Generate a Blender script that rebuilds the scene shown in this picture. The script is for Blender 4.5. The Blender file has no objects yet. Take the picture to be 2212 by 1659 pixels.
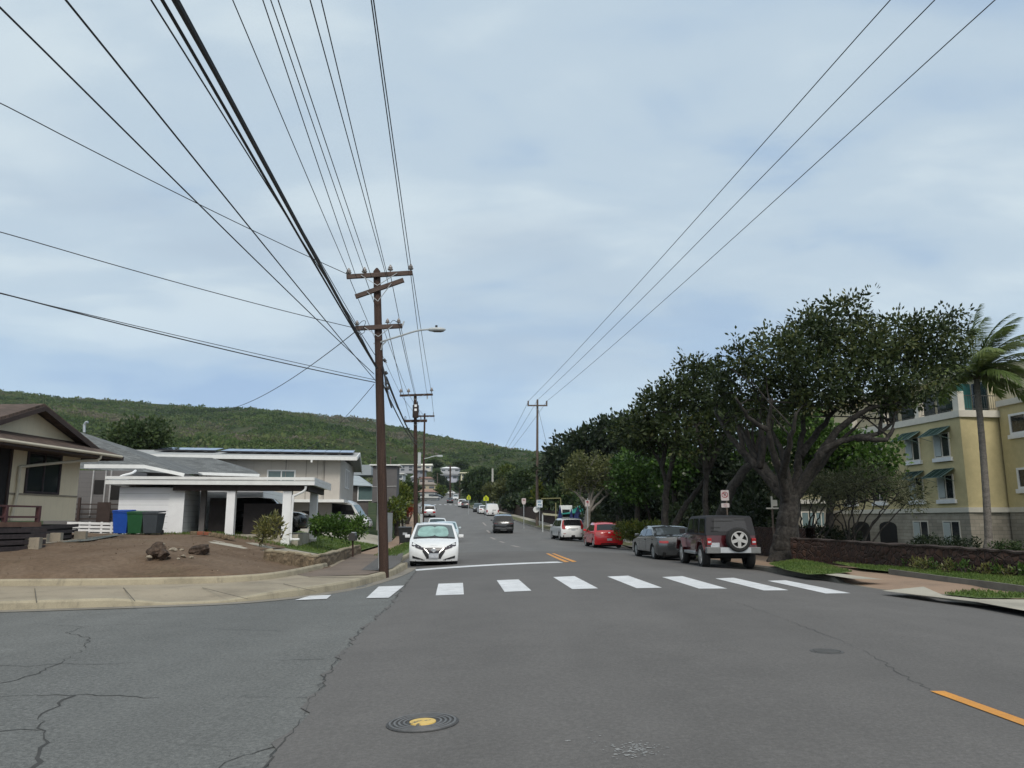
import bpy, bmesh, math, random
import numpy as np
from mathutils import Vector, Matrix
from mathutils.geometry import tessellate_polygon

rng = np.random.default_rng(11)
random.seed(11)
SC = bpy.context.scene
COL = SC.collection
R = math.radians

# ------------------------------------------------------------------ camera, sky, sun, exposure
F, CX, CY, EYE = 1661.0, 1106.0, 829.5, 1.55          # lens of the picture at 2212 x 1659
PITCH = math.atan(295.5 / F)
SP, CP = math.sin(PITCH), math.cos(PITCH)
cam = bpy.data.cameras.new('camera')
cam.sensor_width = 36.0
cam.lens = 36.0 * F / 2212.0
cam.clip_start, cam.clip_end = 0.1, 6000.0
cam_o = bpy.data.objects.new('camera', cam)
cam_o.location = (0, 0, EYE)
cam_o.rotation_euler = (math.pi / 2 + PITCH, 0, 0)
COL.objects.link(cam_o)
SC.camera = cam_o

SC.view_settings.view_transform = 'Standard'
SC.view_settings.look = 'None'
SC.view_settings.exposure = 0.35
SC.view_settings.gamma = 1.0

SUN_EL, SUN_AZ = R(47), R(168)        # azimuth clockwise from +Y
world = bpy.data.worlds.new('World')
SC.world = world
world.use_nodes = True
wn, wl = world.node_tree.nodes, world.node_tree.links
wn.clear()
w_out = wn.new('ShaderNodeOutputWorld')
w_bg = wn.new('ShaderNodeBackground')
w_bg.inputs['Strength'].default_value = 0.1
w_sky = wn.new('ShaderNodeTexSky')
w_sky.sky_type = 'NISHITA'
w_sky.sun_disc = False
w_sky.sun_elevation = SUN_EL
w_sky.sun_rotation = SUN_AZ
w_sky.air_density = 1.0
w_sky.dust_density = 1.5
w_sky.ozone_density = 1.5


def wmath(op, a, b=None, clamp=False):
    n = wn.new('ShaderNodeMath'); n.operation = op; n.use_clamp = clamp
    for i, q in enumerate((a, b)):
        if q is None: continue
        if isinstance(q, (int, float)): n.inputs[i].default_value = q
        else: wl.new(q, n.inputs[i])
    return n.outputs[0]


def wnoise(vec, scale, detail, rough, dist=0.0, w=0.0):
    n = wn.new('ShaderNodeTexNoise'); n.noise_dimensions = '4D'
    n.inputs['Scale'].default_value = scale; n.inputs['Detail'].default_value = detail
    n.inputs['Roughness'].default_value = rough; n.inputs['Distortion'].default_value = dist
    n.inputs['W'].default_value = w
    wl.new(vec, n.inputs['Vector'])
    return n.outputs['Fac']


def wramp(fac, stops):
    n = wn.new('ShaderNodeValToRGB'); n.color_ramp.interpolation = 'EASE'
    while len(n.color_ramp.elements) < len(stops): n.color_ramp.elements.new(0.5)
    for e, (p, c) in zip(n.color_ramp.elements, stops):
        e.position = p; e.color = (*c, 1) if len(c) == 3 else c
    wl.new(fac, n.inputs[0])
    return n.outputs[0]


def wmix(fac, a, b):
    n = wn.new('ShaderNodeMix'); n.data_type = 'RGBA'
    for s, q in ((0, fac), (6, a), (7, b)):
        if isinstance(q, (int, float)): n.inputs[s].default_value = q
        elif isinstance(q, tuple): n.inputs[s].default_value = (*q, 1)
        else: wl.new(q, n.inputs[s])
    return n.outputs[2]


w_tc = wn.new('ShaderNodeTexCoord')
w_sep = wn.new('ShaderNodeSeparateXYZ'); wl.new(w_tc.outputs['Generated'], w_sep.inputs[0])
zc = wmath('MAXIMUM', w_sep.outputs[2], 0.0)
zd = wmath('ADD', zc, 0.16)
w_vec = wn.new('ShaderNodeCombineXYZ')
wl.new(wmath('DIVIDE', w_sep.outputs[0], zd), w_vec.inputs[0])
wl.new(wmath('DIVIDE', w_sep.outputs[1], zd), w_vec.inputs[1])
w_map = wn.new('ShaderNodeMapping')
w_map.inputs['Rotation'].default_value = (0, 0, R(-16))
w_map.inputs['Scale'].default_value = (0.6, 1.05, 1.0)
wl.new(w_vec.outputs[0], w_map.inputs[0])
vec = w_map.outputs[0]
n_big = wnoise(vec, 0.85, 3.0, 0.5, 0.4, 3.1)
n_med = wnoise(vec, 2.1, 6.0, 0.52, 0.7, 7.7)
n_fine = wnoise(vec, 6.0, 6.0, 0.55, 0.5, 1.3)
dens = wmath('ADD', wmath('ADD', wmath('MULTIPLY', n_big, 0.62), wmath('MULTIPLY', n_med, 0.32)),
             wmath('MULTIPLY', n_fine, 0.07))
cloud = wramp(dens, [(0.40, (2.75, 3.85, 5.5)), (0.46, (3.4, 4.5, 5.8)), (0.53, (4.35, 5.3, 6.1)),
                     (0.60, (5.3, 6.15, 6.65))])
# thicker, greyer undersides here and there
n_grey = wnoise(vec, 1.3, 4.0, 0.5, 0.5, 12.4)
greyf = wramp(n_grey, [(0.50, (0, 0, 0)), (0.68, (0.55, 0.55, 0.55))])
cloud = wmix(greyf, cloud, (3.6, 4.4, 5.3))
# low clouds near the horizon: paler with soft grey banks
lowf = wramp(zc, [(0.06, (1, 1, 1)), (0.30, (0, 0, 0))])
n_low = wnoise(w_tc.outputs['Generated'], 5.0, 4.0, 0.5, 0.3, 4.0)
lowc = wramp(n_low, [(0.38, (3.6, 5.0, 6.9)), (0.55, (4.7, 6.1, 7.4)), (0.68, (5.2, 6.3, 7.2))])
cloud = wmix(wmath('MULTIPLY', lowf, 0.65), cloud, lowc)
# brighter veil round the hidden sun
sdir = (math.sin(SUN_AZ) * math.cos(SUN_EL), math.cos(SUN_AZ) * math.cos(SUN_EL), math.sin(SUN_EL))
w_dot = wn.new('ShaderNodeVectorMath'); w_dot.operation = 'DOT_PRODUCT'
wl.new(w_tc.outputs['Generated'], w_dot.inputs[0]); w_dot.inputs[1].default_value = sdir
glow = wmath('POWER', wmath('MAXIMUM', w_dot.outputs['Value'], 0.0), 3.0)
glowc = wramp(glow, [(0.0, (1, 1, 1)), (1.0, (1, 1, 1))])
w_gs = wn.new('ShaderNodeVectorMath'); w_gs.operation = 'SCALE'
wl.new(wmix(glow, cloud, (7.0, 6.6, 5.9)), w_gs.inputs[0]); wl.new(wmath('ADD', wmath('MULTIPLY', glow, .5), 1.0), w_gs.inputs['Scale'])
final = wmix(0.92, w_sky.outputs[0], w_gs.outputs[0])
wl.new(final, w_bg.inputs['Color'])
wl.new(w_bg.outputs[0], w_out.inputs['Surface'])

sun = bpy.data.lights.new('sun', 'SUN')
sun.energy = 1.5
sun.angle = R(16)
sun.color = (1.0, 0.95, 0.87)
sun_o = bpy.data.objects.new('sun', sun)
sun_o.rotation_euler = (math.pi / 2 - SUN_EL, 0, math.pi - SUN_AZ)
sun_o.location = (0, 0, 60)
COL.objects.link(sun_o)


# ------------------------------------------------------------------ geometry helpers
def at(X, Y, D):
    """world point at depth D (metres along the street) whose place in the 2212-wide picture is X, Y"""
    v = (CY - Y) / F
    den = CP - v * SP
    return Vector(((X - CX) / F / den * D, D, EYE + (SP + v * CP) / den * D))


def ats(X, Y, D):           # same for coordinates of the full 3840-wide picture
    return at(X / 1.736, Y / 1.736, D)


def gnd(X, Y, z=0.0):
    v = (CY - Y) / F
    den = CP - v * SP
    k = (SP + v * CP) / den
    D = (z - EYE) / k
    return Vector(((X - CX) / F / den * D, D, z))


def table(pairs, smooth=3.0):
    ys = np.arange(-60, 1200, 0.5)
    t = np.interp(ys, [p[0] for p in pairs], [p[1] for p in pairs])
    k = max(1, int(smooth / 0.5)); k += 1 - k % 2
    if k > 1:
        pad = np.pad(t, k // 2, mode='edge')
        t = np.convolve(pad, np.ones(k) / k, mode='valid')
    return lambda y: float(np.interp(y, ys, t))


zb = table([(-60, 0), (20, 0), (30, -.13), (50, -.14), (62, -.02), (75, .33), (90, .72), (122, 2.15), (174, 4.2), (205, 5.55),
            (300, 10.3), (530, 22), (700, 30), (1200, 40)], 14)
xc = table([(-60, 8.5), (6, 3.5), (15, 2.85), (26, 2.05), (33, 1.6), (48, .75), (62, -.45), (90, -3.7), (123, -8.1),
            (174, -15.3), (205, -19), (300, -27), (530, -40), (1200, -60)], 8)
hw = table([(-60, 6.2), (30, 6.15), (80, 6.4), (200, 6.4), (300, 5.6), (1200, 5.0)], 5)


def xl(y): return xc(y) - hw(y)


XR_NEAR = table([(-60, 10.2), (5, 9.4), (13.2, 8.7), (17, 8.2), (23, 8.15), (27, 8.1)], 3)


def xr(y):
    a = xc(y) + hw(y)
    if y > 32: return a
    k = min(1.0, max(0.0, (y - 24) / 8.0))
    return XR_NEAR(y) * (1 - k) + a * k


def road_z(x, y):
    t = (x - xc(y)) / hw(y)
    return zb(y) + 0.2 * max(0.0, 1 - t * t)


def gndr(X, Y, dz=0.0):
    z = 0.0
    for _ in range(8):
        p = gnd(X, Y, z)
        z = road_z(p.x, p.y) + dz
    return gnd(X, Y, z)


def road_dir(y):
    d = Vector((xc(y + 2) - xc(y - 2), 4.0, 0)).normalized()
    return d


class MB:
    def __init__(s):
        s.v, s.f = [], []

    def add(s, vs, fs):
        b = len(s.v)
        s.v += [tuple(p) for p in vs]
        s.f += [tuple(i + b for i in q) for q in fs]
        return s

    def obox(s, c, u, n, size):
        """box centred at c, axes u (horizontal), n (horizontal), z up"""
        c, u, n = Vector(c), Vector(u).normalized(), Vector(n).normalized()
        w = u.cross(n)
        if abs(w.z) > .99: w = Vector((0, 0, 1))
        a, b, h = u * size[0] / 2, n * size[1] / 2, w * size[2] / 2
        vs = [c - a - b - h, c + a - b - h, c + a + b - h, c - a + b - h,
              c - a - b + h, c + a - b + h, c + a + b + h, c - a + b + h]
        return s.add(vs, [(0, 3, 2, 1), (4, 5, 6, 7), (0, 1, 5, 4), (1, 2, 6, 5), (2, 3, 7, 6), (3, 0, 4, 7)])

    def box(s, c, size, rz=0.0):
        return s.obox(c, (math.cos(rz), math.sin(rz), 0), (-math.sin(rz), math.cos(rz), 0), size)

    def bar(s, a, b, w, h, up=(0, 0, 1)):
        a, b = Vector(a), Vector(b)
        d = (b - a)
        L = d.length
        d = d / L
        sd = d.cross(Vector(up))
        if sd.length < 1e-4: sd = d.cross(Vector((0, 1, 0)))
        sd.normalize()
        up2 = sd.cross(d)
        p, q = sd * w / 2, up2 * h / 2
        vs = [a - p - q, a + p - q, a + p + q, a - p + q, b - p - q, b + p - q, b + p + q, b - p + q]
        return s.add(vs, [(0, 1, 2, 3), (4, 7, 6, 5), (0, 4, 5, 1), (1, 5, 6, 2), (2, 6, 7, 3), (3, 7, 4, 0)])

    def tube(s, pts, rad, n=8, caps=True):
        pts = [Vector(p) for p in pts]
        m = len(pts)
        if not hasattr(rad, '__len__'): rad = [rad] * m
        vs, fs = [], []
        a = None
        for i, p in enumerate(pts):
            d = (pts[min(i + 1, m - 1)] - pts[max(i - 1, 0)]).normalized()
            if a is None:
                a = d.cross(Vector((0, 0, 1)) if abs(d.z) < .9 else Vector((1, 0, 0)))
            a = (a - d * a.dot(d)).normalized()
            b = d.cross(a)
            for k in range(n):
                t = 2 * math.pi * k / n
                vs.append(p + (a * math.cos(t) + b * math.sin(t)) * rad[i])
        for i in range(m - 1):
            for k in range(n):
                k2 = (k + 1) % n
                fs.append((i * n + k, i * n + k2, (i + 1) * n + k2, (i + 1) * n + k))
        if caps:
            fs.append(tuple(range(n - 1, -1, -1)))
            fs.append(tuple((m - 1) * n + k for k in range(n)))
        return s.add(vs, fs)

    def lathe(s, prof, n=20, M=None, caps=True):
        vs, fs = [], []
        for (r, z) in prof:
            for k in range(n):
                t = 2 * math.pi * k / n
                p = Vector((r * math.cos(t), r * math.sin(t), z))
                vs.append(M @ p if M else p)
        m = len(prof)
        for i in range(m - 1):
            for k in range(n):
                k2 = (k + 1) % n
                fs.append((i * n + k, i * n + k2, (i + 1) * n + k2, (i + 1) * n + k))
        if caps:
            fs.append(tuple(range(n - 1, -1, -1)))
            fs.append(tuple((m - 1) * n + k for k in range(n)))
        return s.add(vs, fs)

    def poly(s, pts):
        return s.add(pts, [tuple(range(len(pts)))])

    def tess(s, pts):
        tri = tessellate_polygon([[Vector(p) for p in pts]])
        return s.add(pts, [tuple(t) for t in tri])

    def extr(s, pts, vec):
        pts = [Vector(p) for p in pts]
        vec = Vector(vec)
        n = len(pts)
        tri = tessellate_polygon([pts])
        vs = pts + [p + vec for p in pts]
        fs = [tuple(t) for t in tri] + [tuple(i + n for i in reversed(t)) for t in tri]
        fs += [(i, (i + 1) % n, (i + 1) % n + n, i + n) for i in range(n)]
        return s.add(vs, fs)

    def grid(s, rows):
        """rows: list of equal-length point lists"""
        n = len(rows[0])
        vs = [p for r in rows for p in r]
        fs = [(i * n + j, i * n + j + 1, (i + 1) * n + j + 1, (i + 1) * n + j)
              for i in range(len(rows) - 1) for j in range(n - 1)]
        return s.add(vs, fs)

    def mesh(s, name, off=None, recalc=True, bevel=0.0):
        me = bpy.data.meshes.new(name)
        if off is not None:
            off = Vector(off)
            vs = [tuple(Vector(p) - off) for p in s.v]
        else:
            vs = s.v
        me.from_pydata(vs, [], s.f)
        if recalc or bevel:
            bm = bmesh.new(); bm.from_mesh(me)
            if recalc: bmesh.ops.recalc_face_normals(bm, faces=bm.faces)
            if bevel:
                es = [e for e in bm.edges if len(e.link_faces) == 2 and e.calc_face_angle(0) > 0.6]
                bmesh.ops.bevel(bm, geom=es, offset=bevel, segments=2, affect='EDGES', profile=0.6, clamp_overlap=True)
            bm.to_mesh(me); bm.free()
        me.update()
        return me


def link(name, me, m, parent=None, smooth=False):
    if m is not None:
        me.materials.clear(); me.materials.append(m)
    if smooth:
        me.polygons.foreach_set('use_smooth', [True] * len(me.polygons))
        if smooth != 'all':
            try: me.set_sharp_from_angle(angle=R(40))
            except Exception: pass
    o = bpy.data.objects.new(name, me)
    COL.objects.link(o)
    if parent is not None: o.parent = parent
    return o


def tag(o, label=None, cat=None, group=None, kind=None):
    if label: o['label'] = label
    if cat: o['category'] = cat
    if group: o['group'] = group
    if kind: o['kind'] = kind
    return o


class Thing:
    """an Empty at the base of a thing that carries its parts; parts are written in world coordinates unless local"""
    def __init__(s, name, label, cat, loc=(0, 0, 0), rz=0.0, group=None, local=False):
        s.o = bpy.data.objects.new(name, None)
        s.o.empty_display_size = 0.3
        COL.objects.link(s.o)
        s.loc = Vector(loc)
        s.o.location = s.loc
        s.o.rotation_euler = (0, 0, rz)
        s.local = local
        tag(s.o, label, cat, group)

    def part(s, name, mb, m, parent=None, smooth=False, bevel=0.0, label=None, recalc=True):
        me = mb if isinstance(mb, bpy.types.Mesh) else mb.mesh(name, None if s.local else s.loc, recalc, bevel)
        o = link(name, me, m, parent or s.o, smooth)
        if label: o['label'] = label
        return o


def structure(name, mb, m, parent=None, smooth=False, recalc=False):
    me = mb.mesh(name, None, recalc)
    o = link(name, me, m, parent, smooth)
    if parent is None: o['kind'] = 'structure'
    return o


def copy_tree(o, parent=None):
    c = o.copy(); COL.objects.link(c)
    if parent is not None: c.parent = parent
    for ch in list(o.children): copy_tree(ch, c)
    return c


# ------------------------------------------------------------------ materials
MATS = {}


def new_mat(name):
    m = bpy.data.materials.new(name); m.use_nodes = True
    nt = m.node_tree; nt.nodes.clear()
    out = nt.nodes.new('ShaderNodeOutputMaterial')
    bs = nt.nodes.new('ShaderNodeBsdfPrincipled')
    nt.links.new(bs.outputs[0], out.inputs[0])
    return m, nt, bs, out


def noise(nt, scale, detail=4, rough=.55, coord='Object', dist=0, stretch=None):
    tc = nt.nodes.new('ShaderNodeTexCoord')
    v = tc.outputs[coord]
    if stretch:
        mp = nt.nodes.new('ShaderNodeMapping'); mp.inputs['Scale'].default_value = stretch
        nt.links.new(v, mp.inputs[0]); v = mp.outputs[0]
    n = nt.nodes.new('ShaderNodeTexNoise')
    n.inputs['Scale'].default_value = scale; n.inputs['Detail'].default_value = detail
    n.inputs['Roughness'].default_value = rough; n.inputs['Distortion'].default_value = dist
    nt.links.new(v, n.inputs['Vector'])
    return n.outputs['Fac']


def ramp(nt, fac, stops, interp='LINEAR'):
    n = nt.nodes.new('ShaderNodeValToRGB'); n.color_ramp.interpolation = interp
    while len(n.color_ramp.elements) < len(stops): n.color_ramp.elements.new(.5)
    for e, (p, c) in zip(n.color_ramp.elements, stops):
        e.position = p; e.color = (*c, 1)
    nt.links.new(fac, n.inputs[0])
    return n.outputs[0]


def mix(nt, fac, a, b, mode='MIX'):
    n = nt.nodes.new('ShaderNodeMix'); n.data_type = 'RGBA'; n.blend_type = mode
    for s, q in ((0, fac), (6, a), (7, b)):
        if isinstance(q, (int, float)): n.inputs[s].default_value = q
        elif isinstance(q, tuple): n.inputs[s].default_value = (*q, 1)
        else: nt.links.new(q, n.inputs[s])
    return n.outputs[2]


def bump(nt, bs, fac, strength=.3, dist=.02):
    b = nt.nodes.new('ShaderNodeBump')
    b.inputs['Strength'].default_value = strength; b.inputs['Distance'].default_value = dist
    nt.links.new(fac, b.inputs['Height']); nt.links.new(b.outputs[0], bs.inputs['Normal'])


def dark(c, k): return tuple(x * k for x in c)


def mat(name, col, rough=.6, var=.12, scale=6., metal=0., bumpk=0., spec=.4, coat=0., stretch=None, fine=None):
    if name in MATS: return MATS[name]
    m, nt, bs, out = new_mat(name)
    f = noise(nt, scale, 5, .6, stretch=stretch)
    c = ramp(nt, f, [(.3, dark(col, 1 - var)), (.7, tuple(min(1, x * (1 + var)) for x in col))])
    if fine:
        g = noise(nt, fine[0], 3, .7)
        c = mix(nt, 1.0, c, ramp(nt, g, [(.3, (1 - fine[1],) * 3), (.7, (1 + fine[1],) * 3)]), 'MULTIPLY')
    nt.links.new(c, bs.inputs['Base Color'])
    bs.inputs['Roughness'].default_value = rough
    bs.inputs['Metallic'].default_value = metal
    bs.inputs['Specular IOR Level'].default_value = spec
    bs.inputs['Coat Weight'].default_value = coat
    bs.inputs['Coat Roughness'].default_value = .06
    if bumpk: bump(nt, bs, noise(nt, (fine[0] if fine else scale * 4), 4, .6), bumpk, .02)
    MATS[name] = m
    return m


def leaf_mat(name, stops, rough=.45, trans=.22, spec=.35):
    if name in MATS: return MATS[name]
    m, nt, bs, out = new_mat(name)
    a = nt.nodes.new('ShaderNodeAttribute'); a.attribute_name = 'tint'
    c = ramp(nt, a.outputs['Fac'], stops)
    nt.links.new(c, bs.inputs['Base Color'])
    bs.inputs['Roughness'].default_value = rough
    bs.inputs['Specular IOR Level'].default_value = spec
    tr = nt.nodes.new('ShaderNodeBsdfTranslucent')
    nt.links.new(c, tr.inputs['Color'])
    mx = nt.nodes.new('ShaderNodeMixShader'); mx.inputs[0].default_value = trans
    nt.links.new(bs.outputs[0], mx.inputs[1]); nt.links.new(tr.outputs[0], mx.inputs[2])
    nt.links.new(mx.outputs[0], out.inputs[0])
    MATS[name] = m
    return m


def glass(name, col=(.02, .025, .028), rough=.08, spec=.6):
    return mat(name, col, rough, .1, 2., 0, 0, spec)


def paint(name, col, metal=0., rough=.35):
    return mat(name, col, rough, .05, 3., metal, 0, .5, 1.0)


M_white = mat('white_paint', (.74, .75, .76), .55, .05, 3, fine=(40, .04))
M_trim = mat('trim_white', (.68, .69, .68), .5, .06, 4)
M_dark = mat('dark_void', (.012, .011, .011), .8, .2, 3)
M_black = mat('black_plastic', (.018, .018, .02), .5, .15, 8)
M_rubber = mat('tyre_rubber', (.018, .018, .018), .85, .15, 20)
M_chrome = mat('alloy', (.62, .63, .64), .28, .05, 6, 1.0)
M_steel = mat('galvanised_steel', (.42, .44, .45), .42, .12, 8, .8)
M_alum = mat('lamp_grey', (.42, .45, .46), .5, .1, 8)
M_glass = glass('window_glass')
M_glass_l = glass('window_glass_light', (.10, .15, .15), .06)
M_pole = mat('creosote_wood', (.046, .026, .019), .85, .35, 3, bumpk=.5, stretch=(6, 6, .35), fine=(30, .3))
M_pole2 = mat('weathered_wood', (.11, .085, .07), .85, .3, 3, bumpk=.4, stretch=(6, 6, .35), fine=(30, .25))
M_arm = mat('crossarm_wood', (.085, .06, .05), .85, .3, 4, stretch=(.5, 4, 4), fine=(25, .25))
M_wire = mat('wire_black', (.042, .044, .048), .6, .1, 1)
M_wire_g = mat('wire_grey', (.075, .08, .09), .55, .1, 1)
M_porc = mat('porcelain', (.25, .23, .22), .25, .15, 10)
# ------------------------------------------------------------------ the ground, the hill, the road
RIDGE = [(-1500, 800), (-300, 815), (0, 838), (60, 852), (150, 862), (260, 867), (330, 871), (420, 876), (470, 884), (520, 881),
         (600, 889), (700, 899), (800, 906), (870, 925), (930, 940), (1000, 954), (1080, 969), (1140, 978), (1250, 988),
         (1400, 995), (1700, 1000), (2300, 1010), (3500, 1020)]
_ra, _re = [], []
for X, Y in RIDGE:
    p = at(X, Y, 1.0)
    _ra.append(p.x); _re.append(p.z - EYE)


def ridge_e(a): return float(np.interp(a, _ra, _re))


def ridge_y(a): return 820 + 120 * max(0.0, min(1.0, (a + .3) / .5))


Y0_HILL = table([(-60, 0)], 1)


def hill_z(x, y):
    base = zb(y) if y < 300 else zb(300) + (y - 300) * .02
    if y < 120: return base
    a = x / y
    yr = ridge_y(a)
    y0 = 150 + 170 * max(0.0, min(1.0, (a + .45) / .5))
    t = (y - y0) / (yr - y0)
    if t <= 0: return zb(y)
    top = ridge_e(a) * yr + EYE
    tt = min(t, 1.0)
    s = tt ** 1.25 * (1 - .25 * (1 - tt)) if tt < 1 else 1
    b0 = zb(min(y, y0 + 300))
    h = b0 * (1 - s) + top * s
    if t > 1: h = top - (y - yr) * .12
    else: h += 8.0 * math.sin(x * .030 + 2.2 * math.sin(y * .010) + .6) * 4 * tt * (1 - tt) * min(1.0, tt * 2)
    u = abs(x - xc(y))
    if y < 560:                                           # the street climbs in a valley of its own
        k = max(0.0, min(1.0, (u - 12) / 60.0)) if y < 480 else 1
        h = zb(y) * (1 - k) + h * k
    return h


PROF = table([(-60, .22), (15.2, .25), (17.5, .48), (19.5, .66), (22, .84), (26, .88), (33, .98), (45, 1.08), (70, 1.3), (90, 1.8), (300, 11)], 2)


def lot_z(x, y):
    """height of the lots on the left of the street"""
    d = max(0.0, xl(y) - 2.3 - x)
    if y > 70: return zb(y) + .16 + min(.9, d * .08)
    b = .17 + zb(y)
    return b + min(max(0.0, PROF(y) - b), .02 + .17 * d)


def ground_h(x, y):
    u = x - xc(y)
    h = hill_z(x, y)
    if y > 120:
        return h - (.25 if abs(u) < 6.2 else 0) + (.0 if abs(u) < 6.2 else .1)
    if abs(u) < 9.2 or (u < 0 and y < 26): return zb(y) - .3
    if u < 0:
        return lot_z(x, y) - .05
    return zb(y) + (.06 if y < 60 else .12)


us = [-3000, -2000, -1400, -1000, -800, -650, -540, -450, -380, -320, -270, -230, -195, -165, -140, -118, -100, -85, -72, -61, -51, -43,
      -36, -30, -25, -20, -16, -13, -11, -9.4, -9.1, -7.2, -6.3, -6.0, -3, 0, 3, 6.0, 6.3, 7.2, 9.1, 9.4, 11, 13, 16, 20, 25, 30, 36, 43, 51, 61, 72, 85, 100,
      118, 140, 165, 195, 230, 270, 320, 380, 450, 540, 650, 800, 1000, 1400, 2000, 3000]
ysr = list(range(-80, 0, 20)) + list(range(0, 30, 3)) + list(range(30, 130, 5)) + list(range(130, 300, 10)) + list(range(300, 1000, 18)) + [1050, 1200, 1500, 2000, 3000]
g = MB()
GRID = [[Vector((xc(min(y, 1100)) + u, y, ground_h(xc(min(y, 1100)) + u, y))) for u in us] for y in ysr]
g.grid(GRID)


def ground_at(x, y):
    j = max(0, min(len(ysr) - 2, int(np.searchsorted(ysr, y)) - 1))
    t = (y - ysr[j]) / (ysr[j + 1] - ysr[j])
    u = x - xc(min(y, 1100))
    z = [float(np.interp(u, us, [p.z for p in GRID[q]])) for q in (j, j + 1)]
    return z[0] * (1 - t) + z[1] * t



m, nt, bs, out = new_mat('ground_cover')
f1 = noise(nt, .035, 6, .6)
f2 = noise(nt, .4, 5, .6)
c = ramp(nt, f1, [(.35, (.020, .036, .012)), (.5, (.035, .052, .018)), (.62, (.055, .060, .028)), (.75, (.075, .065, .045))])
c = mix(nt, 1.0, c, ramp(nt, f2, [(.3, (.6,) * 3), (.7, (1.3,) * 3)]), 'MULTIPLY')
nt.links.new(c, bs.inputs['Base Color']); bs.inputs['Roughness'].default_value = .95
bs.inputs['Specular IOR Level'].default_value = .1
structure('ground', g, m, smooth='all')


def asphalt(name, col, spk, crack=False):
    m, nt, bs, out = new_mat(name)
    f = noise(nt, .25, 6, .6)
    c = ramp(nt, f, [(.3, dark(col, .90)), (.7, dark(col, 1.09))])
    f3 = noise(nt, 1.6, 5, .65)
    c = mix(nt, 1.0, c, ramp(nt, f3, [(.3, (.93,) * 3), (.7, (1.06,) * 3)]), 'MULTIPLY')
    fw = noise(nt, .55, 4, .6, stretch=(1, .12, 1))
    c = mix(nt, 1.0, c, ramp(nt, fw, [(.35, (.92,) * 3), (.65, (1.07,) * 3)]), 'MULTIPLY')
    vo = nt.nodes.new('ShaderNodeTexVoronoi'); vo.inputs['Scale'].default_value = .55
    tcv = nt.nodes.new('ShaderNodeTexCoord'); nt.links.new(tcv.outputs['Object'], vo.inputs['Vector'])
    c = mix(nt, ramp(nt, vo.outputs['Distance'], [(.03, (.35,) * 3), (.085, (0, 0, 0))]), c, dark(col, .55))
    f2 = noise(nt, 30, 3, .75)
    c = mix(nt, 1.0, c, ramp(nt, f2, [(.32, (1 - spk,) * 3), (.5, (1,) * 3), (.72, (1 + spk * 1.5,) * 3)]), 'MULTIPLY')
    f4 = noise(nt, 110, 2, .7)
    c = mix(nt, 1.0, c, ramp(nt, f4, [(.3, (1 - spk,) * 3), (.7, (1 + spk,) * 3)]), 'MULTIPLY')
    nt.links.new(c, bs.inputs['Base Color'])
    bs.inputs['Roughness'].default_value = .82
    bs.inputs['Specular IOR Level'].default_value = .35
    bump(nt, bs, f2, .35, .01)
    return m


M_road = asphalt('asphalt_new', (.116, .1105, .105), .17)
M_road_old = asphalt('asphalt_old', (.126, .129, .123), .30)
M_road_mid = asphalt('asphalt_far', (.136, .134, .130), .22)

SEAM = [gndr(X, Y) for X, Y in ((905, 1226), (872, 1268), (842, 1309), (779, 1361), (735, 1415), (675, 1505), (648, 1553), (583, 1636), (562, 1659), (470, 1790), (330, 1990))]
_sy = [p.y for p in SEAM][::-1]; _sx = [p.x for p in SEAM][::-1]


def road_left(y):
    if y > SEAM[0].y: return xl(y)
    if y < _sy[0]: return _sx[0]
    x = float(np.interp(y, _sy, _sx))
    return x + .05 * math.sin(y * 5.3) + .03 * math.sin(y * 13.1)


ry = list(np.arange(-14, 3, .6)) + list(np.arange(3, 27, .2)) + list(np.arange(27, 140, 1.5)) + list(np.arange(140, 420, 6))
rb = MB()
Y_NEW = gndr(1100, 1190).y
rb.grid([[Vector((a, y, road_z(a, y))) for a in np.linspace(road_left(y), xr(y) + .1, 25)] for y in ry if y <= Y_NEW])
road = structure('road', rb, M_road, smooth='all')
rb = MB()
rb.grid([[Vector((a, y, road_z(a, y) - .004)) for a in np.linspace(xl(y) - .2, xr(y) + .2, 25)] for y in ry if y > Y_NEW - 2])
structure('road_uphill', rb, M_road_mid, smooth='all')
rb = MB()
rb.grid([[Vector((a, y, road_z(a, y) - .008)) for a in np.linspace(-70, 1.5, 90)] for y in np.arange(-14, 27, .8)])
side_street = structure('side_street', rb, M_road_old, smooth='all')


def on_road(pts, dz):
    """a flat marking: outline in picture coordinates laid on the road, cut into strips to follow its crown"""
    return [gndr(X, Y, dz) for X, Y in pts]


def quad_sheet(mb, a, b, c, d, dz, nx=10, ny=4):
    rows = []
    for j in range(ny + 1):
        t = j / ny
        l, r = a.lerp(d, t), b.lerp(c, t)
        row = []
        for i in range(nx + 1):
            p = l.lerp(r, i / nx)
            row.append(Vector((p.x, p.y, road_z(p.x, p.y) + dz)))
        rows.append(row)
    mb.grid(rows)


def paint_mat(name, col, wear):
    m, nt, bs, out = new_mat(name)
    f = noise(nt, 3, 6, .65)
    f2 = noise(nt, 45, 3, .7)
    c = ramp(nt, f, [(.28, dark(col, .72)), (.62, col)])
    c = mix(nt, ramp(nt, f2, [(.30, (wear,) * 3), (.52, (wear * .12,) * 3)]), c, (.11, .11, .11))
    nt.links.new(c, bs.inputs['Base Color']); bs.inputs['Roughness'].default_value = .6
    return m


M_stripe = paint_mat('road_paint_white', (.74, .75, .76), .3)
M_yellow = paint_mat('road_paint_yellow', (.70, .30, .035), .35)
M_worn = paint_mat('road_paint_worn', (.34, .29, .25), .9)

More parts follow.
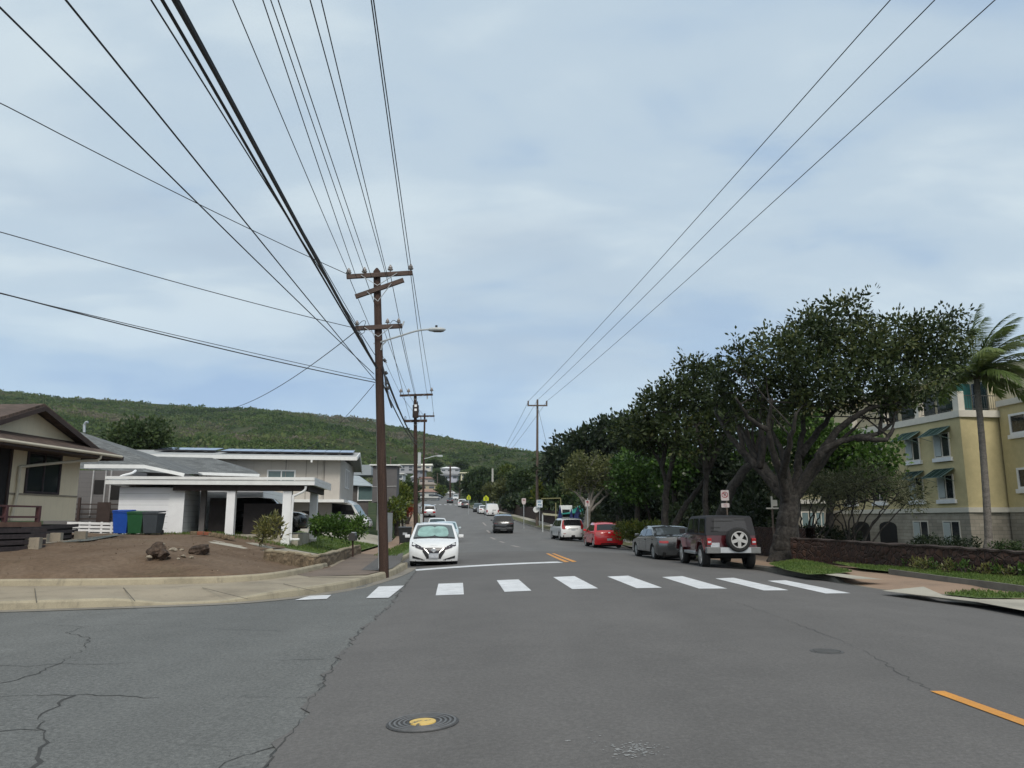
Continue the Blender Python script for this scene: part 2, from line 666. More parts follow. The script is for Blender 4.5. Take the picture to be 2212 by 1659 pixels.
STR = [((669, 1287), (716, 1285), (706, 1293.5), (636, 1296.5)), ((818, 1267), (873, 1265), (840, 1291), (791, 1292)),
       ((947, 1261), (1000, 1259), (1002, 1284), (941, 1286)), ((1073, 1253.5), (1120, 1251.5), (1148, 1276), (1090, 1278.5)),
       ((1195, 1246.5), (1241, 1244.5), (1292, 1271), (1236, 1272.5)), ((1312, 1245.5), (1357, 1243.5), (1430, 1269.5), (1375, 1270.5)),
       ((1430, 1246.5), (1474, 1244.5), (1571, 1271.5), (1510, 1271.5)), ((1545, 1249.5), (1585, 1248), (1704, 1275), (1650, 1275.5)),
       ((1658, 1254.5), (1697, 1253.5), (1838, 1281.5), (1784, 1282))]
for q in STR:
    a, b, c, d = [gndr(X, Y, .004) for X, Y in q]
    s = MB(); quad_sheet(s, a, b, c, d, .005, 8, 5)
    structure('crosswalk_stripe', s, M_stripe, road)
s = MB()
a, b, c, d = [gndr(X, Y, .004) for X, Y in ((897, 1230), (1204, 1213), (1217, 1215.5), (899, 1233))]
quad_sheet(s, a, b, c, d, .005, 24, 1)
structure('stop_line', s, M_stripe, road)
for q in (((1179, 1195.5), (1185.5, 1195.5), (1230, 1214), (1220, 1214.5)), ((1192, 1195.5), (1198, 1195.5), (1246, 1213), (1237, 1214))):
    a, b, c, d = [gndr(X, Y, .004) for X, Y in q]
    s = MB(); quad_sheet(s, a, b, c, d, .006, 3, 10)
    structure('centre_line', s, M_yellow, road)
a, b = gndr(2009, 1494), gndr(2026, 1493)
dd = (gndr(2212, 1566) - gndr(2016, 1494)).normalized() * 9
s = MB(); quad_sheet(s, a, a + Vector((.115, .0, 0)), a + Vector((.115, 0, 0)) + dd, a + dd, .006, 2, 24)
structure('centre_line', s, M_yellow, road)
for Y1, Y2, X1, X2 in ((1178.5, 1182, 1106, 1122), (1169.5, 1172.5, 1080, 1089), (1163, 1165.5, 1060, 1070), (1158, 1160, 1052, 1058), (1151, 1153.5, 1043, 1050), (1137, 1139, 1028, 1033),
                       (1128, 1129.5, 1016, 1021), (1119, 1120.5, 1003, 1007), (1111, 1112, 992, 996)):
    a, b = gndr((X1), Y1), gndr(X2, Y2)
    if a.y > 130 or b.y > 130 or a.y < 30: continue
    s = MB(); w = Vector((.11, 0, 0))
    quad_sheet(s, a - w, a + w, b + w, b - w, .004, 2, 8)
    structure('centre_line', s, M_worn, road)
for k in range(9):                                           # crosswalk far up the street
    x0 = xl(203) + .9 + k * 1.35
    s = MB(); quad_sheet(s, Vector((x0, 201, 0)), Vector((x0 + .6, 201, 0)), Vector((x0 + .2, 205, 0)), Vector((x0 - .4, 205, 0)), .03, 2, 4)
    structure('crosswalk_stripe', s, M_stripe, road)

# cracks and tar seams in the old asphalt (thin strips)
M_crack = mat('crack_dark', (.052, .052, .050), .9, .2, 5)


def crack(pts, w, zoff=.0):
    pts = [gndr(X, Y, .003 + zoff) for X, Y in pts]
    fine = []
    for a, b in zip(pts[:-1], pts[1:]):
        n = max(2, int((b - a).length / .09))
        for i in range(n):
            p = a.lerp(b, i / n)
            j = .035
            fine.append(p + Vector((random.uniform(-j, j), random.uniform(-j, j), 0)))
    fine.append(pts[-1])
    L, Rr = [], []
    for i, p in enumerate(fine):
        d = (fine[min(i + 1, len(fine) - 1)] - fine[max(i - 1, 0)]).normalized()
        sd = Vector((-d.y, d.x, 0)) * w * (.26 + .16 * math.sin(i * .21 + w * 900) + .07 * math.sin(i * 1.3))
        L.append(p + sd); Rr.append(p - sd)
    for q in (L, Rr):
        for p in q: p.z = road_z(p.x, p.y) + zoff - .0015
    return [L, Rr]


def zc2(*pts): return [(x * .41665, 1094.5 + y * .41665) for x, y in pts]


s = MB()
for pts, w in ((zc2((-60, 985), (60, 978), (360, 972), (640, 972), (740, 990), (1000, 985), (1300, 982), (1620, 985)), .020),
               (zc2((365, 978), (330, 1010), (230, 1070), (205, 1110), (215, 1160), (250, 1195), (225, 1260), (175, 1340), (160, 1420)), .045),
               (zc2((-60, 1165), (120, 1155), (205, 1155)), .016),
               (zc2((-40, 820), (150, 826), (290, 812), (560, 812), (900, 800), (1100, 790), (1680, 788)), .014),
               (zc2((430, 625), (350, 650), (460, 680), (435, 740), (320, 800), (200, 860), (-40, 925)), .020),
               (zc2((160, 605), (430, 622), (640, 605), (900, 620), (1100, 632), (1880, 632)), .013),
               (zc2((460, 682), (640, 678), (860, 650)), .011),
               (zc2((-40, 575), (400, 560), (760, 545), (1200, 560)), .010),
               (zc2((1100, 1355), (1200, 1295), (1320, 1275), (1420, 1240)), .020),
               (zc2((1000, 1230), (1120, 1240), (1190, 1290)), .012),
               (zc2((0, 650), (45, 650), (50, 668)), .012)):
    s.grid(crack(pts, w, -.003))
structure('asphalt_crack', s, M_crack, side_street)
s = MB()
s.grid(crack([(905, 1226), (872, 1268), (842, 1309), (779, 1361), (735, 1415), (675, 1505), (648, 1553), (583, 1636), (562, 1659), (470, 1790)], .016, .004))
structure('seam_joint', s, M_crack, road)
M_joint = mat('seam_faint', (.062, .061, .060), .85, .1, 5)
s = MB()
s.grid(crack([(1560, 1290), (1700, 1338), (1790, 1373), (1880, 1410), (2005, 1490)], .012, .004))
structure('seam_joint', s, M_joint, road)

# spilled white paint specks on the road, by the bottom edge of the picture
s = MB()
M_speck = paint_mat('spilled_paint', (.36, .36, .35), .8)
for k in range(190):
    X = random.gauss(1372, 26); Y = random.gauss(1620, 9)
    if k > 172: X, Y = random.uniform(1225, 1300), random.uniform(1570, 1610)
    p = gndr(X, Y)
    r = abs(random.gauss(.003, .0035)) + .0015
    ang0 = random.random() * 6
    s.poly([Vector((p.x + r * math.cos(ang0 + q) * random.uniform(.6, 2.0), p.y + r * math.sin(ang0 + q) * random.uniform(.6, 1.2), road_z(p.x, p.y) + .004)) for q in (0, 1.2, 2.5, 3.8, 5.0)])
structure('paint_spatter', s, M_speck, road)

# manhole: a cast iron cover with raised rings and a yellow painted middle
pm = gndr(913, 1562)
t = Thing('manhole_cover', 'round iron manhole cover with ring grooves and yellow painted centre', 'manhole cover', (pm.x, pm.y, road_z(pm.x, pm.y)))
M_iron = mat('cast_iron', (.062, .062, .062), .65, .25, 12, .2, .3)
M_iron2 = mat('cast_iron_ring', (.13, .13, .13), .55, .2, 12, .2)
s = MB().lathe([(.262, -.02), (.262, .006), (.0, .006)], 48); 
t.local = True
tilt = lambda p: -math.atan((road_z(p.x + .2, p.y) - road_z(p.x - .2, p.y)) / .4)
t.o.rotation_euler.y = tilt(pm)
t.part('rim', s, M_iron)
for r0 in (.238, .204, .170, .136):
    s = MB().lathe([(r0 - .011, .004), (r0 - .010, .014), (r0 + .006, .014), (r0 + .009, .004)], 48)
    t.part('ring', s, M_iron2, smooth=True)
m, nt, bs, out = new_mat('chipped_yellow')
f = noise(nt, 14, 5, .65)
nt.links.new(ramp(nt, f, [(.40, (.10, .09, .07)), (.46, (.62, .42, .10)), (.8, (.70, .50, .16))]), bs.inputs['Base Color'])
s = MB().lathe([(.098, .004), (.095, .013), (.0, .016)], 36)
t.part('painted_lid', s, m)
pm = gndr(1786, 1407)
t = Thing('valve_cover', 'small dark round valve cover set flush in the road', 'valve cover', (pm.x, pm.y, road_z(pm.x, pm.y)), local=True)
t.o.rotation_euler.y = tilt(pm)
t.part('lid', MB().lathe([(.13, -.02), (.13, .005), (0, .007)], 28), mat('tar_patch', (.070, .069, .066), .8, .2, 9))
t.part('ring', MB().lathe([(.14, .0), (.14, .004), (.17, .003), (.17, -.02)], 28), mat('tar_ring', (.078, .078, .078), .8, .2, 9))

# ------------------------------------------------------------------ pavements, kerbs and verges
def concrete(name, col, stain, scale=.8):
    m, nt, bs, out = new_mat(name)
    f = noise(nt, scale, 6, .62)
    c = ramp(nt, f, [(.32, dark(col, .72)), (.5, col), (.7, dark(col, 1.12))])
    f2 = noise(nt, 5, 5, .7, stretch=(1, 1, .3))
    c = mix(nt, ramp(nt, f2, [(.55, (0, 0, 0)), (.78, (stain,) * 3)]), c, (.09, .085, .075))
    f3 = noise(nt, 60, 2, .7)
    c = mix(nt, 1.0, c, ramp(nt, f3, [(.3, (.88,) * 3), (.7, (1.1,) * 3)]), 'MULTIPLY')
    nt.links.new(c, bs.inputs['Base Color']); bs.inputs['Roughness'].default_value = .85
    bump(nt, bs, f3, .2, .01)
    return m


M_walk = concrete('pavement_tan', (.30, .255, .185), .35)
M_walk_r = concrete('pavement_red', (.27, .185, .125), .35)
M_walk_p = concrete('pavement_pale', (.36, .335, .275), .3)
M_walk_b = concrete('pavement_brown', (.165, .125, .095), .3)
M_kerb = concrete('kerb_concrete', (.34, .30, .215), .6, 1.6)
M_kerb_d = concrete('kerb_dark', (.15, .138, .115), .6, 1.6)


def poly_px(pts, z, mb=None):
    mb = mb or MB()
    return mb.tess([gnd(X, Y, z) for X, Y in pts])


def kerb(pts, w, z0, z1, mb=None):
    """kerb swept along world points (outer edge), w is to the left of travel"""
    mb = mb or MB()
    rows = []
    n = len(pts)
    z0s = z0 if hasattr(z0, '__len__') else [z0] * n
    z1s = z1 if hasattr(z1, '__len__') else [z1] * n
    for i, p in enumerate(pts):
        d = (pts[min(i + 1, n - 1)] - pts[max(i - 1, 0)]); d.z = 0; d.normalize()
        q = Vector((-d.y, d.x, 0))
        a, h = Vector((p.x, p.y, 0)), z1s[i] - z0s[i]
        e = Vector((0, 0, 1))
        rows.append([a + e * z0s[i], a + q * .02 + e * (z0s[i] + h * .8), a + q * .05 + e * (z1s[i]), a + q * w + e * (z1s[i]), a + q * w + e * (z0s[i] - .05)])
    mb.grid(rows)
    return mb


def smooth_path(pts, n=6):
    out = []
    m = len(pts)
    for i in range(m - 1):
        p0, p1, p2, p3 = pts[max(i - 1, 0)], pts[i], pts[i + 1], pts[min(i + 2, m - 1)]
        for k in range(n):
            t = k / n
            out.append(.5 * ((2 * p1) + (p2 - p0) * t + (2 * p0 - 5 * p1 + 4 * p2 - p3) * t * t + (3 * p1 - p0 - 3 * p2 + p3) * t ** 3))
    out.append(pts[-1])
    return out


# left corner
KL = smooth_path([gnd(X, Y, .0) for X, Y in ((-420, 1332), (-150, 1323),)] +
                 [gnd(X, Y, .0) for X, Y in zc2((0, 537), (430, 524), (850, 510), (1150, 498), (1400, 478), (1650, 447), (1880, 403), (2040, 352), (2105, 312))] +
                 [Vector((xl(25.3) + .02, 25.6, 0))], 6)
hts = []
for p in KL:
    k = max(0.0, 1 - abs(p.x + 6.0) / 1.3)                    # dropped kerb at the ramp
    hts.append(.15 - .11 * min(1, k * 1.6))
lk = KL + [Vector((xl(y), y, 0)) for y in np.arange(27, 27.6, 1)]
lh = hts + [.15] * (len(lk) - len(KL))
structure('left_kerb', kerb(lk, .17, [-.05] * len(lk), lh), M_kerb)
gut = MB()
gut.grid([[p + Vector((0, 0, road_z(p.x, p.y) + .001)) for p in (a, a - q * .16, a - q * .34)] for a, q in
          [(KL[i], (lambda d: Vector((-d.y, d.x, 0)))((KL[min(i + 1, len(KL) - 1)] - KL[max(i - 1, 0)]).normalized())) for i in range(len(KL))]])
structure('left_gutter', gut, concrete('gutter_concrete', (.22, .20, .165), .5))
YF = [gnd(X, Y, .2) for X, Y in [(-420, 1268)] + zc2((-150, 406), (0, 402), (500, 398), (1040, 388), (1180, 383), (1400, 367), (1560, 341), (1700, 308))]
inner = YF + [gnd(773, 1196, .16)]
inn2 = [Vector((xl(y) - 2.1, y, .16)) for y in (29, 34)]
ring = [Vector((p.x, p.y, .149)) for p in KL]
off = []
for i, p in enumerate(KL):
    d = (KL[min(i + 1, len(KL) - 1)] - KL[max(i - 1, 0)]).normalized()
    off.append(Vector((p.x - d.y * .165, p.y + d.x * .165, hts[i] - .003)))
wk = MB()
back = [Vector((p.x, p.y, .16)) for p in YF]
# strips between kerb and yard edge
nb = len(off)
def backpt(p):
    # matching point on the yard edge: by distance along both lines
    return p
def arc(pts):
    a = [0]
    for u, v in zip(pts[:-1], pts[1:]): a.append(a[-1] + (v - u).length)
    return np.array(a) / a[-1]
bk = back + [Vector((-6.05, 26.5, .16)), Vector((xl(29) - 2.1, 29.0, .16))]
ta, tb = arc(off), arc(bk)
rows = []
for t_ in np.linspace(0, 1, 90):
    a = Vector([float(np.interp(t_, ta, [q[k] for q in off])) for k in range(3)])
    b = Vector([float(np.interp(t_, tb, [q[k] for q in bk])) for k in range(3)])
    rows.append([a.lerp(b, s_) for s_ in np.linspace(0, 1, 7)])
for r in rows:
    for k, p in enumerate(r):
        if 0 < k: p.z = max(p.z, r[0].z + (.16 - r[0].z) * min(1, k / 3))
wk.grid(rows)
walk_left = structure('corner_pavement', wk, M_walk)
# brown worn walk beside the pole, and gravel round the pole
def sheet_px(pts, z): return poly_px(pts, z)
structure('pavement_patch', sheet_px(zc2((1720, 312), (1858, 240), (1962, 250), (1962, 262), (1872, 328), (1975, 334), (1900, 352), (1600, 362), (1530, 350)), .166), M_walk_b)
M_gravel = mat('gravel_grey', (.115, .11, .105), .95, .3, 12, bumpk=.7, fine=(45, .45))
structure('gravel_patch', sheet_px(zc2((1872, 328), (1962, 262), (2092, 240), (2078, 288), (2035, 318), (1990, 330)), .170), M_gravel)
s = MB()
M_jl = mat('joint_line', (.10, .09, .07), .9, .1, 4)
for a, b in (((1050, 420), (1285, 478)), ((1470, 400), (1640, 440)), ((1600, 366), (1990, 366)), ((640, 420), (700, 490)), ((180, 424), (190, 498))):
    p, q = [gnd(*zc2(v)[0], .168) for v in (a, b)]
    s.bar(p, q, .014, .004)
structure('pavement_joint', s, M_jl, walk_left)
# low concrete edge of the yard
e = [p.copy() for p in YF]
structure('yard_edge', kerb(smooth_path(e, 4), .14, .12, .30), M_kerb)

# dirt yard
m, nt, bs, out = new_mat('bare_earth')
f = noise(nt, .55, 6, .62)
c = ramp(nt, f, [(.3, (.118, .082, .056)), (.5, (.150, .108, .076)), (.72, (.180, .135, .099))])
f2 = noise(nt, 9, 6, .7)
c = mix(nt, 1.0, c, ramp(nt, f2, [(.28, (.72,) * 3), (.72, (1.25,) * 3)]), 'MULTIPLY')
fg = noise(nt, .35, 5, .6)
c = mix(nt, ramp(nt, fg, [(.60, (0, 0, 0)), (.75, (.55,) * 3)]), c, (.075, .07, .035))
nt.links.new(c, bs.inputs['Base Color']); bs.inputs['Roughness'].default_value = .97; bs.inputs['Specular IOR Level'].default_value = .1
bump(nt, bs, f2, .6, .04)
M_dirt = m
_yfx = [p.x for p in YF]; _yfy = [p.y for p in YF]


def y_front(x): return float(np.interp(x, _yfx, _yfy)) + .13


rows = []
for t_ in np.linspace(0, 1, 60):
    row = []
    for x in np.linspace(-34, -5.4, 110):
        y0 = y_front(x)
        y = y0 + (27.4 - y0) * t_ if x > -9 else y0 + (33.5 - y0) * t_
        z = lot_z(x, y) + .04
        z = min(z, .27 + .2 * (y - y0) + .02)
        z += .035 * math.sin(x * 1.7 + y * .9) * math.sin(y * 1.3) * min(1, (y - y0)) + random.gauss(0, .009)
        if x > float(np.interp(y, [16, 22.2, 31], [-4.6, -5.5, -6.15])): z = .08
        if t_ == 0: z = .1
        row.append(Vector((x, y, z)))
    rows.append(row)
yd = MB(); yd.grid(rows)
structure('dirt_yard', yd, M_dirt, smooth='all')


def strip(name, side, y0, y1, o0, o1, z, m, step=2.0, zfun=None, parent=None):
    mb = MB(); rows = []
    n = max(2, int((y1 - y0) / step) + 1)
    for y in np.linspace(y0, y1, n):
        row = []
        for k in np.linspace(0, 1, 5):
            o = o0 + (o1 - o0) * k
            x = xl(y) - o if side < 0 else xr(y) + o
            row.append(Vector((x, y, zfun(x, y) if zfun else zb(y) + z)))
        rows.append(row)
    mb.grid(rows)
    return structure(name, mb, m, parent, smooth='all')


m, nt, bs, out = new_mat('lawn_base')
f = noise(nt, 1.2, 6, .65); f2 = noise(nt, 18, 4, .7)
c = ramp(nt, f, [(.3, (.060, .095, .020)), (.55, (.085, .135, .028)), (.75, (.13, .135, .045))])
c = mix(nt, 1.0, c, ramp(nt, f2, [(.3, (.7,) * 3), (.7, (1.25,) * 3)]), 'MULTIPLY')
nt.links.new(c, bs.inputs['Base Color']); bs.inputs['Roughness'].default_value = .9
M_lawn = m
m, nt, bs, out = new_mat('dry_lawn')
f = noise(nt, .9, 6, .65); f2 = noise(nt, 14, 4, .7)
c = ramp(nt, f, [(.3, (.06, .075, .022)), (.55, (.10, .10, .04)), (.75, (.15, .12, .07))])
c = mix(nt, 1.0, c, ramp(nt, f2, [(.3, (.7,) * 3), (.7, (1.25,) * 3)]), 'MULTIPLY')
nt.links.new(c, bs.inputs['Base Color']); bs.inputs['Roughness'].default_value = .95
M_dry = m

# left side going up the street
kb = MB(); pts = [Vector((xl(y), y, 0)) for y in list(np.arange(25.6, 200, 3))]
kerb(pts, .17, [zb(p.y) - .1 for p in pts], [zb(p.y) + (.03 if 27.2 < p.y < 31 else .15) for p in pts], kb)
structure('left_kerb', kb, M_kerb)
strip('left_driveway', -1, 26.6, 31.4, .17, 2.3, 0, M_walk_p, zfun=lambda x, y: zb(y) + .03 + .13 * min(1, (xl(y) - x) / 1.6))
strip('left_verge', -1, 31.4, 58, .17, 1.1, .155, M_lawn)
strip('left_verge', -1, 58, 200, .17, 1.1, .155, M_dry)
strip('left_pavement', -1, 31.4, 200, 1.1, 2.5, .16, M_walk_r)
strip('driveway_slab', -1, 27.2, 31.2, 2.3, 8.0, 0, M_walk_p, zfun=lambda x, y: lot_z(x, y) + .02 + .0)
strip('front_lawn', -1, 31.3, 47, 2.5, 12.0, 0, M_lawn, zfun=lambda x, y: lot_z(x, y) + .03)
strip('walk_slab', -1, 47, 60, 2.5, 14.0, 0, M_walk_p, zfun=lambda x, y: lot_z(x, y) + .03)

# right side: kerb, driveway apron, walk, grass
def z7(*pts): return [((2850 + x * .54247) / 1.736, (1400 + y * .54247) / 1.736) for x, y in pts]


KR = [gnd(X, Y, .0) for X, Y in [(2420, 1372)] + z7((2100, 1720), (1825, 1652), (1500, 1590), (1180, 1532), (840, 1506), (600, 1462), (330, 1402), (0, 1345))]
KR = smooth_path(KR, 5)
yk = KR[-1].y
rest = [Vector((xr(y), y, 0)) for y in np.arange(yk + 1.5, 200, 2.5)]
pts = KR + rest
kb = MB()
z1 = []
for p in pts:
    h = .15
    if 14.6 < p.y < 20.5: h = .035
    if 45 < p.y < 49 or 68 < p.y < 76: h = .04
    z1.append(zb(p.y) + h)
rp = pts[::-1]
kerb(rp, .17, [zb(p.y) - .1 for p in rp], z1[::-1], kb)
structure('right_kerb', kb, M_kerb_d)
rwb = MB()
rows = []
for p in KR + [q for q in rest if q.y < 46]:
    W2 = 4.3 if p.y < 30 else 3.3
    rows.append([Vector((p.x + .165 + W2 * k, p.y + .35 * k * (p.y < 24), zb(p.y) + (.03 if 14.6 < p.y < 20.5 else .145) * (1 - min(1, k * 2.5)) + .15 * min(1, k * 2.5))) for k in (0, .2, .4, .7, 1)])
rwb.grid(rows)
structure('right_pavement', rwb, M_walk_r, smooth='all')
structure('concrete_slab', poly_px(z7((845, 1502), (1130, 1474), (1260, 1530), (1825, 1560), (2300, 1600), (2300, 1735), (1825, 1640), (1500, 1580)), .17), M_walk_p)
structure('concrete_slab', poly_px(z7((375, 1378), (560, 1385), (860, 1425), (640, 1420)), .165), M_walk_p)


GRASS = []


def grass_patch(pts, z, m=None):
    P = [gnd(X, Y, z) for X, Y in pts]
    mb = MB().tess(P)
    structure('grass_patch', mb, m or M_lawn)
    GRASS.append((P, z))


grass_patch(z7((60, 1318), (250, 1290), (430, 1318), (640, 1372), (480, 1386), (330, 1390), (180, 1358)), .175)
grass_patch(z7((500, 1308), (640, 1322), (1100, 1352), (1825, 1400), (2400, 1440), (2400, 1580), (1825, 1488), (1300, 1425), (920, 1372), (700, 1350)), .185)
grass_patch(z7((1265, 1527), (1460, 1506), (1825, 1530), (2400, 1562), (2400, 1590), (1825, 1555), (1500, 1552)), .19)
ek = [gnd(X, Y, .16) for X, Y in z7((920, 1378), (1300, 1432), (1825, 1500), (2400, 1600))]
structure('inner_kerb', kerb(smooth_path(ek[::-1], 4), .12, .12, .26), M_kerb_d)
strip('right_verge', 1, 33, 45, .17, 1.6, .16, M_lawn)
strip('right_verge', 1, 49, 68, .17, 1.5, .16, M_dry)
strip('right_verge', 1, 76, 200, .17, 1.6, .16, M_dry)
strip('right_driveway', 1, 45, 49, .17, 5, .15, M_walk_p)
strip('right_driveway', 1, 68, 76, .17, 7, .15, M_walk_p)
strip('right_walk', 1, 49, 68, 1.5, 3.0, .165, M_walk_p)
strip('right_walk', 1, 76, 200, 1.6, 3.0, .165, M_walk_p)
# ------------------------------------------------------------------ foliage
def unit(v): return v / (np.linalg.norm(v, axis=1, keepdims=True) + 1e-9)


def leaf_mesh(name, P, Dv, Ln, Wd, tint, fold=.0, six=False):
    """leaves: base points P, directions Dv, lengths, widths, per-leaf tint -> one mesh of small leaf faces"""
    n = len(P)
    Dv = unit(Dv)
    rv = unit(rng.normal(size=(n, 3)))
    S = unit(np.cross(Dv, rv))
    N = np.cross(S, Dv)
    L = Ln[:, None]; W = Wd[:, None]
    mid = P + Dv * L * .5
    bend = N * L * (.14 * rng.uniform(-1, 1, size=(n, 1)))
    tip = P + Dv * L - bend
    mid = mid + bend
    a, b = mid + S * W * .5, mid - S * W * .5
    V = np.stack([P, a, tip, b], 1).reshape(-1, 3)
    idx = np.arange(n)[:, None] * 4 + np.array([0, 1, 2, 3])[None]
    me = bpy.data.meshes.new(name)
    me.vertices.add(len(V)); me.vertices.foreach_set('co', V.astype(np.float32).ravel())
    me.loops.add(n * 4); me.loops.foreach_set('vertex_index', idx.astype(np.int32).ravel())
    me.polygons.add(n)
    me.polygons.foreach_set('loop_start', (np.arange(n) * 4).astype(np.int32))
    me.polygons.foreach_set('loop_total', np.full(n, 4, np.int32))
    at_ = me.attributes.new('tint', 'FLOAT', 'POINT')
    at_.data.foreach_set('value', np.repeat(np.clip(tint, 0, 1), 4).astype(np.float32))
    me.update(); me.validate()
    return me


def crown(name, blobs, per_m3, leaves, ll, lw, cl=.35, up=.3, shell=.55, tvar=.22, flat=1.0, tbase=.5, maxc=6000):
    """blobs: (centre, (rx, ry, rz)[, tint]) -> leaf clusters spread through the blobs, mostly near their skin"""
    Ps, Ds, Ts = [], [], []
    for bl in blobs:
        c, r = np.array(bl[0], float), np.array(bl[1], float)
        tb = bl[2] if len(bl) > 2 else tbase
        n = int(min(maxc, per_m3 * r[0] * r[1] * r[2] * 4.19))
        d = unit(rng.normal(size=(n, 3)))
        rad = np.where(rng.random(n) < .72, rng.uniform(shell, 1.0, n), rng.uniform(.1, 1.0, n) ** .6)
        wob = 1 + .16 * np.sin(d[:, 0] * 5 + c[0]) * np.sin(d[:, 1] * 6 + c[1]) + .14 * np.sin(d[:, 2] * 7 + d[:, 0] * 4 + c[2] * 3)
        C = c + d * r * (rad * wob)[:, None]
        tc_ = tb + rng.normal(size=n) * tvar
        k = leaves
        P = np.repeat(C, k, 0)
        od = np.repeat(d * np.array([1, 1, flat]), k, 0)
        rnd = rng.normal(size=(n * k, 3))
        Dd = unit(rnd) * .9 + od * .45
        Dd[:, 2] += up
        P = P + unit(rnd) * cl * rng.random((n * k, 1)) ** .5
        Ps.append(P); Ds.append(Dd)
        Ts.append(np.repeat(tc_, k) + rng.normal(size=n * k) * .08)
    P = np.concatenate(Ps); D_ = np.concatenate(Ds); T_ = np.concatenate(Ts)
    n = len(P)
    return leaf_mesh(name, P, D_, ll * rng.uniform(.65, 1.25, n), lw * rng.uniform(.7, 1.2, n), T_)


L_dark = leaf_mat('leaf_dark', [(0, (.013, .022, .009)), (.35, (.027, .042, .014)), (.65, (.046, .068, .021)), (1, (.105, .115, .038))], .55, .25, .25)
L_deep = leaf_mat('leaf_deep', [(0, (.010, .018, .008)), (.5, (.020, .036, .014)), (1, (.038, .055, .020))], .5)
L_bright = leaf_mat('leaf_bright', [(0, (.026, .058, .012)), (.5, (.058, .118, .022)), (1, (.12, .20, .042))], .35, .32)
L_olive = leaf_mat('leaf_olive', [(0, (.045, .055, .018)), (.5, (.085, .100, .032)), (1, (.15, .16, .06))], .5)
L_hill = leaf_mat('leaf_hill', [(0, (.034, .058, .022)), (.22, (.058, .098, .030)), (.45, (.095, .145, .042)), (.66, (.130, .160, .060)), (.84, (.160, .150, .095)), (1, (.19, .17, .13))], .8, .35, .1)
L_mid = leaf_mat('leaf_mid', [(0, (.018, .036, .012)), (.5, (.038, .066, .020)), (1, (.075, .105, .034))], .5)
L_yel = leaf_mat('leaf_yellow', [(0, (.045, .075, .012)), (.45, (.10, .13, .018)), (.8, (.20, .19, .03)), (1, (.26, .23, .06))], .4)
L_palm = leaf_mat('leaf_palm', [(0, (.055, .095, .024)), (.5, (.115, .165, .042)), (1, (.21, .24, .075))], .45, .35)
L_grass = leaf_mat('leaf_grass', [(0, (.055, .095, .018)), (.5, (.095, .155, .030)), (1, (.16, .18, .055))], .6)
L_croton = leaf_mat('leaf_croton', [(0, (.07, .085, .025)), (.5, (.15, .15, .045)), (1, (.26, .23, .09))], .4)
L_sage = leaf_mat('leaf_sage', [(0, (.055, .065, .030)), (.5, (.095, .105, .050)), (1, (.15, .15, .08))], .6)
L_red = leaf_mat('leaf_red', [(0, (.16, .02, .012)), (.6, (.28, .05, .02)), (1, (.30, .10, .04))], .5)
M_bark = mat('bark_grey', (.030, .027, .024), .95, .5, 2.2, bumpk=1.0, stretch=(3, 3, .8), fine=(9, .65))
M_bark2 = mat('bark_pale', (.20, .185, .165), .9, .3, 3, bumpk=.6, fine=(20, .3))
M_bark_d = mat('bark_dark', (.045, .038, .033), .95, .35, 3, bumpk=.6, fine=(20, .4))


def limb(pts, r0, r1, sub=5, wig=.05):
    P = smooth_path([Vector(p) for p in pts], sub)
    n = len(P)
    out = []
    for i, p in enumerate(P):
        k = i / (n - 1)
        s = wig * math.sin(k * 3.14)
        out.append(p + Vector((random.uniform(-s, s), random.uniform(-s, s), random.uniform(-s, s) * .5)))
    return out, [r0 + (r1 - r0) * (i / (n - 1)) ** .8 for i in range(n)]


def tree(name, label, base, trunks, blobs, leafm, barkm, per_m3=5, leaves=12, ll=.22, lw=.10, cl=.35, up=.3, group=None,
         twigs=0, cat='tree', shell=.55, tvar=.2, tbase=.5, maxc=6000, sides=9):
    t = Thing(name, label, cat, base, group=group)
    b = MB()
    for pts, r0, r1 in trunks:
        P, rr = limb(pts, r0, r1)
        b.tube(P, rr, sides)
    for k in range(twigs):
        pts, r0, r1 = random.choice(trunks)
        bl = random.choice(blobs)
        e = Vector(bl[0]) + Vector([random.uniform(-.7, .7) * q for q in bl[1]])
        st = Vector(pts[-1]).lerp(Vector(pts[-2]), random.random() * .8)
        if (e - st).length > 4.5: continue
        m_ = st.lerp(e, .5) + Vector((random.uniform(-.3, .3), random.uniform(-.3, .3), random.uniform(.0, .35)))
        P, rr = limb([st, m_, e], max(.03, r1 * .75), .012)
        b.tube(P, rr, 5)
    t.part('trunk', b, barkm, smooth='all')
    me = crown('crown', blobs, per_m3, leaves, ll, lw, cl, up, shell, tvar, 1.0, tbase, maxc)
    if True:
        V = np.empty(len(me.vertices) * 3, np.float32); me.vertices.foreach_get('co', V)
        V = V.reshape(-1, 3) - np.array(t.loc, np.float32)
        me.vertices.foreach_set('co', V.ravel()); me.update()
    t.part('crown', me, leafm)
    return t


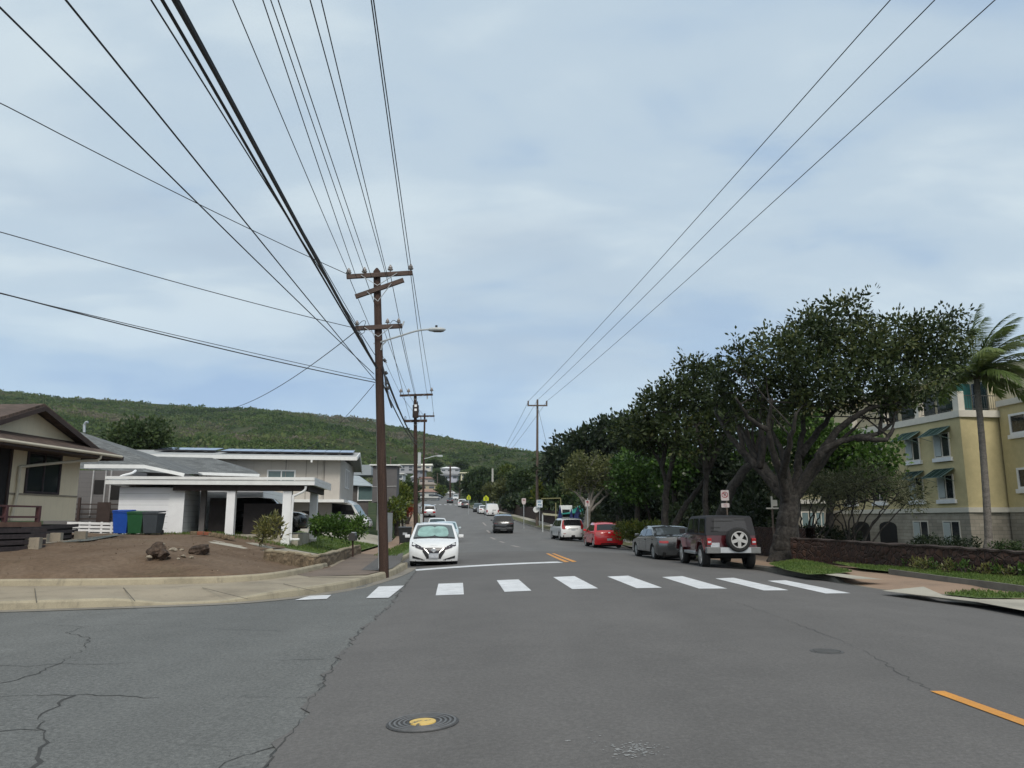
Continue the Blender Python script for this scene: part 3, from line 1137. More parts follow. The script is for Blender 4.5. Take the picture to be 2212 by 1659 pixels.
def bush(name, label, base, blobs, leafm, per_m3=30, leaves=10, ll=.12, lw=.06, cl=.15, up=.3, cat='bush', group=None, tbase=.5, tvar=.2, stems=3):
    t = Thing(name, label, cat, base, group=group)
    for k in range(stems):
        b = MB()
        bl = blobs[k % len(blobs)]
        e = Vector(bl[0]) + Vector([random.uniform(-.5, .5) * q for q in bl[1]])
        st = Vector((e.x * .4 + bl[0][0] * .6, e.y * .4 + bl[0][1] * .6, bl[0][2] - bl[1][2]))
        b.tube([st, st.lerp(e, .5) + Vector((.04, 0, 0)), e], [.025, .02, .01], 5)
        t.part('stem', b, M_bark_d)
    me = crown('foliage', blobs, per_m3, leaves, ll, lw, cl, up, .5, tvar, 1.0, tbase)
    V = np.empty(len(me.vertices) * 3, np.float32); me.vertices.foreach_get('co', V)
    V = V.reshape(-1, 3) - np.array(t.loc, np.float32)
    me.vertices.foreach_set('co', V.ravel()); me.update()
    t.part('foliage', me, leafm)
    return t


# scrub over the hillside: nobody could count these bushes
def scrub():
    N = 25000
    C, Rr, T_ = [], [], []
    while len(C) < N:
        ai = random.uniform(-.80, .30); qi = random.random() ** .9
        yr = ridge_y(ai)
        y = 205 + (yr + 16 - 205) * qi
        x = ai * y
        u = x - xc(y)
        if y < 480 and -11 < u < 11: continue
        if y < 300 and -75 < u < 20 and (y < 232 or u > -20): continue
        if y > 480 and abs(u) < 8 and y < 540: continue
        n1 = math.sin(x * .021 + 1.3) * math.sin(y * .017 + x * .008) + .6 * math.sin(x * .05 - y * .043 + 2)
        n2 = math.sin(x * .07 + 4 * math.sin(y * .013)) * math.sin(y * .055 + 1)
        if n2 > .4 and random.random() < .8 and qi > .2: continue
        r = random.uniform(.9, 2.1) * random.choice((.7, 1, 1, 1.2, 1.9)) * (1.15 if n1 > .3 else 1)
        C.append((x, y, ground_at(x, y) + r * .2)); Rr.append(r)
        T_.append(.46 + .24 * n1 + .16 * math.sin(x * .012 + y * .02) + random.gauss(0, .15) + (.10 if qi > .9 else 0) + (.2 if n2 > .5 else 0))
    C, Rr, T_ = np.array(C), np.array(Rr), np.array(T_)
    n = len(C); k = 22
    d = unit(rng.normal(size=(n * k, 3))); d[:, 2] = np.abs(d[:, 2]) * .9
    r = np.repeat(Rr, k)
    P = np.repeat(C, k, 0) + d * np.stack([r * 1.15, r * 1.15, r * .5], 1) * rng.uniform(.55, 1.0, (n * k, 1))
    D_ = np.cross(d, unit(rng.normal(size=(n * k, 3)))) + d * .35
    sz = r * .55 * rng.uniform(.6, 1.3, n * k)
    me = leaf_mesh('hillside_scrub', P, D_, sz, sz * .75, np.repeat(T_, k) + rng.normal(size=n * k) * .05)
    o = link('hillside_scrub', me, L_hill)
    tag(o, 'dense green and brown scrub covering the hillside', 'scrub', kind='stuff')


scrub()

# ---- the big spreading tree on the right verge
D0 = 28.0
tb = gnd(1690, 1206, .17); D0 = tb.y


def A(X, Y, dd=0.0): return at(X, Y, D0 + dd)


trunks = [([A(1690, 1216), A(1692, 1195), A(1697, 1150), A(1704, 1105), A(1706, 1070)], .50, .36),
          ([A(1660, 1216, -.3), A(1676, 1196), A(1690, 1160)], .07, .34),
          ([A(1724, 1215, .2), A(1716, 1194), A(1706, 1150)], .08, .34),
          ([A(1705, 1085), A(1672, 1050, .3), A(1630, 1000, .6), A(1595, 965, 1), A(1568, 930, 1.4), A(1545, 890, 2)], .23, .06),
          ([A(1640, 1010, .5), A(1648, 960, .2), A(1640, 905, 0), A(1650, 850)], .17, .05),
          ([A(1700, 1095), A(1690, 1030, -.6), A(1668, 970, -1), A(1660, 920, -1.3), A(1668, 860, -1.5)], .22, .05),
          ([A(1712, 1085), A(1722, 1030, .4), A(1728, 975, .7), A(1735, 920, 1), A(1740, 850, 1.2)], .23, .06),
          ([A(1714, 1075), A(1748, 1020, -.4), A(1770, 985, -.8), A(1800, 960, -1), A(1850, 945, -1.2), A(1900, 935, -1.2), A(1935, 905, -1)], .22, .05),
          ([A(1765, 990, -.7), A(1810, 930, -.9), A(1855, 895, -1.2), A(1890, 880, -1.2), A(1960, 870, -1)], .17, .05),
          ([A(1850, 946, -1.2), A(1880, 948, -1.6), A(1912, 950, -1.7), A(1930, 925, -1.7)], .14, .06),
          ([A(1728, 985, .6), A(1780, 915, 1.2), A(1830, 850, 1.5)], .18, .05),
          ([A(1660, 930, -1.2), A(1615, 900, -1.6), A(1590, 860, -2)], .12, .04),
          ([A(1690, 1030, -.6), A(1705, 960, -1.8), A(1720, 890, -2.4)], .18, .05),
          ([A(1900, 935, -1.2), A(1905, 900, -.8), A(1915, 860, -.5)], .09, .04)]
blobs = []
for X, Y, rx, rz, dd, ry in ((1610, 830, 70, 45, .8, 1.7), (1675, 770, 70, 58, -.6, 2.0), (1745, 740, 75, 65, .3, 2.3), (1800, 690, 70, 50, .8, 1.6),
                             (1840, 655, 42, 22, .6, .8), (1850, 760, 80, 65, -.4, 2.3), (1930, 740, 75, 62, .2, 2.0), (1995, 745, 60, 62, -.3, 1.7), (2040, 715, 40, 45, .2, 1.2),
                             (1975, 830, 70, 42, -.8, 1.7), (1890, 835, 70, 40, -1.2, 2.0), (1760, 825, 75, 50, -1.0, 2.2), (1690, 850, 60, 40, 1.2, 1.7),
                             (1585, 775, 42, 32, .3, 1.0), (1780, 850, 60, 32, 1.6, 1.5), (2035, 780, 40, 36, -.4, 1.1), (1560, 850, 45, 40, 1.2, 1.2),
                             (1660, 715, 14, 18, 0, .4), (1738, 668, 14, 20, .2, .4), (1590, 735, 14, 14, 0, .35), (2068, 668, 12, 20, 0, .4), (2030, 680, 12, 14, 0, .4), (1880, 640, 16, 14, .4, .4), (1610, 740, 10, 16, 0, .3), (2075, 745, 24, 30, .5, .7), (2060, 690, 20, 22, .3, .5), (1545, 800, 30, 24, .6, .8), (1935, 862, 46, 24, -.9, 1.2), (1985, 866, 30, 18, -1, .9), (1640, 880, 46, 24, .4, 1.2), (1820, 880, 46, 20, .8, 1.2), (1900, 885, 40, 22, -.6, 1.0), (1720, 885, 40, 22, -.4, 1.0), (1600, 905, 36, 24, 1.2, 1.0)):
    s = D0 / F
    blobs.append((A(X, Y, dd), (rx * s, ry, rz * s), .5 + (.12 if (X * 7 + Y) % 3 == 0 else -.05)))
tree('spreading_tree', 'large dark spreading tree with thick gnarled trunk on the kerbside grass by the jeep', tb,
     trunks, blobs, L_dark, M_bark, per_m3=15, leaves=12, ll=.19, lw=.10, cl=.27, up=.12, twigs=90, tvar=.22, tbase=.5, shell=.6)

# ---- the other street trees in the row behind
def rowtree(label, D, base_px, trunks_px, blobs_px, leafm, barkm=M_bark, name='street_tree', group='dark trees along the right side of the street', base_z=None, **kw):
    b = at(base_px[0], base_px[1], D)
    tr = [([at(x, y, D + (q[0] if q else 0)) for x, y, *q in pts], r0, r1) for pts, r0, r1 in trunks_px]
    s = D / F
    bl = [(at(x, y, D + dd), (rx * s, ry, rz * s)) + tuple(ex) for x, y, rx, rz, dd, ry, *ex in blobs_px]
    return tree(name, label, b, tr, bl, leafm, barkm, group=group, **kw)


rowtree('dark tree with a forked mossy trunk behind the grey sedan', 40, (1440, 1158),
        [(((1436, 1160), (1436, 1120), (1438, 1075), (1444, 1040)), .21, .15), (((1442, 1045), (1425, 1000, .5), (1400, 960, 1), (1375, 930, 1)), .13, .05),
         (((1443, 1042), (1452, 990, -.5), (1462, 930, -1), (1470, 880, -1)), .13, .05), (((1450, 1160), (1465, 1120), (1490, 1080), (1520, 1040), (1545, 990)), .20, .08),
         (((1430, 1010), (1440, 960), (1420, 900)), .12, .04)],
        [(1370, 925, 40, 34, 0, 2.2), (1415, 885, 48, 40, .5, 2.4), (1470, 850, 48, 42, 0, 2.2), (1520, 820, 42, 40, .6, 2.0), (1455, 925, 60, 36, -.6, 2.2), (1530, 900, 50, 46, .5, 2.4),
         (1400, 950, 50, 30, 1, 2.0), (1355, 945, 26, 26, .5, 1.2), (1495, 790, 26, 24, 0, 1.0), (1350, 900, 14, 16, 0, .5), (1420, 838, 16, 16, 0, .6), (1475, 795, 14, 14, 0, .5)],
        L_dark, per_m3=11, leaves=12, ll=.25, lw=.14, cl=.36, up=.12, twigs=26, tvar=.2)
rowtree('dark tree with a slim upright trunk between the forked tree and the leaning one', 38, (1523, 1150),
        [(((1523, 1155), (1526, 1110), (1524, 1060), (1530, 1010)), .17, .12), (((1529, 1015), (1512, 960), (1500, 910)), .14, .05), (((1530, 1012), (1560, 950), (1575, 900)), .14, .05)],
        [(1500, 960, 50, 34, 0, 1.6), (1545, 930, 50, 36, .6, 1.8), (1570, 880, 40, 36, 1, 1.4)],
        L_dark, per_m3=9, leaves=12, ll=.24, lw=.13, cl=.36, twigs=12)
rowtree('dark tree with a thick trunk leaning to the right behind the parking sign', 35, (1555, 1140),
        [(((1550, 1145), (1560, 1110), (1578, 1060), (1610, 1015), (1640, 985)), .29, .18), (((1638, 988), (1660, 940), (1670, 900)), .2, .06), (((1620, 1005), (1600, 950), (1590, 900)), .18, .05)],
        [(1640, 905, 50, 30, 1, 1.8), (1600, 890, 44, 32, .4, 1.6), (1690, 890, 46, 34, 1.4, 1.8)],
        L_dark, per_m3=9, leaves=12, ll=.24, lw=.13, cl=.36, twigs=12)
# broad dark canopies farther back
rowtree('broad dark flat-topped tree rising behind the small olive tree', 92, (1270, 1130),
        [(((1275, 1135), (1275, 1090), (1268, 1050), (1250, 1010)), .9, .5), (((1262, 1035), (1230, 1000), (1215, 985)), .45, .15), (((1268, 1050), (1300, 990), (1330, 960)), .5, .15), (((1258, 1020), (1270, 970), (1285, 950)), .4, .15),
         (((1240, 1000), (1220, 1040), (1228, 1060)), .16, .08)],
        [(1195, 1010, 30, 42, 0, 4), (1222, 985, 42, 38, 0, 4.5), (1262, 968, 46, 36, 1, 5), (1300, 950, 42, 36, 0, 5), (1335, 935, 40, 40, -1, 5), (1230, 1030, 50, 26, 2, 4), (1290, 1005, 56, 38, 2, 5), (1245, 950, 22, 14, 0, 2), (1290, 930, 18, 12, 0, 2), (1350, 985, 50, 40, 3, 5)],
        L_deep, per_m3=1.15, leaves=11, ll=.62, lw=.34, cl=.7, twigs=14)
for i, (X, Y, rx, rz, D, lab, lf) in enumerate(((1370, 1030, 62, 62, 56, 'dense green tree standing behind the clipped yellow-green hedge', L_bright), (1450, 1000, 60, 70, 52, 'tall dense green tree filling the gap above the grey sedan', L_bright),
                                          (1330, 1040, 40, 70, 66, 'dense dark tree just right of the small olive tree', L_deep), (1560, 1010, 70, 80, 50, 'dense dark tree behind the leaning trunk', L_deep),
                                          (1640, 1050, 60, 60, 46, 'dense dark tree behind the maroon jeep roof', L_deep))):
    s = D / F
    gz = zb(D) + .1
    b = at(X, Y, D); b.z = gz
    bl = [(at(X + random.uniform(-.45, .45) * rx, Y + random.uniform(-.5, .6) * rz, D + random.uniform(-1, 2)), (rx * s * .55, 2.2, rz * s * .5)) for k in range(7)] + [(at(X, Y, D), (rx * s * .8, 2.6, rz * s * .8))]
    tree('background_tree', lab, b, [([b, b + Vector((.2, 0, (bl[7][0].z - gz) * .5)), bl[7][0]], .3, .1), ([b + Vector((.8, .3, 0)), b + Vector((1.2, .3, 1.5)), bl[2][0]], .16, .06)],
         bl, lf, M_bark_d, per_m3=5, leaves=11, ll=.28, lw=.2, cl=.42, twigs=8, tbase=.3, group='dense trees behind the street row')
# low dark undergrowth under those trees
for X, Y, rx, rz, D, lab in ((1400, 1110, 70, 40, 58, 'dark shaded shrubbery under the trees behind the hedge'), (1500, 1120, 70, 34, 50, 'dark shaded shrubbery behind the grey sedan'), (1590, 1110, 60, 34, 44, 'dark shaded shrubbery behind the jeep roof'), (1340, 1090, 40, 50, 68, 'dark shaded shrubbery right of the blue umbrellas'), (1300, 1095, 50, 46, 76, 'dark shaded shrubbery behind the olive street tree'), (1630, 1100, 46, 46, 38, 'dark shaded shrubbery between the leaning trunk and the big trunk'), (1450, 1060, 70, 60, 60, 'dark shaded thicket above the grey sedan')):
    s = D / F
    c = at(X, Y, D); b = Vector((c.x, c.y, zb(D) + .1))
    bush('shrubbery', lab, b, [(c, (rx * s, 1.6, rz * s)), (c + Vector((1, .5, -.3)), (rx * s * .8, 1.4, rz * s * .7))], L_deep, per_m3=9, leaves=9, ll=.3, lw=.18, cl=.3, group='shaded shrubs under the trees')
# seagrape with big bright leaves in front of the yellow building
D = 38
s = D / F
b = at(1790, 1140, D); b.z = .2
bl = [(at(X, Y, D + dd), (rx * s, 1.6, rz * s), tt) for X, Y, rx, rz, dd, tt in ((1840, 985, 62, 58, 0, .6), (1900, 1000, 40, 55, .3, .62), (1790, 960, 60, 45, .5, .55), (1700, 960, 66, 46, 1.2, .45), (1640, 965, 50, 40, 1, .45), (1870, 1050, 50, 28, 0, .3), (1810, 1040, 60, 34, .6, .3), (1740, 925, 60, 34, 1.5, .5), (1760, 1020, 70, 44, 1.5, .35))]
tree('seagrape_tree', 'bright green round-leaved tree between the big tree and the yellow building', b,
     [([b, at(1795, 1090, D), at(1820, 1040, D)], .22, .12), ([at(1795, 1090, D), at(1760, 1040, D + .6), at(1720, 990, D + 1)], .16, .07), ([at(1800, 1080, D), at(1860, 1030, D), at(1880, 1000, D)], .14, .06)],
     bl, L_bright, M_bark, per_m3=15, leaves=9, ll=.21, lw=.20, cl=.32, up=.15, twigs=14, tvar=.28)
# small bare-limbed trees with thin grey-green leaves in front of the arches
for X, D, lab, sp in ((1870, 33, 'low bare-branched tree with wispy grey-green leaves in front of the stone arches', 1.0), (1765, 35, 'low bare-branched tree with wispy leaves right of the big trunk', .8)):
    b = at(X - 30, 1160, D); b.z = .2
    tr = []
    bl = []
    for k in range(9):
        dx = (-95 + 24 * k) * sp
        top = at(X + dx, 1075 - 30 * math.cos(dx / 60) + random.uniform(-12, 12), D + random.uniform(-.8, .8))
        kn = b.lerp(top, .4) + Vector((random.uniform(-.2, .2), 0, random.uniform(-.25, .1)))
        tr.append(([b + Vector((random.uniform(-.3, .3) + .002 * dx, random.uniform(-.2, .2), 0)), kn, kn.lerp(top, .5) + Vector((random.uniform(-.2, .2), 0, -.12)), top], .048, .016))
        bl.append((top + Vector((0, 0, .15)), (.75, .7, .55)))
    bl.append((at(X + 95 * sp, 1078, D), (.8, .7, .55)))
    tree('plumeria_tree', lab, b, tr, bl, L_sage, M_bark, per_m3=32, leaves=9, ll=.20, lw=.045, cl=.3, up=.1, twigs=14, group='low bare-branched trees by the yellow building', sides=6)
# olive street tree by the red car
D = 58
s = D / F
b = at(1268, 1150, D)
bl = [(at(X, Y, D + dd), (rx * s, 1.5, rz * s), tt) for X, Y, rx, rz, dd, tt in ((1262, 1015, 34, 26, 0, .6), (1235, 1030, 26, 26, .4, .5), (1290, 1018, 30, 26, -.3, .6), (1312, 1005, 20, 16, 0, .65), (1255, 990, 22, 14, 0, .65), (1222, 1050, 22, 18, 0, .4), (1270, 1045, 42, 18, .3, .35), (1300, 1042, 24, 20, 0, .4), (1240, 995, 12, 10, 0, .6), (1290, 988, 10, 12, 0, .6))]
tree('olive_street_tree', 'small olive-green street tree with pale forked trunk between the white suv and the red hatchback', b,
     [([at(1266, 1156, D), at(1268, 1125, D), at(1272, 1100, D)], .30, .2), ([at(1271, 1105, D), at(1262, 1080, D), at(1254, 1070, D), at(1256, 1050, D)], .13, .05), ([at(1272, 1102, D), at(1290, 1070, D), at(1310, 1050, D)], .15, .05), ([at(1276, 1105, D), at(1300, 1080, D), at(1322, 1062, D)], .12, .04), ([at(1268, 1100, D), at(1250, 1070, D), at(1225, 1052, D)], .09, .04)],
     bl, L_olive, M_bark2, per_m3=9, leaves=12, ll=.22, lw=.12, cl=.3, twigs=16)
# clipped hedge
D = 46
for X, lab in ((1362, 'clipped yellow-green hedge beside the red hatchback'), (1398, 'clipped yellow-green hedge left of the grey sedan')):
    s = D / F
    c = at(X, 1148, D)
    bush('hedge', lab, Vector((c.x, c.y, .15)), [(c + Vector((k * .45 - .5, random.uniform(-.3, .3), .05 * k)), (.62, .9, .55)) for k in range(3)], L_yel, per_m3=70, leaves=9, ll=.13, lw=.07, cl=.14, tbase=.42, group='hedges by the parked cars')
# middle-distance trees up the right side
MID = [(1185, 1065, 34, 34, 100, 'round yellow-green tree behind the tall right pole', L_yel, .25), (1150, 1075, 26, 24, 118, 'small green tree left of the tall right pole', L_mid, .5),
       (1128, 1040, 34, 34, 150, 'round green tree above the far parked cars', L_mid, .5), (1090, 1032, 30, 30, 190, 'dark round tree beside the pale pole', L_mid, .35), (1098, 1018, 18, 14, 185, 'yellow-green topped tree beside the pale pole', L_yel, .3),
       (1062, 1062, 24, 22, 165, 'pale olive tree above the white cargo van', L_olive, .45), (1092, 1058, 24, 22, 155, 'pale olive tree with a forked trunk above the black suv', L_olive, .5), (1035, 1055, 22, 26, 200, 'dark tree beside the two yellow school signs', L_mid, .3),
       (1018, 1040, 22, 26, 230, 'dark green tree at the right of the uphill street', L_mid, .35), (1050, 1030, 22, 22, 230, 'green tree beyond the yellow school signs', L_mid, .5), (1165, 1025, 26, 30, 160, 'grey-green tree between the pale pole and the tall pole', L_mid, .6),
       (1110, 1085, 28, 16, 130, 'dark low tree over the far stone wall', L_deep, .5), (1215, 1075, 28, 26, 84, 'dark green tree behind the yellow gate', L_mid, .45), (1205, 1040, 24, 20, 96, 'grey-green tree in the shade of the broad dark tree', L_mid, .65)]
for X, Y, rx, rz, D, lab, lf, tt in MID:
    s = D / F
    c = at(X, Y, D)
    b = Vector((c.x, c.y, zb(D) + .15))
    bl = [(at(X + random.uniform(-.5, .5) * rx, Y + random.uniform(-.45, .5) * rz, D + random.uniform(-1, 1)), (rx * s * .6, 1.8 + D * .008, rz * s * .55), tt + random.uniform(-.12, .12)) for k in range(5)] + [(c, (rx * s * .75, 2 + D * .008, rz * s * .7), tt)]
    pale = 'forked' in lab or 'pale olive' in lab
    tree('roadside_tree', lab, b, [([b, b + Vector((.1, 0, (c.z - b.z) * .5)), c], .22, .08), ([b + Vector((.1, 0, .5)), b + Vector((.9, 0, (c.z - b.z) * .6)), bl[1][0]], .12, .05)],
         bl, lf, M_bark2 if pale else M_bark_d, per_m3=2.6 if D < 140 else 1.6, leaves=11, ll=.45 + D * .0014, lw=.24 + D * .0007, cl=.5, twigs=4, group='trees up the right side of the street')
for X, Y, rx, rz, D, lab, lf, tt in ((893, 1052, 14, 10, 300, 'dark bushy tree left of the tan far house', L_mid, .35), (955, 1040, 14, 11, 380, 'dark tree between the tan house and the pale blue far house', L_deep, .6), (945, 1024, 12, 9, 420, 'green tree above the reddish far roof', L_mid, .5),
                          (990, 1050, 14, 9, 350, 'dark tree below the cream far house', L_deep, .6), (1030, 1022, 16, 12, 400, 'green tree right of the cream far house', L_mid, .5), (952, 1062, 10, 12, 290, 'yellow-green tree beside the far crosswalk', L_yel, .25),
                          (893, 1076, 12, 12, 245, 'dark round tree left of the white far house', L_mid, .4), (1012, 1062, 16, 12, 300, 'dark tree at the right end of the far street', L_mid, .35), (935, 1000, 20, 8, 460, 'green tree above the white-roofed far houses', L_mid, .55),
                          (995, 1004, 18, 8, 470, 'green tree above the pale blue far house', L_mid, .45), (860, 1050, 14, 14, 240, 'dark tree right of the grey blank-walled house', L_mid, .35), (965, 1048, 8, 8, 370, 'small dark tree under the pale blue far house', L_deep, .5)):
    s = D / F
    c = at(X, Y, D)
    b = Vector((c.x, c.y, c.z - rz * s - .8))
    bl = [(at(X + random.uniform(-.5, .5) * rx, Y + random.uniform(-.4, .5) * rz, D + random.uniform(-1, 1)), (rx * s * .6, 2.0, rz * s * .6), tt + random.uniform(-.12, .12)) for k in range(4)] + [(c, (rx * s * .75, 2.4, rz * s * .75), tt)]
    tree('hillside_tree', lab, b, [([b, b.lerp(c, .5), c], .3, .1)], bl, lf, M_bark_d, per_m3=1.3, leaves=10, ll=.9, lw=.6, cl=.6, group='trees round the far houses')
# left side greenery
LEFT = [(300, 940, 84, 44, 62, 'large round dense mango-like tree above the grey shingle roof', L_mid, .6, 'round_tree'),
        (868, 1078, 17, 44, 80, 'tall yellow-green tree behind the second pole', L_yel, .3, 'roadside_tree'), (858, 1098, 16, 30, 66, 'yellow-green shrub tree beside the white gate', L_yel, .25, 'roadside_tree'),
        (882, 1060, 10, 24, 96, 'narrow green tree left of the second pole', L_mid, .4, 'roadside_tree')]
for X, Y, rx, rz, D, lab, lf, tt, nm in LEFT:
    s = D / F
    c = at(X, Y, D)
    b = Vector((c.x, c.y, lot_z(c.x, c.y)))
    bl = [(at(X + random.uniform(-.5, .5) * rx, Y + random.uniform(-.35, .5) * rz, D + random.uniform(-1, 1)), (rx * s * .55, 1.6, rz * s * .55), tt + random.uniform(-.1, .1)) for k in range(7)] + [(c, (rx * s * .8, 2.2, rz * s * .75), tt)]
    tree(nm, lab, b, [([b, b.lerp(c, .5), c], .24, .1), ([b + Vector((.1, 0, .3)), b.lerp(c, .4) + Vector((.5, 0, 0)), bl[1][0]], .14, .05)], bl, lf, M_bark_d, per_m3=5, leaves=11, ll=.34, lw=.2, cl=.4, twigs=6,
         group='greenery on the left of the street' if nm != 'round_tree' else None)
D = 92
c = at(880, 1098, D)
bush('red_flowering_bush', 'bush of red flowers left of the second pole', Vector((c.x, c.y, zb(D) + .2)), [(c, (.9, .9, .8))], L_red, per_m3=60, leaves=8, ll=.2, lw=.14, cl=.2)
D = 34
for X, Y, rx, rz, lab, tt in ((700, 1132, 26, 16, 'leafy green hedge between the carport and the white van', .45), (748, 1134, 36, 24, 'thick leafy green hedge in front of the white van', .45), (690, 1128, 14, 18, 'loose weedy green shrub beside the carport column', .6)):
    s = D / F
    c = at(X, Y + 6, D)
    bush('hedge', lab, Vector((c.x, c.y, c.z - rz * s)), [(c + Vector((q * rx * s * .6, random.uniform(-.3, .3), random.uniform(-.05, .08))), (rx * s * .62, .7, rz * s)) for q in (-1, 0, 1)], L_bright, per_m3=95, leaves=9, ll=.14, lw=.09, cl=.15, tbase=tt + .1, group='hedges on the left')
D = 29.5
c = at(578, 1136, D)
bush('croton_bush', 'yellowish spiky-leaved bush beside the carport column', at(578, 1162, D), [(c, (.42, .4, .42)), (c + Vector((-.2, 0, -.3)), (.38, .4, .3)), (c + Vector((.3, .1, -.05)), (.3, .3, .4)), (c + Vector((.52, 0, -.2)), (.25, .2, .25))], L_croton, per_m3=75, leaves=12, ll=.24, lw=.06, cl=.14, up=.55, stems=9)


# grass blades on the near verges and the lawn
def blades(name, label, regions, dens, h, lf=None):
    P = []
    for pts, zf in regions:
        xs, ys = [p.x for p in pts], [p.y for p in pts]
        area = (max(xs) - min(xs)) * (max(ys) - min(ys))
        n = int(area * dens)
        q = np.stack([rng.uniform(min(xs), max(xs), n), rng.uniform(min(ys), max(ys), n)], 1)
        inside = np.zeros(n, bool)
        j = len(pts) - 1
        for i in range(len(pts)):
            xi, yi, xj, yj = pts[i].x, pts[i].y, pts[j].x, pts[j].y
            cond = ((yi > q[:, 1]) != (yj > q[:, 1])) & (q[:, 0] < (xj - xi) * (q[:, 1] - yi) / (yj - yi + 1e-12) + xi)
            inside ^= cond
            j = i
        q = q[inside]
        for x, y in q: P.append((x, y, zf(x, y)))
    P = np.array(P); n = len(P)
    D_ = rng.normal(size=(n, 3)) * .45; D_[:, 2] = 1
    t_ = .45 + .25 * np.sin(P[:, 0] * 2.1 + 1) * np.sin(P[:, 1] * 1.7) + rng.normal(size=n) * .15
    me = leaf_mesh(name, P, D_, h * rng.uniform(.5, 1.3, n), .018 * rng.uniform(.6, 1.4, n) * (h / .06) ** .5, t_)
    o = link(name, me, lf or L_grass)
    tag(o, label, 'grass', kind='stuff')


blades('verge_grass', 'short green grass on the verge by the lava rock wall', [(P, (lambda z: (lambda x, y: z))(z)) for P, z in GRASS], 620, .07)
lw_ = [Vector((xl(y) - 2.5 - w, y, 0)) for y, w in ((31.4, 0), (46, 0), (46, 9), (31.4, 9))]
vg = [Vector((xl(y) - w, y, 0)) for y, w in ((31.5, .18), (50, .18), (50, 1.1), (31.5, 1.1))]
blades('lawn_grass', 'green lawn grass in front of the hedge on the left', [(lw_, lambda x, y: lot_z(x, y) + .03), (vg, lambda x, y: .15)], 130, .11)
vr = [Vector((xr(y) + w, y, 0)) for y, w in ((34, .2), (45, .2), (45, 1.7), (34, 1.7))]
blades('verge_grass', 'short green grass on the verge beside the parked sedan', [(vr, lambda x, y: .16)], 160, .09)
# leaf litter and weeds on the bare yard
P = []
for k in range(1300):
    x = random.uniform(-24, -6.5); y = random.uniform(16, 27)
    if y < y_front(x) + .3: continue
    P.append((x, y, min(lot_z(x, y) + .10, .29 + .2 * (y - y_front(x))) + .015))
P = np.array(P)
D_ = rng.normal(size=P.shape); D_[:, 2] = np.abs(D_[:, 2]) * .3
o = link('yard_litter', leaf_mesh('yard_litter', P, D_, rng.uniform(.02, .06, len(P)), rng.uniform(.015, .035, len(P)), rng.random(len(P))),
         leaf_mat('litter', [(0, (.09, .062, .042)), (.6, (.17, .125, .085)), (1, (.30, .25, .18))], .9))
tag(o, 'dry clods and leaf litter scattered over the bare earth yard', 'litter', kind='stuff')
# ------------------------------------------------------------------ vehicles
M_tail = mat('tail_lamp_red', (.32, .012, .015), .2, .1, 10, 0, 0, .5, .6)
M_head = mat('head_lamp', (.16, .155, .165), .12, .2, 14, 0, 0, .6, .6)
M_headl = mat('head_lamp_clear', (.45, .46, .48), .12, .15, 14, 0, 0, .6, .6)
M_plate = mat('plate_white', (.42, .44, .47), .4, .22, 22)
M_under = mat('under_black', (.010, .010, .010), .9, .2, 4)
M_shade = mat('sunshade_teal', (.22, .36, .33), .35, .3, 3, spec=.5)
M_wind = glass('windscreen', (.035, .055, .060), .05)
M_tint = glass('tinted_glass', (.012, .013, .015), .06)
M_wind_b = glass('windscreen_pale', (.09, .15, .17), .06)

# top outlines from front to rear: (fraction of length, fraction of height); c = foot of windscreen, f = front of roof, r = rear of roof, g = foot of rear window
PROFILES = {
    'hatch': dict(pts=[(.012, .13), (0, .22), (.004, .36), (.022, .45), (.06, .515), (.15, .585), (.215, .63), (.44, .955), (.55, 1), (.70, .985), (.84, .925), (.965, .66), (.99, .56), (1, .42), (.995, .26), (.98, .14)], c=6, f=7, r=10, g=11),
    'sedan': dict(pts=[(.012, .13), (0, .24), (.005, .38), (.025, .46), (.10, .555), (.20, .61), (.265, .64), (.42, .955), (.52, 1), (.62, .985), (.70, .935), (.845, .705), (.93, .69), (.985, .665), (.995, .55), (1, .40), (.99, .25), (.975, .16)], c=6, f=7, r=10, g=11),
    'suv': dict(pts=[(.012, .15), (0, .24), (.004, .40), (.018, .50), (.07, .565), (.17, .60), (.225, .625), (.385, .955), (.52, 1), (.75, .99), (.90, .94), (.975, .62), (.99, .55), (1, .42), (.997, .26), (.98, .16)], c=6, f=7, r=10, g=11),
    'van': dict(pts=[(.012, .13), (0, .2), (.004, .32), (.02, .40), (.06, .45), (.12, .49), (.17, .52), (.30, .95), (.40, 1), (.80, 1), (.965, .97), (.985, .60), (.99, .52), (1, .36), (1, .22), (.985, .12)], c=6, f=7, r=10, g=11),
}


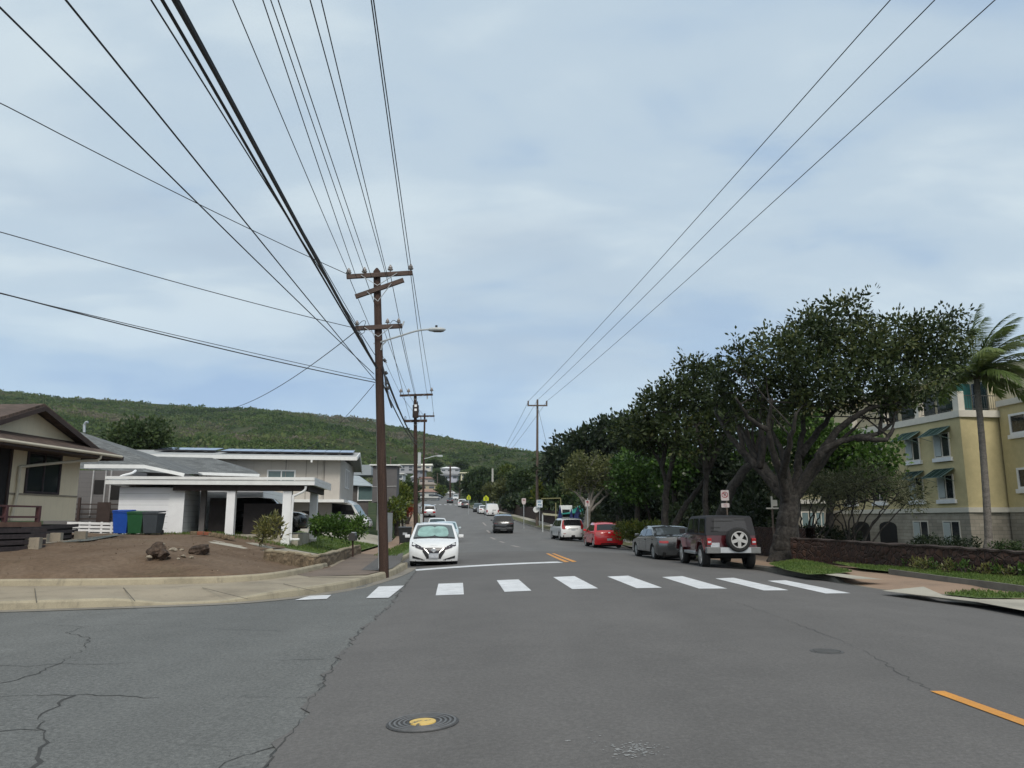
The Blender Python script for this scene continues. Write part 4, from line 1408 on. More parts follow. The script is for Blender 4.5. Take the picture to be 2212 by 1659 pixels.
def wheel(t, c, Rw, w, side, rim=None, spokes=5, tilt=0.0):
    """a wheel: tyre with a rim under it, axle along local x"""
    M = Matrix.Rotation(R(90), 4, 'Y')
    s = MB().lathe([(Rw * .62, -w / 2), (Rw * .90, -w / 2), (Rw * .985, -w * .36), (Rw, -w * .2), (Rw, w * .2), (Rw * .985, w * .36), (Rw * .90, w / 2), (Rw * .62, w / 2)], 26, M, False)
    o = t.part('wheel', s, M_rubber, smooth=True)
    o.location = c
    x = side * w * .42
    d = MB().lathe([(Rw * .66, -.012), (Rw * .66, .012), (Rw * .60, .006), (0, .006)], 26, Matrix.Translation((x, 0, 0)) @ M)
    rb = MB()
    n = 26
    rb.lathe([(Rw * .68, -.015), (Rw * .68, .02), (Rw * .60, .02), (Rw * .58, -.01)], 26, Matrix.Translation((x, 0, 0)) @ M)
    rb.lathe([(Rw * .14, -.02), (Rw * .14, .024), (0, .03)], 12, Matrix.Translation((x + side * .012, 0, 0)) @ (M if side > 0 else Matrix.Rotation(R(-90), 4, 'Y')))
    for k in range(spokes):
        a = 2 * math.pi * k / spokes + .3 + tilt
        p = Vector((x + side * .018, math.cos(a) * Rw * .12, math.sin(a) * Rw * .12)); q = Vector((x + side * .010, math.cos(a) * Rw * .62, math.sin(a) * Rw * .62))
        rb.bar(p, q, Rw * .15 if spokes < 7 else Rw * .09, .022, up=(1, 0, 0))
    t.part('hub_well', d, M_black, o)
    t.part('rim', rb, rim or M_chrome, o, smooth=True)
    return o


def car(name, label, base, heading, kind, L, W, H, paintm, cat='car', front=None, rear=None, glass_f=None, glass_s=None, rw=.315,
        wb=None, detail=2, tumble=.20, group=None, grille=True, clad=None, roof=None, lamp=None, plate=True, rim=None):
    """local frame: +y is the nose, x to the car's right, z up, origin on the ground under the middle"""
    t = Thing(name, label, cat, base, heading, group, local=True)
    pr = PROFILES[kind]
    top = [(L / 2 - a * L, b * H) for a, b in pr['pts']]
    ic, jf, jr, ig = pr['c'], pr['f'], pr['r'], pr['g']
    yc_, zc_ = top[ic]; yg, zg = top[ig]
    wb = wb or L * .60
    yf, yr = wb / 2 + L * .012, -wb / 2 + L * .012
    if kind == 'van': yf, yr = L / 2 - .9, -L / 2 + 1.15

    def belt(y):
        if y >= yc_: return zc_ + (y - yc_) * .0
        if y <= yg: return zg
        return zc_ + (zg - zc_) * (yc_ - y) / (yc_ - yg)

    def mp(tt, y, z):
        b = belt(y)
        k = 1.0
        if z > b: k -= tumble * (z - b) / (H - b + 1e-6)
        if z < .30 * H: k -= .05 * (1 - z / (.30 * H))
        x = tt * W / 2 * k
        a = abs(tt)
        e = L / 2
        pf = .30 * a ** 3.2 * max(0.0, min(1.0, (y - (e - .75)) / .75))
        pb = .16 * a ** 3.2 * max(0.0, min(1.0, (-(y) - (e - .6)) / .6))
        zz = z - (.045 * a * a if z > .40 * H else 0) * min(1, (z / H - .4) * 4 if z > .40 * H else 0)
        if a > .985:
            zz = H * .5 + (zz - H * .5) * .985
            y = y * .994
        return Vector((x, y - pf + pb, zz))

    ra = rw * 1.14
    zbm = top[0][1]
    zbr = top[-1][1]

    def arcp(y0, rev):
        out = []
        for k in range(9):
            a = math.pi * k / 8
            out.append((y0 - ra * math.cos(a), max(.17, rw + ra * math.sin(a))))
        return out
    under = [(top[-1][0] + .05, max(zbr, .17))] + arcp(yr, 0) + arcp(yf, 0)
    # finer samples along the top outline
    up = []
    for i, (a, b) in enumerate(zip(top[:-1], top[1:])):
        m = max(1, int(math.hypot(a[0] - b[0], a[1] - b[1]) / .35))
        for k in range(m): up.append((a[0] + (b[0] - a[0]) * k / m, a[1] + (b[1] - a[1]) * k / m))
    up.append(top[-1])
    prof = up + under
    ts = [-1, -.975, -.90, -.75, -.5, -.25, 0, .25, .5, .75, .90, .975, 1]
    n = len(prof)
    b = MB()
    vs = [mp(tt, y, z) for tt in ts for y, z in prof]
    fs = []
    for i in range(len(ts) - 1):
        for k in range(n):
            k2 = (k + 1) % n
            fs.append((i * n + k, i * n + k2, (i + 1) * n + k2, (i + 1) * n + k))
    # end caps: below the belt line and the cabin above it
    hi = [k for k, (y, z) in enumerate(up) if y <= yc_ + 1e-5 and y >= yg - 1e-5]
    lo = [k for k in range(n) if k not in hi[1:-1]]
    b.add(vs, fs)
    for base_i in (0, (len(ts) - 1) * n):
        for idx in (hi, lo):
            P = [Vector((0, prof[k][0], prof[k][1])) for k in idx]
            for tri in tessellate_polygon([P]): b.f.append(tuple(base_i + idx[q] for q in tri))
    body = t.part('body', b, paintm, smooth=True)
    u = MB().box((0, 0, .34), (W * .74, L * .93, .30))
    for yy in (yf, yr): u.box((0, yy, rw + .05), (W * .80, ra * 1.85, ra * 1.5))
    t.part('underbody', u, clad or M_under)
    wn_ = min(.25, W * .13)
    for yy in (yf, yr):
        for sx in (-1, 1):
            wheel(t, Vector((sx * (W / 2 - wn_ * .62), yy, rw)), rw, wn_, sx, rim)

    def facing(pts):      # polyline offset helper on the outline between two of its points
        return pts

    def sheet(name, p0, p1, s0, s1, t0, t1, m, off=.008, ns=5, nt_=8, taper=1.0):
        rows = []
        d = Vector((0, p1[0] - p0[0], p1[1] - p0[1])).normalized()
        nrm = Vector((0, -d.z, d.y))
        if nrm.z < 0 and abs(nrm.y) < .99: nrm = -nrm
        for i in range(ns + 1):
            s_ = s0 + (s1 - s0) * i / ns
            row = []
            for j in range(nt_ + 1):
                tt = (t0 + (t1 - t0) * j / nt_) * (1 + (taper - 1) * i / ns)
                row.append(mp(tt, p0[0] + (p1[0] - p0[0]) * s_, p0[1] + (p1[1] - p0[1]) * s_) + nrm * off)
            rows.append(row)
        return t.part(name, MB().grid(rows), m, smooth='all')
    sheet('windscreen', top[ic], top[jf], .03, .95, -.88, .88, glass_f or M_wind, .010)
    if kind != 'van': sheet('rear_window', top[ig], top[jr], .10, .93, -.84, .84, glass_s or M_tint, -.010 if False else .010)
    # side windows
    fx = top[jf]; rx = top[jr]
    A_ = (yc_ - .22 * (yc_ - fx[0]) - .12, belt(yc_ - .3) + .035)
    B_ = (fx[0] - .04, fx[1] - .075)
    C_ = (rx[0] + .02, rx[1] - .055)
    D_ = (yg + .22 * (rx[0] - yg) + .10, belt(yg) + .045)
    if kind == 'van': C_ = (B_[0] - .75, B_[1]); D_ = (B_[0] - .75, A_[1])
    xm = (A_[0] + D_[0]) / 2 - (.02 if kind != 'van' else -9)
    ym2 = D_[0] + (A_[0] - D_[0]) * (.20 if kind in ('suv', 'hatch') else .12)

    def topz(y):
        if y > B_[0]: return A_[1] + (B_[1] - A_[1]) * (A_[0] - y) / (A_[0] - B_[0])
        if y < C_[0]: return D_[1] + (C_[1] - D_[1]) * (y - D_[0]) / (C_[0] - D_[0] + 1e-6)
        return B_[1] + (C_[1] - B_[1]) * (B_[0] - y) / (B_[0] - C_[0]) + .05 * H * .3

    def botz(y): return A_[1] + (D_[1] - A_[1]) * (A_[0] - y) / (A_[0] - D_[0])
    cuts = [A_[0], xm + .035, xm - .035, D_[0]] if kind != 'van' else [A_[0], D_[0]]
    for sx in (-1, 1):
        for k in range(0, len(cuts), 2):
            y0, y1 = cuts[k], cuts[k + 1]
            rows = []
            for i in range(11):
                y = y0 + (y1 - y0) * i / 10
                z0, z1 = botz(y), max(botz(y) + .01, topz(y))
                rows.append([mp(sx, y, z0 + (z1 - z0) * q) + Vector((sx * .012, 0, 0)) for q in (0, .33, .66, 1)])
            t.part('side_window', MB().grid(rows), glass_s or M_tint, smooth='all')
    if detail < 1: return t
    # noses and tails: outlines on the bodywork
    nose = top[:ic + 1]; tail = top[ig:]

    def y_nose(z):
        return float(np.interp(z, [p[1] for p in nose], [p[0] for p in nose]))

    def y_tail(z):
        zs = [p[1] for p in tail][::-1]; ys_ = [p[0] for p in tail][::-1]
        return float(np.interp(z, zs, ys_))

    def nose_strip(name, st, m, off=.012, parent=None):
        rows = [[mp(tt, y_nose(lo_ + (hi_ - lo_) * q), lo_ + (hi_ - lo_) * q) + Vector((0, off, 0)) for q in (0, .33, .67, 1)] for tt, lo_, hi_ in st]
        return t.part(name, MB().grid(rows), m, parent, smooth='all')

    def tail_strip(name, st, m, off=.012, parent=None):
        rows = [[mp(tt, y_tail(lo_ + (hi_ - lo_) * q), lo_ + (hi_ - lo_) * q) - Vector((0, off, 0)) for q in (0, .33, .67, 1)] for tt, lo_, hi_ in st]
        return t.part(name, MB().grid(rows), m, parent, smooth='all')
    t.nose_strip, t.tail_strip, t.mp, t.y_nose, t.y_tail, t.top = nose_strip, tail_strip, mp, y_nose, y_tail, top
    mz = belt(yc_ - .4) + .06
    for sx in (-1, 1):
        c = mp(sx, yc_ - .40, mz)
        mb = MB().box(c + Vector((sx * .13, -.02, .05)), (.19, .09, .12))
        t.part('mirror', mb, paintm if detail > 1 else M_black, bevel=.03, smooth=True)
    if front:
        front(t, W, H, L)
    if rear:
        rear(t, W, H, L)
    if detail > 1:
        for sx in (-1, 1):
            for yy in (xm + .10, D_[0] + .05):
                c = mp(sx, yy, belt(yy) - .12)
                t.part('door_handle', MB().box(c + Vector((sx * .015, 0, 0)), (.03, .17, .03)), paintm)
            # door shut lines
            for yy in (A_[0] - .08, xm, D_[0] + .02):
                rows = [[mp(sx, yy + q, .34 + (belt(yy) - .36) * k / 5) + Vector((sx * .006, 0, 0)) for q in (-.006, .006)] for k in range(6)]
                t.part('door_gap', MB().grid(rows), M_under)
    return t


def front_plain(t, W, H, L):
    for s in (-1, 1):
        t.nose_strip('headlight', [(s * .45, .42 * H, .47 * H), (s * .7, .42 * H, .49 * H), (s * .88, .44 * H, .52 * H)], M_headl)
    t.nose_strip('grille', [(-.42, .30 * H, .40 * H), (0, .28 * H, .41 * H), (.42, .30 * H, .40 * H)], M_black)
    t.nose_strip('number_plate', [(-.17, .24 * H, .31 * H), (.17, .24 * H, .31 * H)], M_plate, .02)
    t.nose_strip('lower_intake', [(-.7, .15 * H, .21 * H), (0, .14 * H, .22 * H), (.7, .15 * H, .21 * H)], M_under, .014)


def front_white_hatch(t, W, H, L):
    for s in (-1, 1):
        t.nose_strip('headlight', [(s * .38, .36 * H, .43 * H), (s * .55, .395 * H, .47 * H), (s * .72, .43 * H, .515 * H), (s * .90, .475 * H, .565 * H)], mat('head_lamp_dark', (.045, .040, .048), .25, .3, 14, 0, 0, .4), .014)
        t.nose_strip('chrome_bar', [(s * .20, .285 * H, .315 * H), (s * .30, .355 * H, .385 * H), (s * .42, .42 * H, .437 * H)], M_chrome, .020)
        t.nose_strip('fog_slot', [(s * .45, .165 * H, .182 * H), (s * .65, .175 * H, .215 * H), (s * .87, .195 * H, .252 * H)], M_black, .014)
        t.nose_strip('side_vent', [(s * .20, .19 * H, .30 * H), (s * .29, .185 * H, .36 * H), (s * .36, .265 * H, .40 * H), (s * .45, .345 * H, .415 * H)], M_black, .012)
    t.nose_strip('grille', [(-.38, .418 * H, .425 * H), (-.2, .305 * H, .43 * H), (0, .30 * H, .432 * H), (.2, .305 * H, .43 * H), (.38, .418 * H, .425 * H)], mat('grille_blue_black', (.02, .02, .028), .3, .3, 60), .016)
    t.nose_strip('chrome_bar', [(-.2, .285 * H, .303 * H), (.2, .285 * H, .303 * H)], M_chrome, .022)
    t.nose_strip('number_plate', [(-.19, .195 * H, .278 * H), (.19, .195 * H, .278 * H)], M_plate, .035)
    t.nose_strip('lower_slot', [(-.5, .150 * H, .166 * H), (.5, .150 * H, .166 * H)], M_black, .014)
    c = Vector((0, t.y_nose(.375 * H) + .04, .375 * H))
    Mx = Matrix.Translation(c) @ Matrix.Rotation(R(-90), 4, 'X')
    e = MB().lathe([(.075, -.01), (.078, .004), (.062, .010), (.058, -.002)], 24, Mx)
    em = t.part('round_emblem', e, M_chrome, smooth=True)
    t.part('emblem_bar', MB().box(c + Vector((0, .006, 0)), (.19, .016, .032)), M_chrome, em)
    sh = []
    ic, jf = PROFILES['hatch']['c'], PROFILES['hatch']['f']
    p0, p1 = t.top[ic], t.top[jf]
    for x0, rx_ in ((-.30, .34), (.34, .42)):
        pts = []
        for k in range(22):
            a = 2 * math.pi * k / 22
            tt = x0 + rx_ * .98 * (abs(math.cos(a)) ** .6) * math.copysign(1, math.cos(a)); s_ = .45 + .36 * (abs(math.sin(a)) ** .7) * math.copysign(1, math.sin(a))
            pts.append(t.mp(tt, p0[0] + (p1[0] - p0[0]) * s_, p0[1] + (p1[1] - p0[1]) * s_) + Vector((0, .016, .016)))
        t.part('sunshade', MB().tess(pts), M_shade)
    wp = MB()
    rows = [[t.mp(tt, p0[0] + .02 - .05 * k, p0[1] + .005 + .045 * k) + Vector((0, .012, .014)) for k in (0, 1)] for tt in np.linspace(-.86, .86, 9)]
    t.part('wiper_cowl', MB().grid(rows), M_black)
    t.part('charge_flap', MB().tess([t.mp(q, t.y_nose(z), z) + Vector((0, .006, .006)) for q, z in ((-.16, .47 * H), (.16, .47 * H), (.13, .505 * H), (-.13, .505 * H))]), MATS['white_car'])


def rear_plain(lo=.50, hi=.60, plate_z=.45, out=.50, m=None, bumper=None):
    def f(t, W, H, L):
        for s in (-1, 1):
            t.tail_strip('tail_light', [(s * out, lo * H, hi * H), (s * (out + .2), lo * H, hi * H), (s * .93, (lo + .015) * H, (hi + .01) * H)], m or M_tail)
        t.tail_strip('number_plate', [(-.17, plate_z * H, (plate_z + .085) * H), (.17, plate_z * H, (plate_z + .085) * H)], M_plate, .02)
        t.tail_strip('bumper_trim', [(-.8, .16 * H, .25 * H), (0, .16 * H, .26 * H), (.8, .16 * H, .25 * H)], bumper or M_black, .014)
    return f


def rear_white_suv(t, W, H, L):
    for s in (-1, 1):
        t.tail_strip('tail_light', [(s * .66, .50 * H, .66 * H), (s * .78, .50 * H, .68 * H), (s * .93, .53 * H, .66 * H)], M_tail, .016)
        q = PROFILES['suv']
        p0, p1 = t.top[q['g']], t.top[q['r']]
        rows = [[t.mp(s * tt, p0[0] + (p1[0] - p0[0]) * k, p0[1] + (p1[1] - p0[1]) * k) + Vector((0, -.02, .01)) for tt in (.80, .95)] for k in (0, .3, .6, .88)]
        t.part('pillar_light', MB().grid(rows), M_tail)
        t.tail_strip('reflector', [(s * .62, .295 * H, .315 * H), (s * .82, .295 * H, .315 * H)], M_tail, .014)
    t.tail_strip('chrome_strip', [(-.42, .50 * H, .525 * H), (.42, .50 * H, .525 * H)], mat('dark_chrome', (.05, .07, .06), .2, .1, 5, .8), .018)
    t.tail_strip('number_plate', [(-.17, .435 * H, .495 * H), (.17, .435 * H, .495 * H)], M_plate, .02)
    t.tail_strip('bumper_trim', [(-.85, .16 * H, .235 * H), (0, .15 * H, .24 * H), (.85, .16 * H, .235 * H)], M_black, .014)


def rear_red(t, W, H, L):
    for s in (-1, 1):
        t.tail_strip('tail_light', [(s * .62, .47 * H, .62 * H), (s * .78, .46 * H, .64 * H), (s * .93, .48 * H, .62 * H)], mat('tail_lamp_bright', (.45, .05, .05), .15, .2, 9, 0, 0, .6, .8), .014)
    t.tail_strip('number_plate', [(-.17, .295 * H, .375 * H), (.17, .295 * H, .375 * H)], M_plate, .02)
    t.tail_strip('emblem', [(-.07, .575 * H, .605 * H), (.07, .575 * H, .605 * H)], M_chrome, .02)
    t.tail_strip('bumper_trim', [(-.6, .15 * H, .19 * H), (0, .15 * H, .20 * H), (.6, .15 * H, .19 * H)], M_under, .014)


def rear_black_suv(t, W, H, L):
    for s in (-1, 1):
        t.tail_strip('tail_light', [(s * .60, .50 * H, .56 * H), (s * .93, .51 * H, .565 * H)], mat('tail_lamp_dark', (.06, .008, .01), .2, .1, 5, 0, 0, .5, .6), .012)
    t.tail_strip('number_plate', [(-.19, .515 * H, .59 * H), (.19, .515 * H, .59 * H)], M_plate, .022)
    t.tail_strip('bumper_trim', [(-.88, .27 * H, .31 * H), (-.6, .24 * H, .34 * H), (0, .22 * H, .30 * H), (.6, .24 * H, .34 * H), (.88, .27 * H, .31 * H)], mat('bumper_grey', (.10, .105, .11), .5, .1, 5), .014)
    t.tail_strip('skid_plate', [(-.3, .16 * H, .20 * H), (.3, .16 * H, .20 * H)], M_steel, .016)


P_white = paint('white_car', (.72, .73, .73))
P_pale = paint('pale_blue_car', (.50, .60, .62), .2)
P_silver = paint('silver_car', (.45, .46, .47), .5)
P_grey = paint('grey_car', (.085, .092, .098), .65, .22)
P_dgrey = paint('dark_grey_car', (.045, .048, .05), .4)
P_black = paint('black_car', (.012, .014, .015), .2, .25)
P_red = paint('red_car', (.60, .008, .014), .0, .25)
P_maroon = paint('maroon_jeep', (.070, .007, .011), .3, .3)


def place(X, Y, lane_dir=1, y=None):
    p = gndr(X, Y)
    return p


def head_along(y, away):
    d = road_dir(y)
    a = math.atan2(-d.x, d.y)
    return a if away else a + math.pi


def on_street(y, off, side):
    """ground point: off metres in from the kerb"""
    x = xl(y) + off if side < 0 else xr(y) - off
    return Vector((x, y, road_z(x, y)))


def pitch_to_slope(t, y):
    dz = (zb(y + 2) - zb(y - 2)) / 4
    e = t.o.rotation_euler
    s = 1 if abs((e.z + math.pi) % (2 * math.pi) - math.pi) < 1.6 else -1
    t.o.rotation_euler = (math.atan(dz) * s, 0, e.z)


# left kerb, facing us
yy = 29.9
p = Vector((xl(yy) + 1.40, yy, 0)); p.z = road_z(p.x, p.y) - .03
car('white_hatchback', 'white electric-style hatchback with teal sunshades facing us at the left kerb', p, head_along(yy, False) + R(1.5), 'hatch', 4.45, 1.75, 1.56, P_white,
    front=front_white_hatch, glass_f=glass('windscreen_grey', (.085, .105, .105), .06), wb=2.7)
yy = 57.5
p = Vector((xl(yy) + 1.5, yy, 0)); p.z = road_z(p.x, p.y)
t = car('pale_sedan', 'pale blue-white sedan parked close behind the white hatchback', p, head_along(yy, False), 'sedan', 4.6, 1.78, 1.50, P_pale, front=front_plain, glass_f=M_wind_b)
yy = 73
p = on_street(yy, 1.1, -1)
t = car('white_sedan', 'white car third in the row at the left kerb', p, head_along(yy, False), 'sedan', 4.6, 1.8, 1.48, P_white, front=front_plain, glass_f=M_wind)
pitch_to_slope(t, yy)
yy = 120
p = on_street(yy, 1.35, -1)
t = car('silver_suv', 'boxy silver suv seen from behind far up the left kerb', p, head_along(yy, True), 'suv', 4.6, 1.9, 1.85, P_silver, cat='suv', rear=rear_plain(.36, .50, .30), detail=1, rw=.36)
pitch_to_slope(t, yy)
yy = 131
p = on_street(yy, 1.2, -1)
t = car('pale_blue_suv', 'pale blue suv just beyond the silver suv', p, head_along(yy, True), 'suv', 4.5, 1.85, 1.75, P_pale, cat='suv', rear=rear_plain(), detail=1)
pitch_to_slope(t, yy)
# driving away
p = at(1086, 1147.5, 73); p.z = road_z(p.x, p.y)
t = car('black_suv', 'black suv driving away in the right lane', p, head_along(73, True) - R(4), 'suv', 4.6, 1.85, 1.70, P_black, cat='suv', rear=rear_black_suv, rw=.36)
pitch_to_slope(t, 73)
# right kerb, rear to us
yy = 61
p = at(1224, 1160, yy); p.z = road_z(p.x, p.y)
car('white_suv', 'white suv with red pillar lamps parked at the right kerb ahead of the red hatchback', p, head_along(yy, True) + R(3.5), 'suv', 4.55, 1.82, 1.70, P_white, cat='suv', rear=rear_white_suv, rw=.34)
yy = 48
p = at(1302, 1176, yy); p.z = road_z(p.x, p.y)
car('red_hatchback', 'bright red hatchback parked at the right kerb', p, head_along(yy, True) + R(1.5), 'hatch', 3.85, 1.72, 1.54, P_red, rear=rear_red, rw=.30)
yy = 34.3
p = at(1436, 1206, yy); p.z = road_z(p.x, p.y)
car('grey_sedan', 'dark grey sedan parked right in front of the maroon jeep', p, head_along(yy, True) + R(1.5), 'sedan', 4.85, 1.84, 1.45, P_grey, rear=rear_plain(.50, .57, .36, .55), rw=.335, glass_s=glass('sky_glass', (.05, .06, .065), .03), rim=M_steel)
yy = 126
p = on_street(yy, 1.25, 1)
t = car('white_cargo_van', 'plain white cargo van parked at the far right kerb', p, head_along(yy, True), 'van', 4.7, 1.95, 1.95, P_white, cat='van', rear=rear_plain(.30, .50, .28, .82), detail=1)
t.tail_strip('door_mark', [(-.05, .46 * 1.95, .50 * 1.95), (.55, .46 * 1.95, .50 * 1.95)], M_black, .03)
pitch_to_slope(t, yy)
yy = 134
p = on_street(yy, 1.7, 1)
t = car('white_sedan', 'white car half hidden just beyond the white cargo van', p, head_along(yy, True), 'sedan', 4.6, 1.8, 1.48, P_white, rear=rear_plain(), detail=1)
pitch_to_slope(t, yy)
yy = 145
p = at(1033, 1108, yy); p.z = road_z(p.x, p.y)
t = car('grey_suv', 'dark grey suv facing us beyond the white cargo van', p, head_along(yy, False) - R(8), 'suv', 4.5, 1.8, 1.65, P_dgrey, cat='suv', front=front_plain, detail=1)
pitch_to_slope(t, yy)
yy = 176
p = at(1006, 1100, yy); p.z = road_z(p.x, p.y)
t = car('dark_suv', 'dark suv parked in front of a white suv far up the right kerb', p, head_along(yy, True) - R(6), 'suv', 4.6, 1.85, 1.72, P_dgrey, cat='suv', rear=rear_plain(), detail=1)
pitch_to_slope(t, yy)
yy = 186
p = at(999, 1094, yy); p.z = road_z(p.x, p.y)
t = car('white_suv', 'white suv half hidden beyond the dark suv far up the right kerb', p, head_along(yy, True) - R(6), 'suv', 4.9, 1.95, 1.9, P_white, cat='suv', rear=rear_plain(), detail=1)
pitch_to_slope(t, yy)
p = at(972, 1091, 222); p.z = road_z(p.x, p.y)
t = car('dark_sedan', 'dark sedan crossing the far crosswalk', p, head_along(222, True), 'sedan', 4.6, 1.85, 1.5, P_dgrey, rear=rear_plain(), detail=1)
pitch_to_slope(t, 222)
p = at(984, 1082, 262); p.z = road_z(p.x, p.y)
t = car('white_pickup', 'small white vehicle beside the dark pole at the far end of the street', p, head_along(262, False), 'suv', 4.8, 1.9, 1.8, P_white, cat='truck', front=front_plain, detail=1)
pitch_to_slope(t, 262)
p = at(943, 1076, 270); p.z = road_z(p.x, p.y) + .1
t = car('dark_sedan', 'dark car parked before the pale houses at the far end of the street', p, head_along(270, True) + R(60), 'sedan', 4.6, 1.85, 1.5, P_dgrey, detail=1)
p = at(973, 1064, 345); p.z = zb(345) + .5
car('white_hatchback', 'tiny white car high up beside the dark pole beyond the street', p, R(70), 'hatch', 4.4, 1.85, 1.6, P_white, detail=1)

# the maroon jeep
yy = 28.4
pj = at(1545, 1216, yy); pj.z = road_z(pj.x, pj.y) + .0
t = Thing('maroon_jeep', 'maroon off-roader with black hardtop and rear spare wheel parked by the big tree', 'jeep', pj, head_along(yy, True) - R(2.5), local=True)
Lj, Wj, Hj = 4.4, 1.66, 1.80
rwj = .40
yfj, yrj = 1.32, -1.38
ra = rwj * 1.22
prof = [(2.05, .48), (2.05, 1.02), (1.9, 1.10), (.78, 1.16), (.74, 1.14), (-2.02, 1.12), (-2.05, .55), (-1.98, .52)]
und = []
for y0 in (yrj, yfj):
    for k in range(9):
        a = math.pi * k / 8
        und.append((y0 - ra * math.cos(a), max(.5, rwj + ra * .98 * math.sin(a))))
prof = prof + und
b = MB()
vs, fs = [], []
tsj = [-1, -.985, -.9, 0, .9, .985, 1]
n = len(prof)
for tt in tsj:
    for y, z in prof:
        kx = 1.0
        if y > .8: kx = 1 - .18 * (y - .8) / 1.25
        if abs(tt) == 1: y, z = y * .992, .8 + (z - .8) * .97
        vs.append(Vector((tt * Wj / 2 * kx, y, z)))
for i in range(len(tsj) - 1):
    for k in range(n):
        k2 = (k + 1) % n
        fs.append((i * n + k, i * n + k2, (i + 1) * n + k2, (i + 1) * n + k))
b.add(vs, fs)
for bi in (0, (len(tsj) - 1) * n):
    for tri in tessellate_polygon([[Vector((0, y, z)) for y, z in prof]]): b.f.append(tuple(bi + q for q in tri))
t.part('body', b, P_maroon, smooth=True)
# hard top
M_top = mat('hardtop_black', (.018, .018, .021), .7, .15, 14, fine=(60, .15))
b = MB()
ht = [(.72, 1.135), (.42, 1.72), (.2, 1.785), (-.6, 1.80), (-1.80, 1.785), (-1.90, 1.74), (-2.03, 1.125)]
vs, fs = [], []
tsj = [-1, -.97, -.85, -.4, 0, .4, .85, .97, 1]
for tt in tsj:
    for y, z in ht:
        k = (z - 1.12) / .68
        a = abs(tt)
        zz = z - (.035 * a ** 3 if z > 1.5 else 0)
        if a == 1: zz = 1.12 + (zz - 1.12) * .965
        vs.append(Vector((tt * (Wj / 2 + .005) * (1 - .085 * k), y, zz)))
n = len(ht)
for i in range(len(tsj) - 1):
    for k in range(n - 1):
        fs.append((i * n + k, i * n + k + 1, (i + 1) * n + k + 1, (i + 1) * n + k))
b.add(vs, fs)
for bi in (0, (len(tsj) - 1) * n): b.f.append(tuple(bi + k for k in range(n)))
top_o = t.part('hardtop', b, M_top, smooth=True)


def jside(sx, y, z, o=.012):
    k = (z - 1.12) / .68
    return Vector((sx * ((Wj / 2 + .005) * (1 - .085 * k) + o), y, z))


for sx in (-1, 1):
    for q in (((.50, 1.19), (.30, 1.64), (-.20, 1.68), (-.22, 1.19)), ((-.32, 1.19), (-.32, 1.68), (-.92, 1.68), (-.98, 1.19)), ((-1.12, 1.19), (-1.10, 1.68), (-1.72, 1.67), (-1.80, 1.19))):
        t.part('side_window', MB().tess([jside(sx, y, z) for y, z in q]), M_tint, top_o)
t.part('windscreen', MB().tess([Vector((x, y + .012, z + .006)) for x, y, z in ((-.70, .69, 1.19), (.70, .69, 1.19), (.62, .44, 1.68), (-.62, .44, 1.68))]), M_wind)
rwn = MB().tess([Vector((x, -2.03 + (z - 1.125) * .21 - .012, z)) for x, z in ((-.58, 1.24), (.58, 1.24), (.52, 1.68), (-.52, 1.68))])
t.part('rear_window', rwn, glass('hardtop_glass', (.022, .023, .026), .15), top_o)
for z, x0, x1 in ((1.36, -.66, -.35), (1.25, -.66, -.42), (1.58, -.60, .1), (1.62, .15, .55)):
    t.part('top_zip', MB().tess([Vector((x, -2.03 + (zz - 1.125) * .21 - .016, zz)) for x, zz in ((x0, z), (x1, z), (x1, z + .022), (x0, z + .022))]), M_under, top_o)
for sx in (-1, 1):
    for yy0, w_ in ((yfj, .24), (yrj, .17)):
        out = [(yy0 - ra - .10, .62), (yy0 - ra * .86, rwj + ra * .78), (yy0 - ra * .55, rwj + ra * 1.13), (yy0 + ra * .60, rwj + ra * 1.13), (yy0 + ra * .95, rwj + ra * .80), (yy0 + ra + .10, .60)]
        b = MB()
        rows = []
        for y, z in out:
            c = Vector((0, yy0, rwj))
            rows.append([Vector((sx * (Wj / 2 - .2), y, z + .03)), Vector((sx * (Wj / 2 + w_ * .5), y, z + .035)), Vector((sx * (Wj / 2 + w_ - .10), y, z + .015)), Vector((sx * (Wj / 2 + w_ - .10), y + (yy0 - y) * .1, z - .055)), Vector((sx * (Wj / 2 - .2), y + (yy0 - y) * .12, z - .06))])
        b.grid(rows)
        t.part('fender', b, paint('maroon_fender', (.088, .012, .016), .2, .4), smooth=True)
for yy0 in (yfj, yrj):
    for sx in (-1, 1):
        wheel(t, Vector((sx * (Wj / 2 - .06), yy0, rwj)), rwj, .26, sx)
t.part('side_step', MB().box((-Wj / 2 - .02, 0, .50), (.16, 1.5, .10)), M_steel, bevel=.02)
t.part('side_step', MB().box((Wj / 2 + .02, 0, .50), (.16, 1.5, .10)), M_steel, bevel=.02)
t.part('chassis', MB().box((0, 0, .50), (1.1, 3.8, .2)).box((0, yrj, .40), (1.3, .14, .14)).box((0, yfj, .40), (1.3, .14, .14)).box((0, -1.2, .62), (1.3, 1.2, .2)).box((0, 1.3, .75), (1.25, 1.1, .45)), M_under)
M_bump = mat('bumper_plastic', (.16, .165, .165), .6, .12, 10)
bo = t.part('rear_bumper', MB().box((0, -2.18, .635), (1.80, .24, .20)), M_bump, bevel=.02)
t.part('bumper_plate', MB().box((.06, -2.305, .640), (1.02, .02, .17)), mat('bumper_bright', (.48, .50, .52), .4, .1, 8, .3), bo)
t.part('front_bumper', MB().box((0, 2.2, .60), (1.7, .22, .20)), M_bump, bevel=.02)
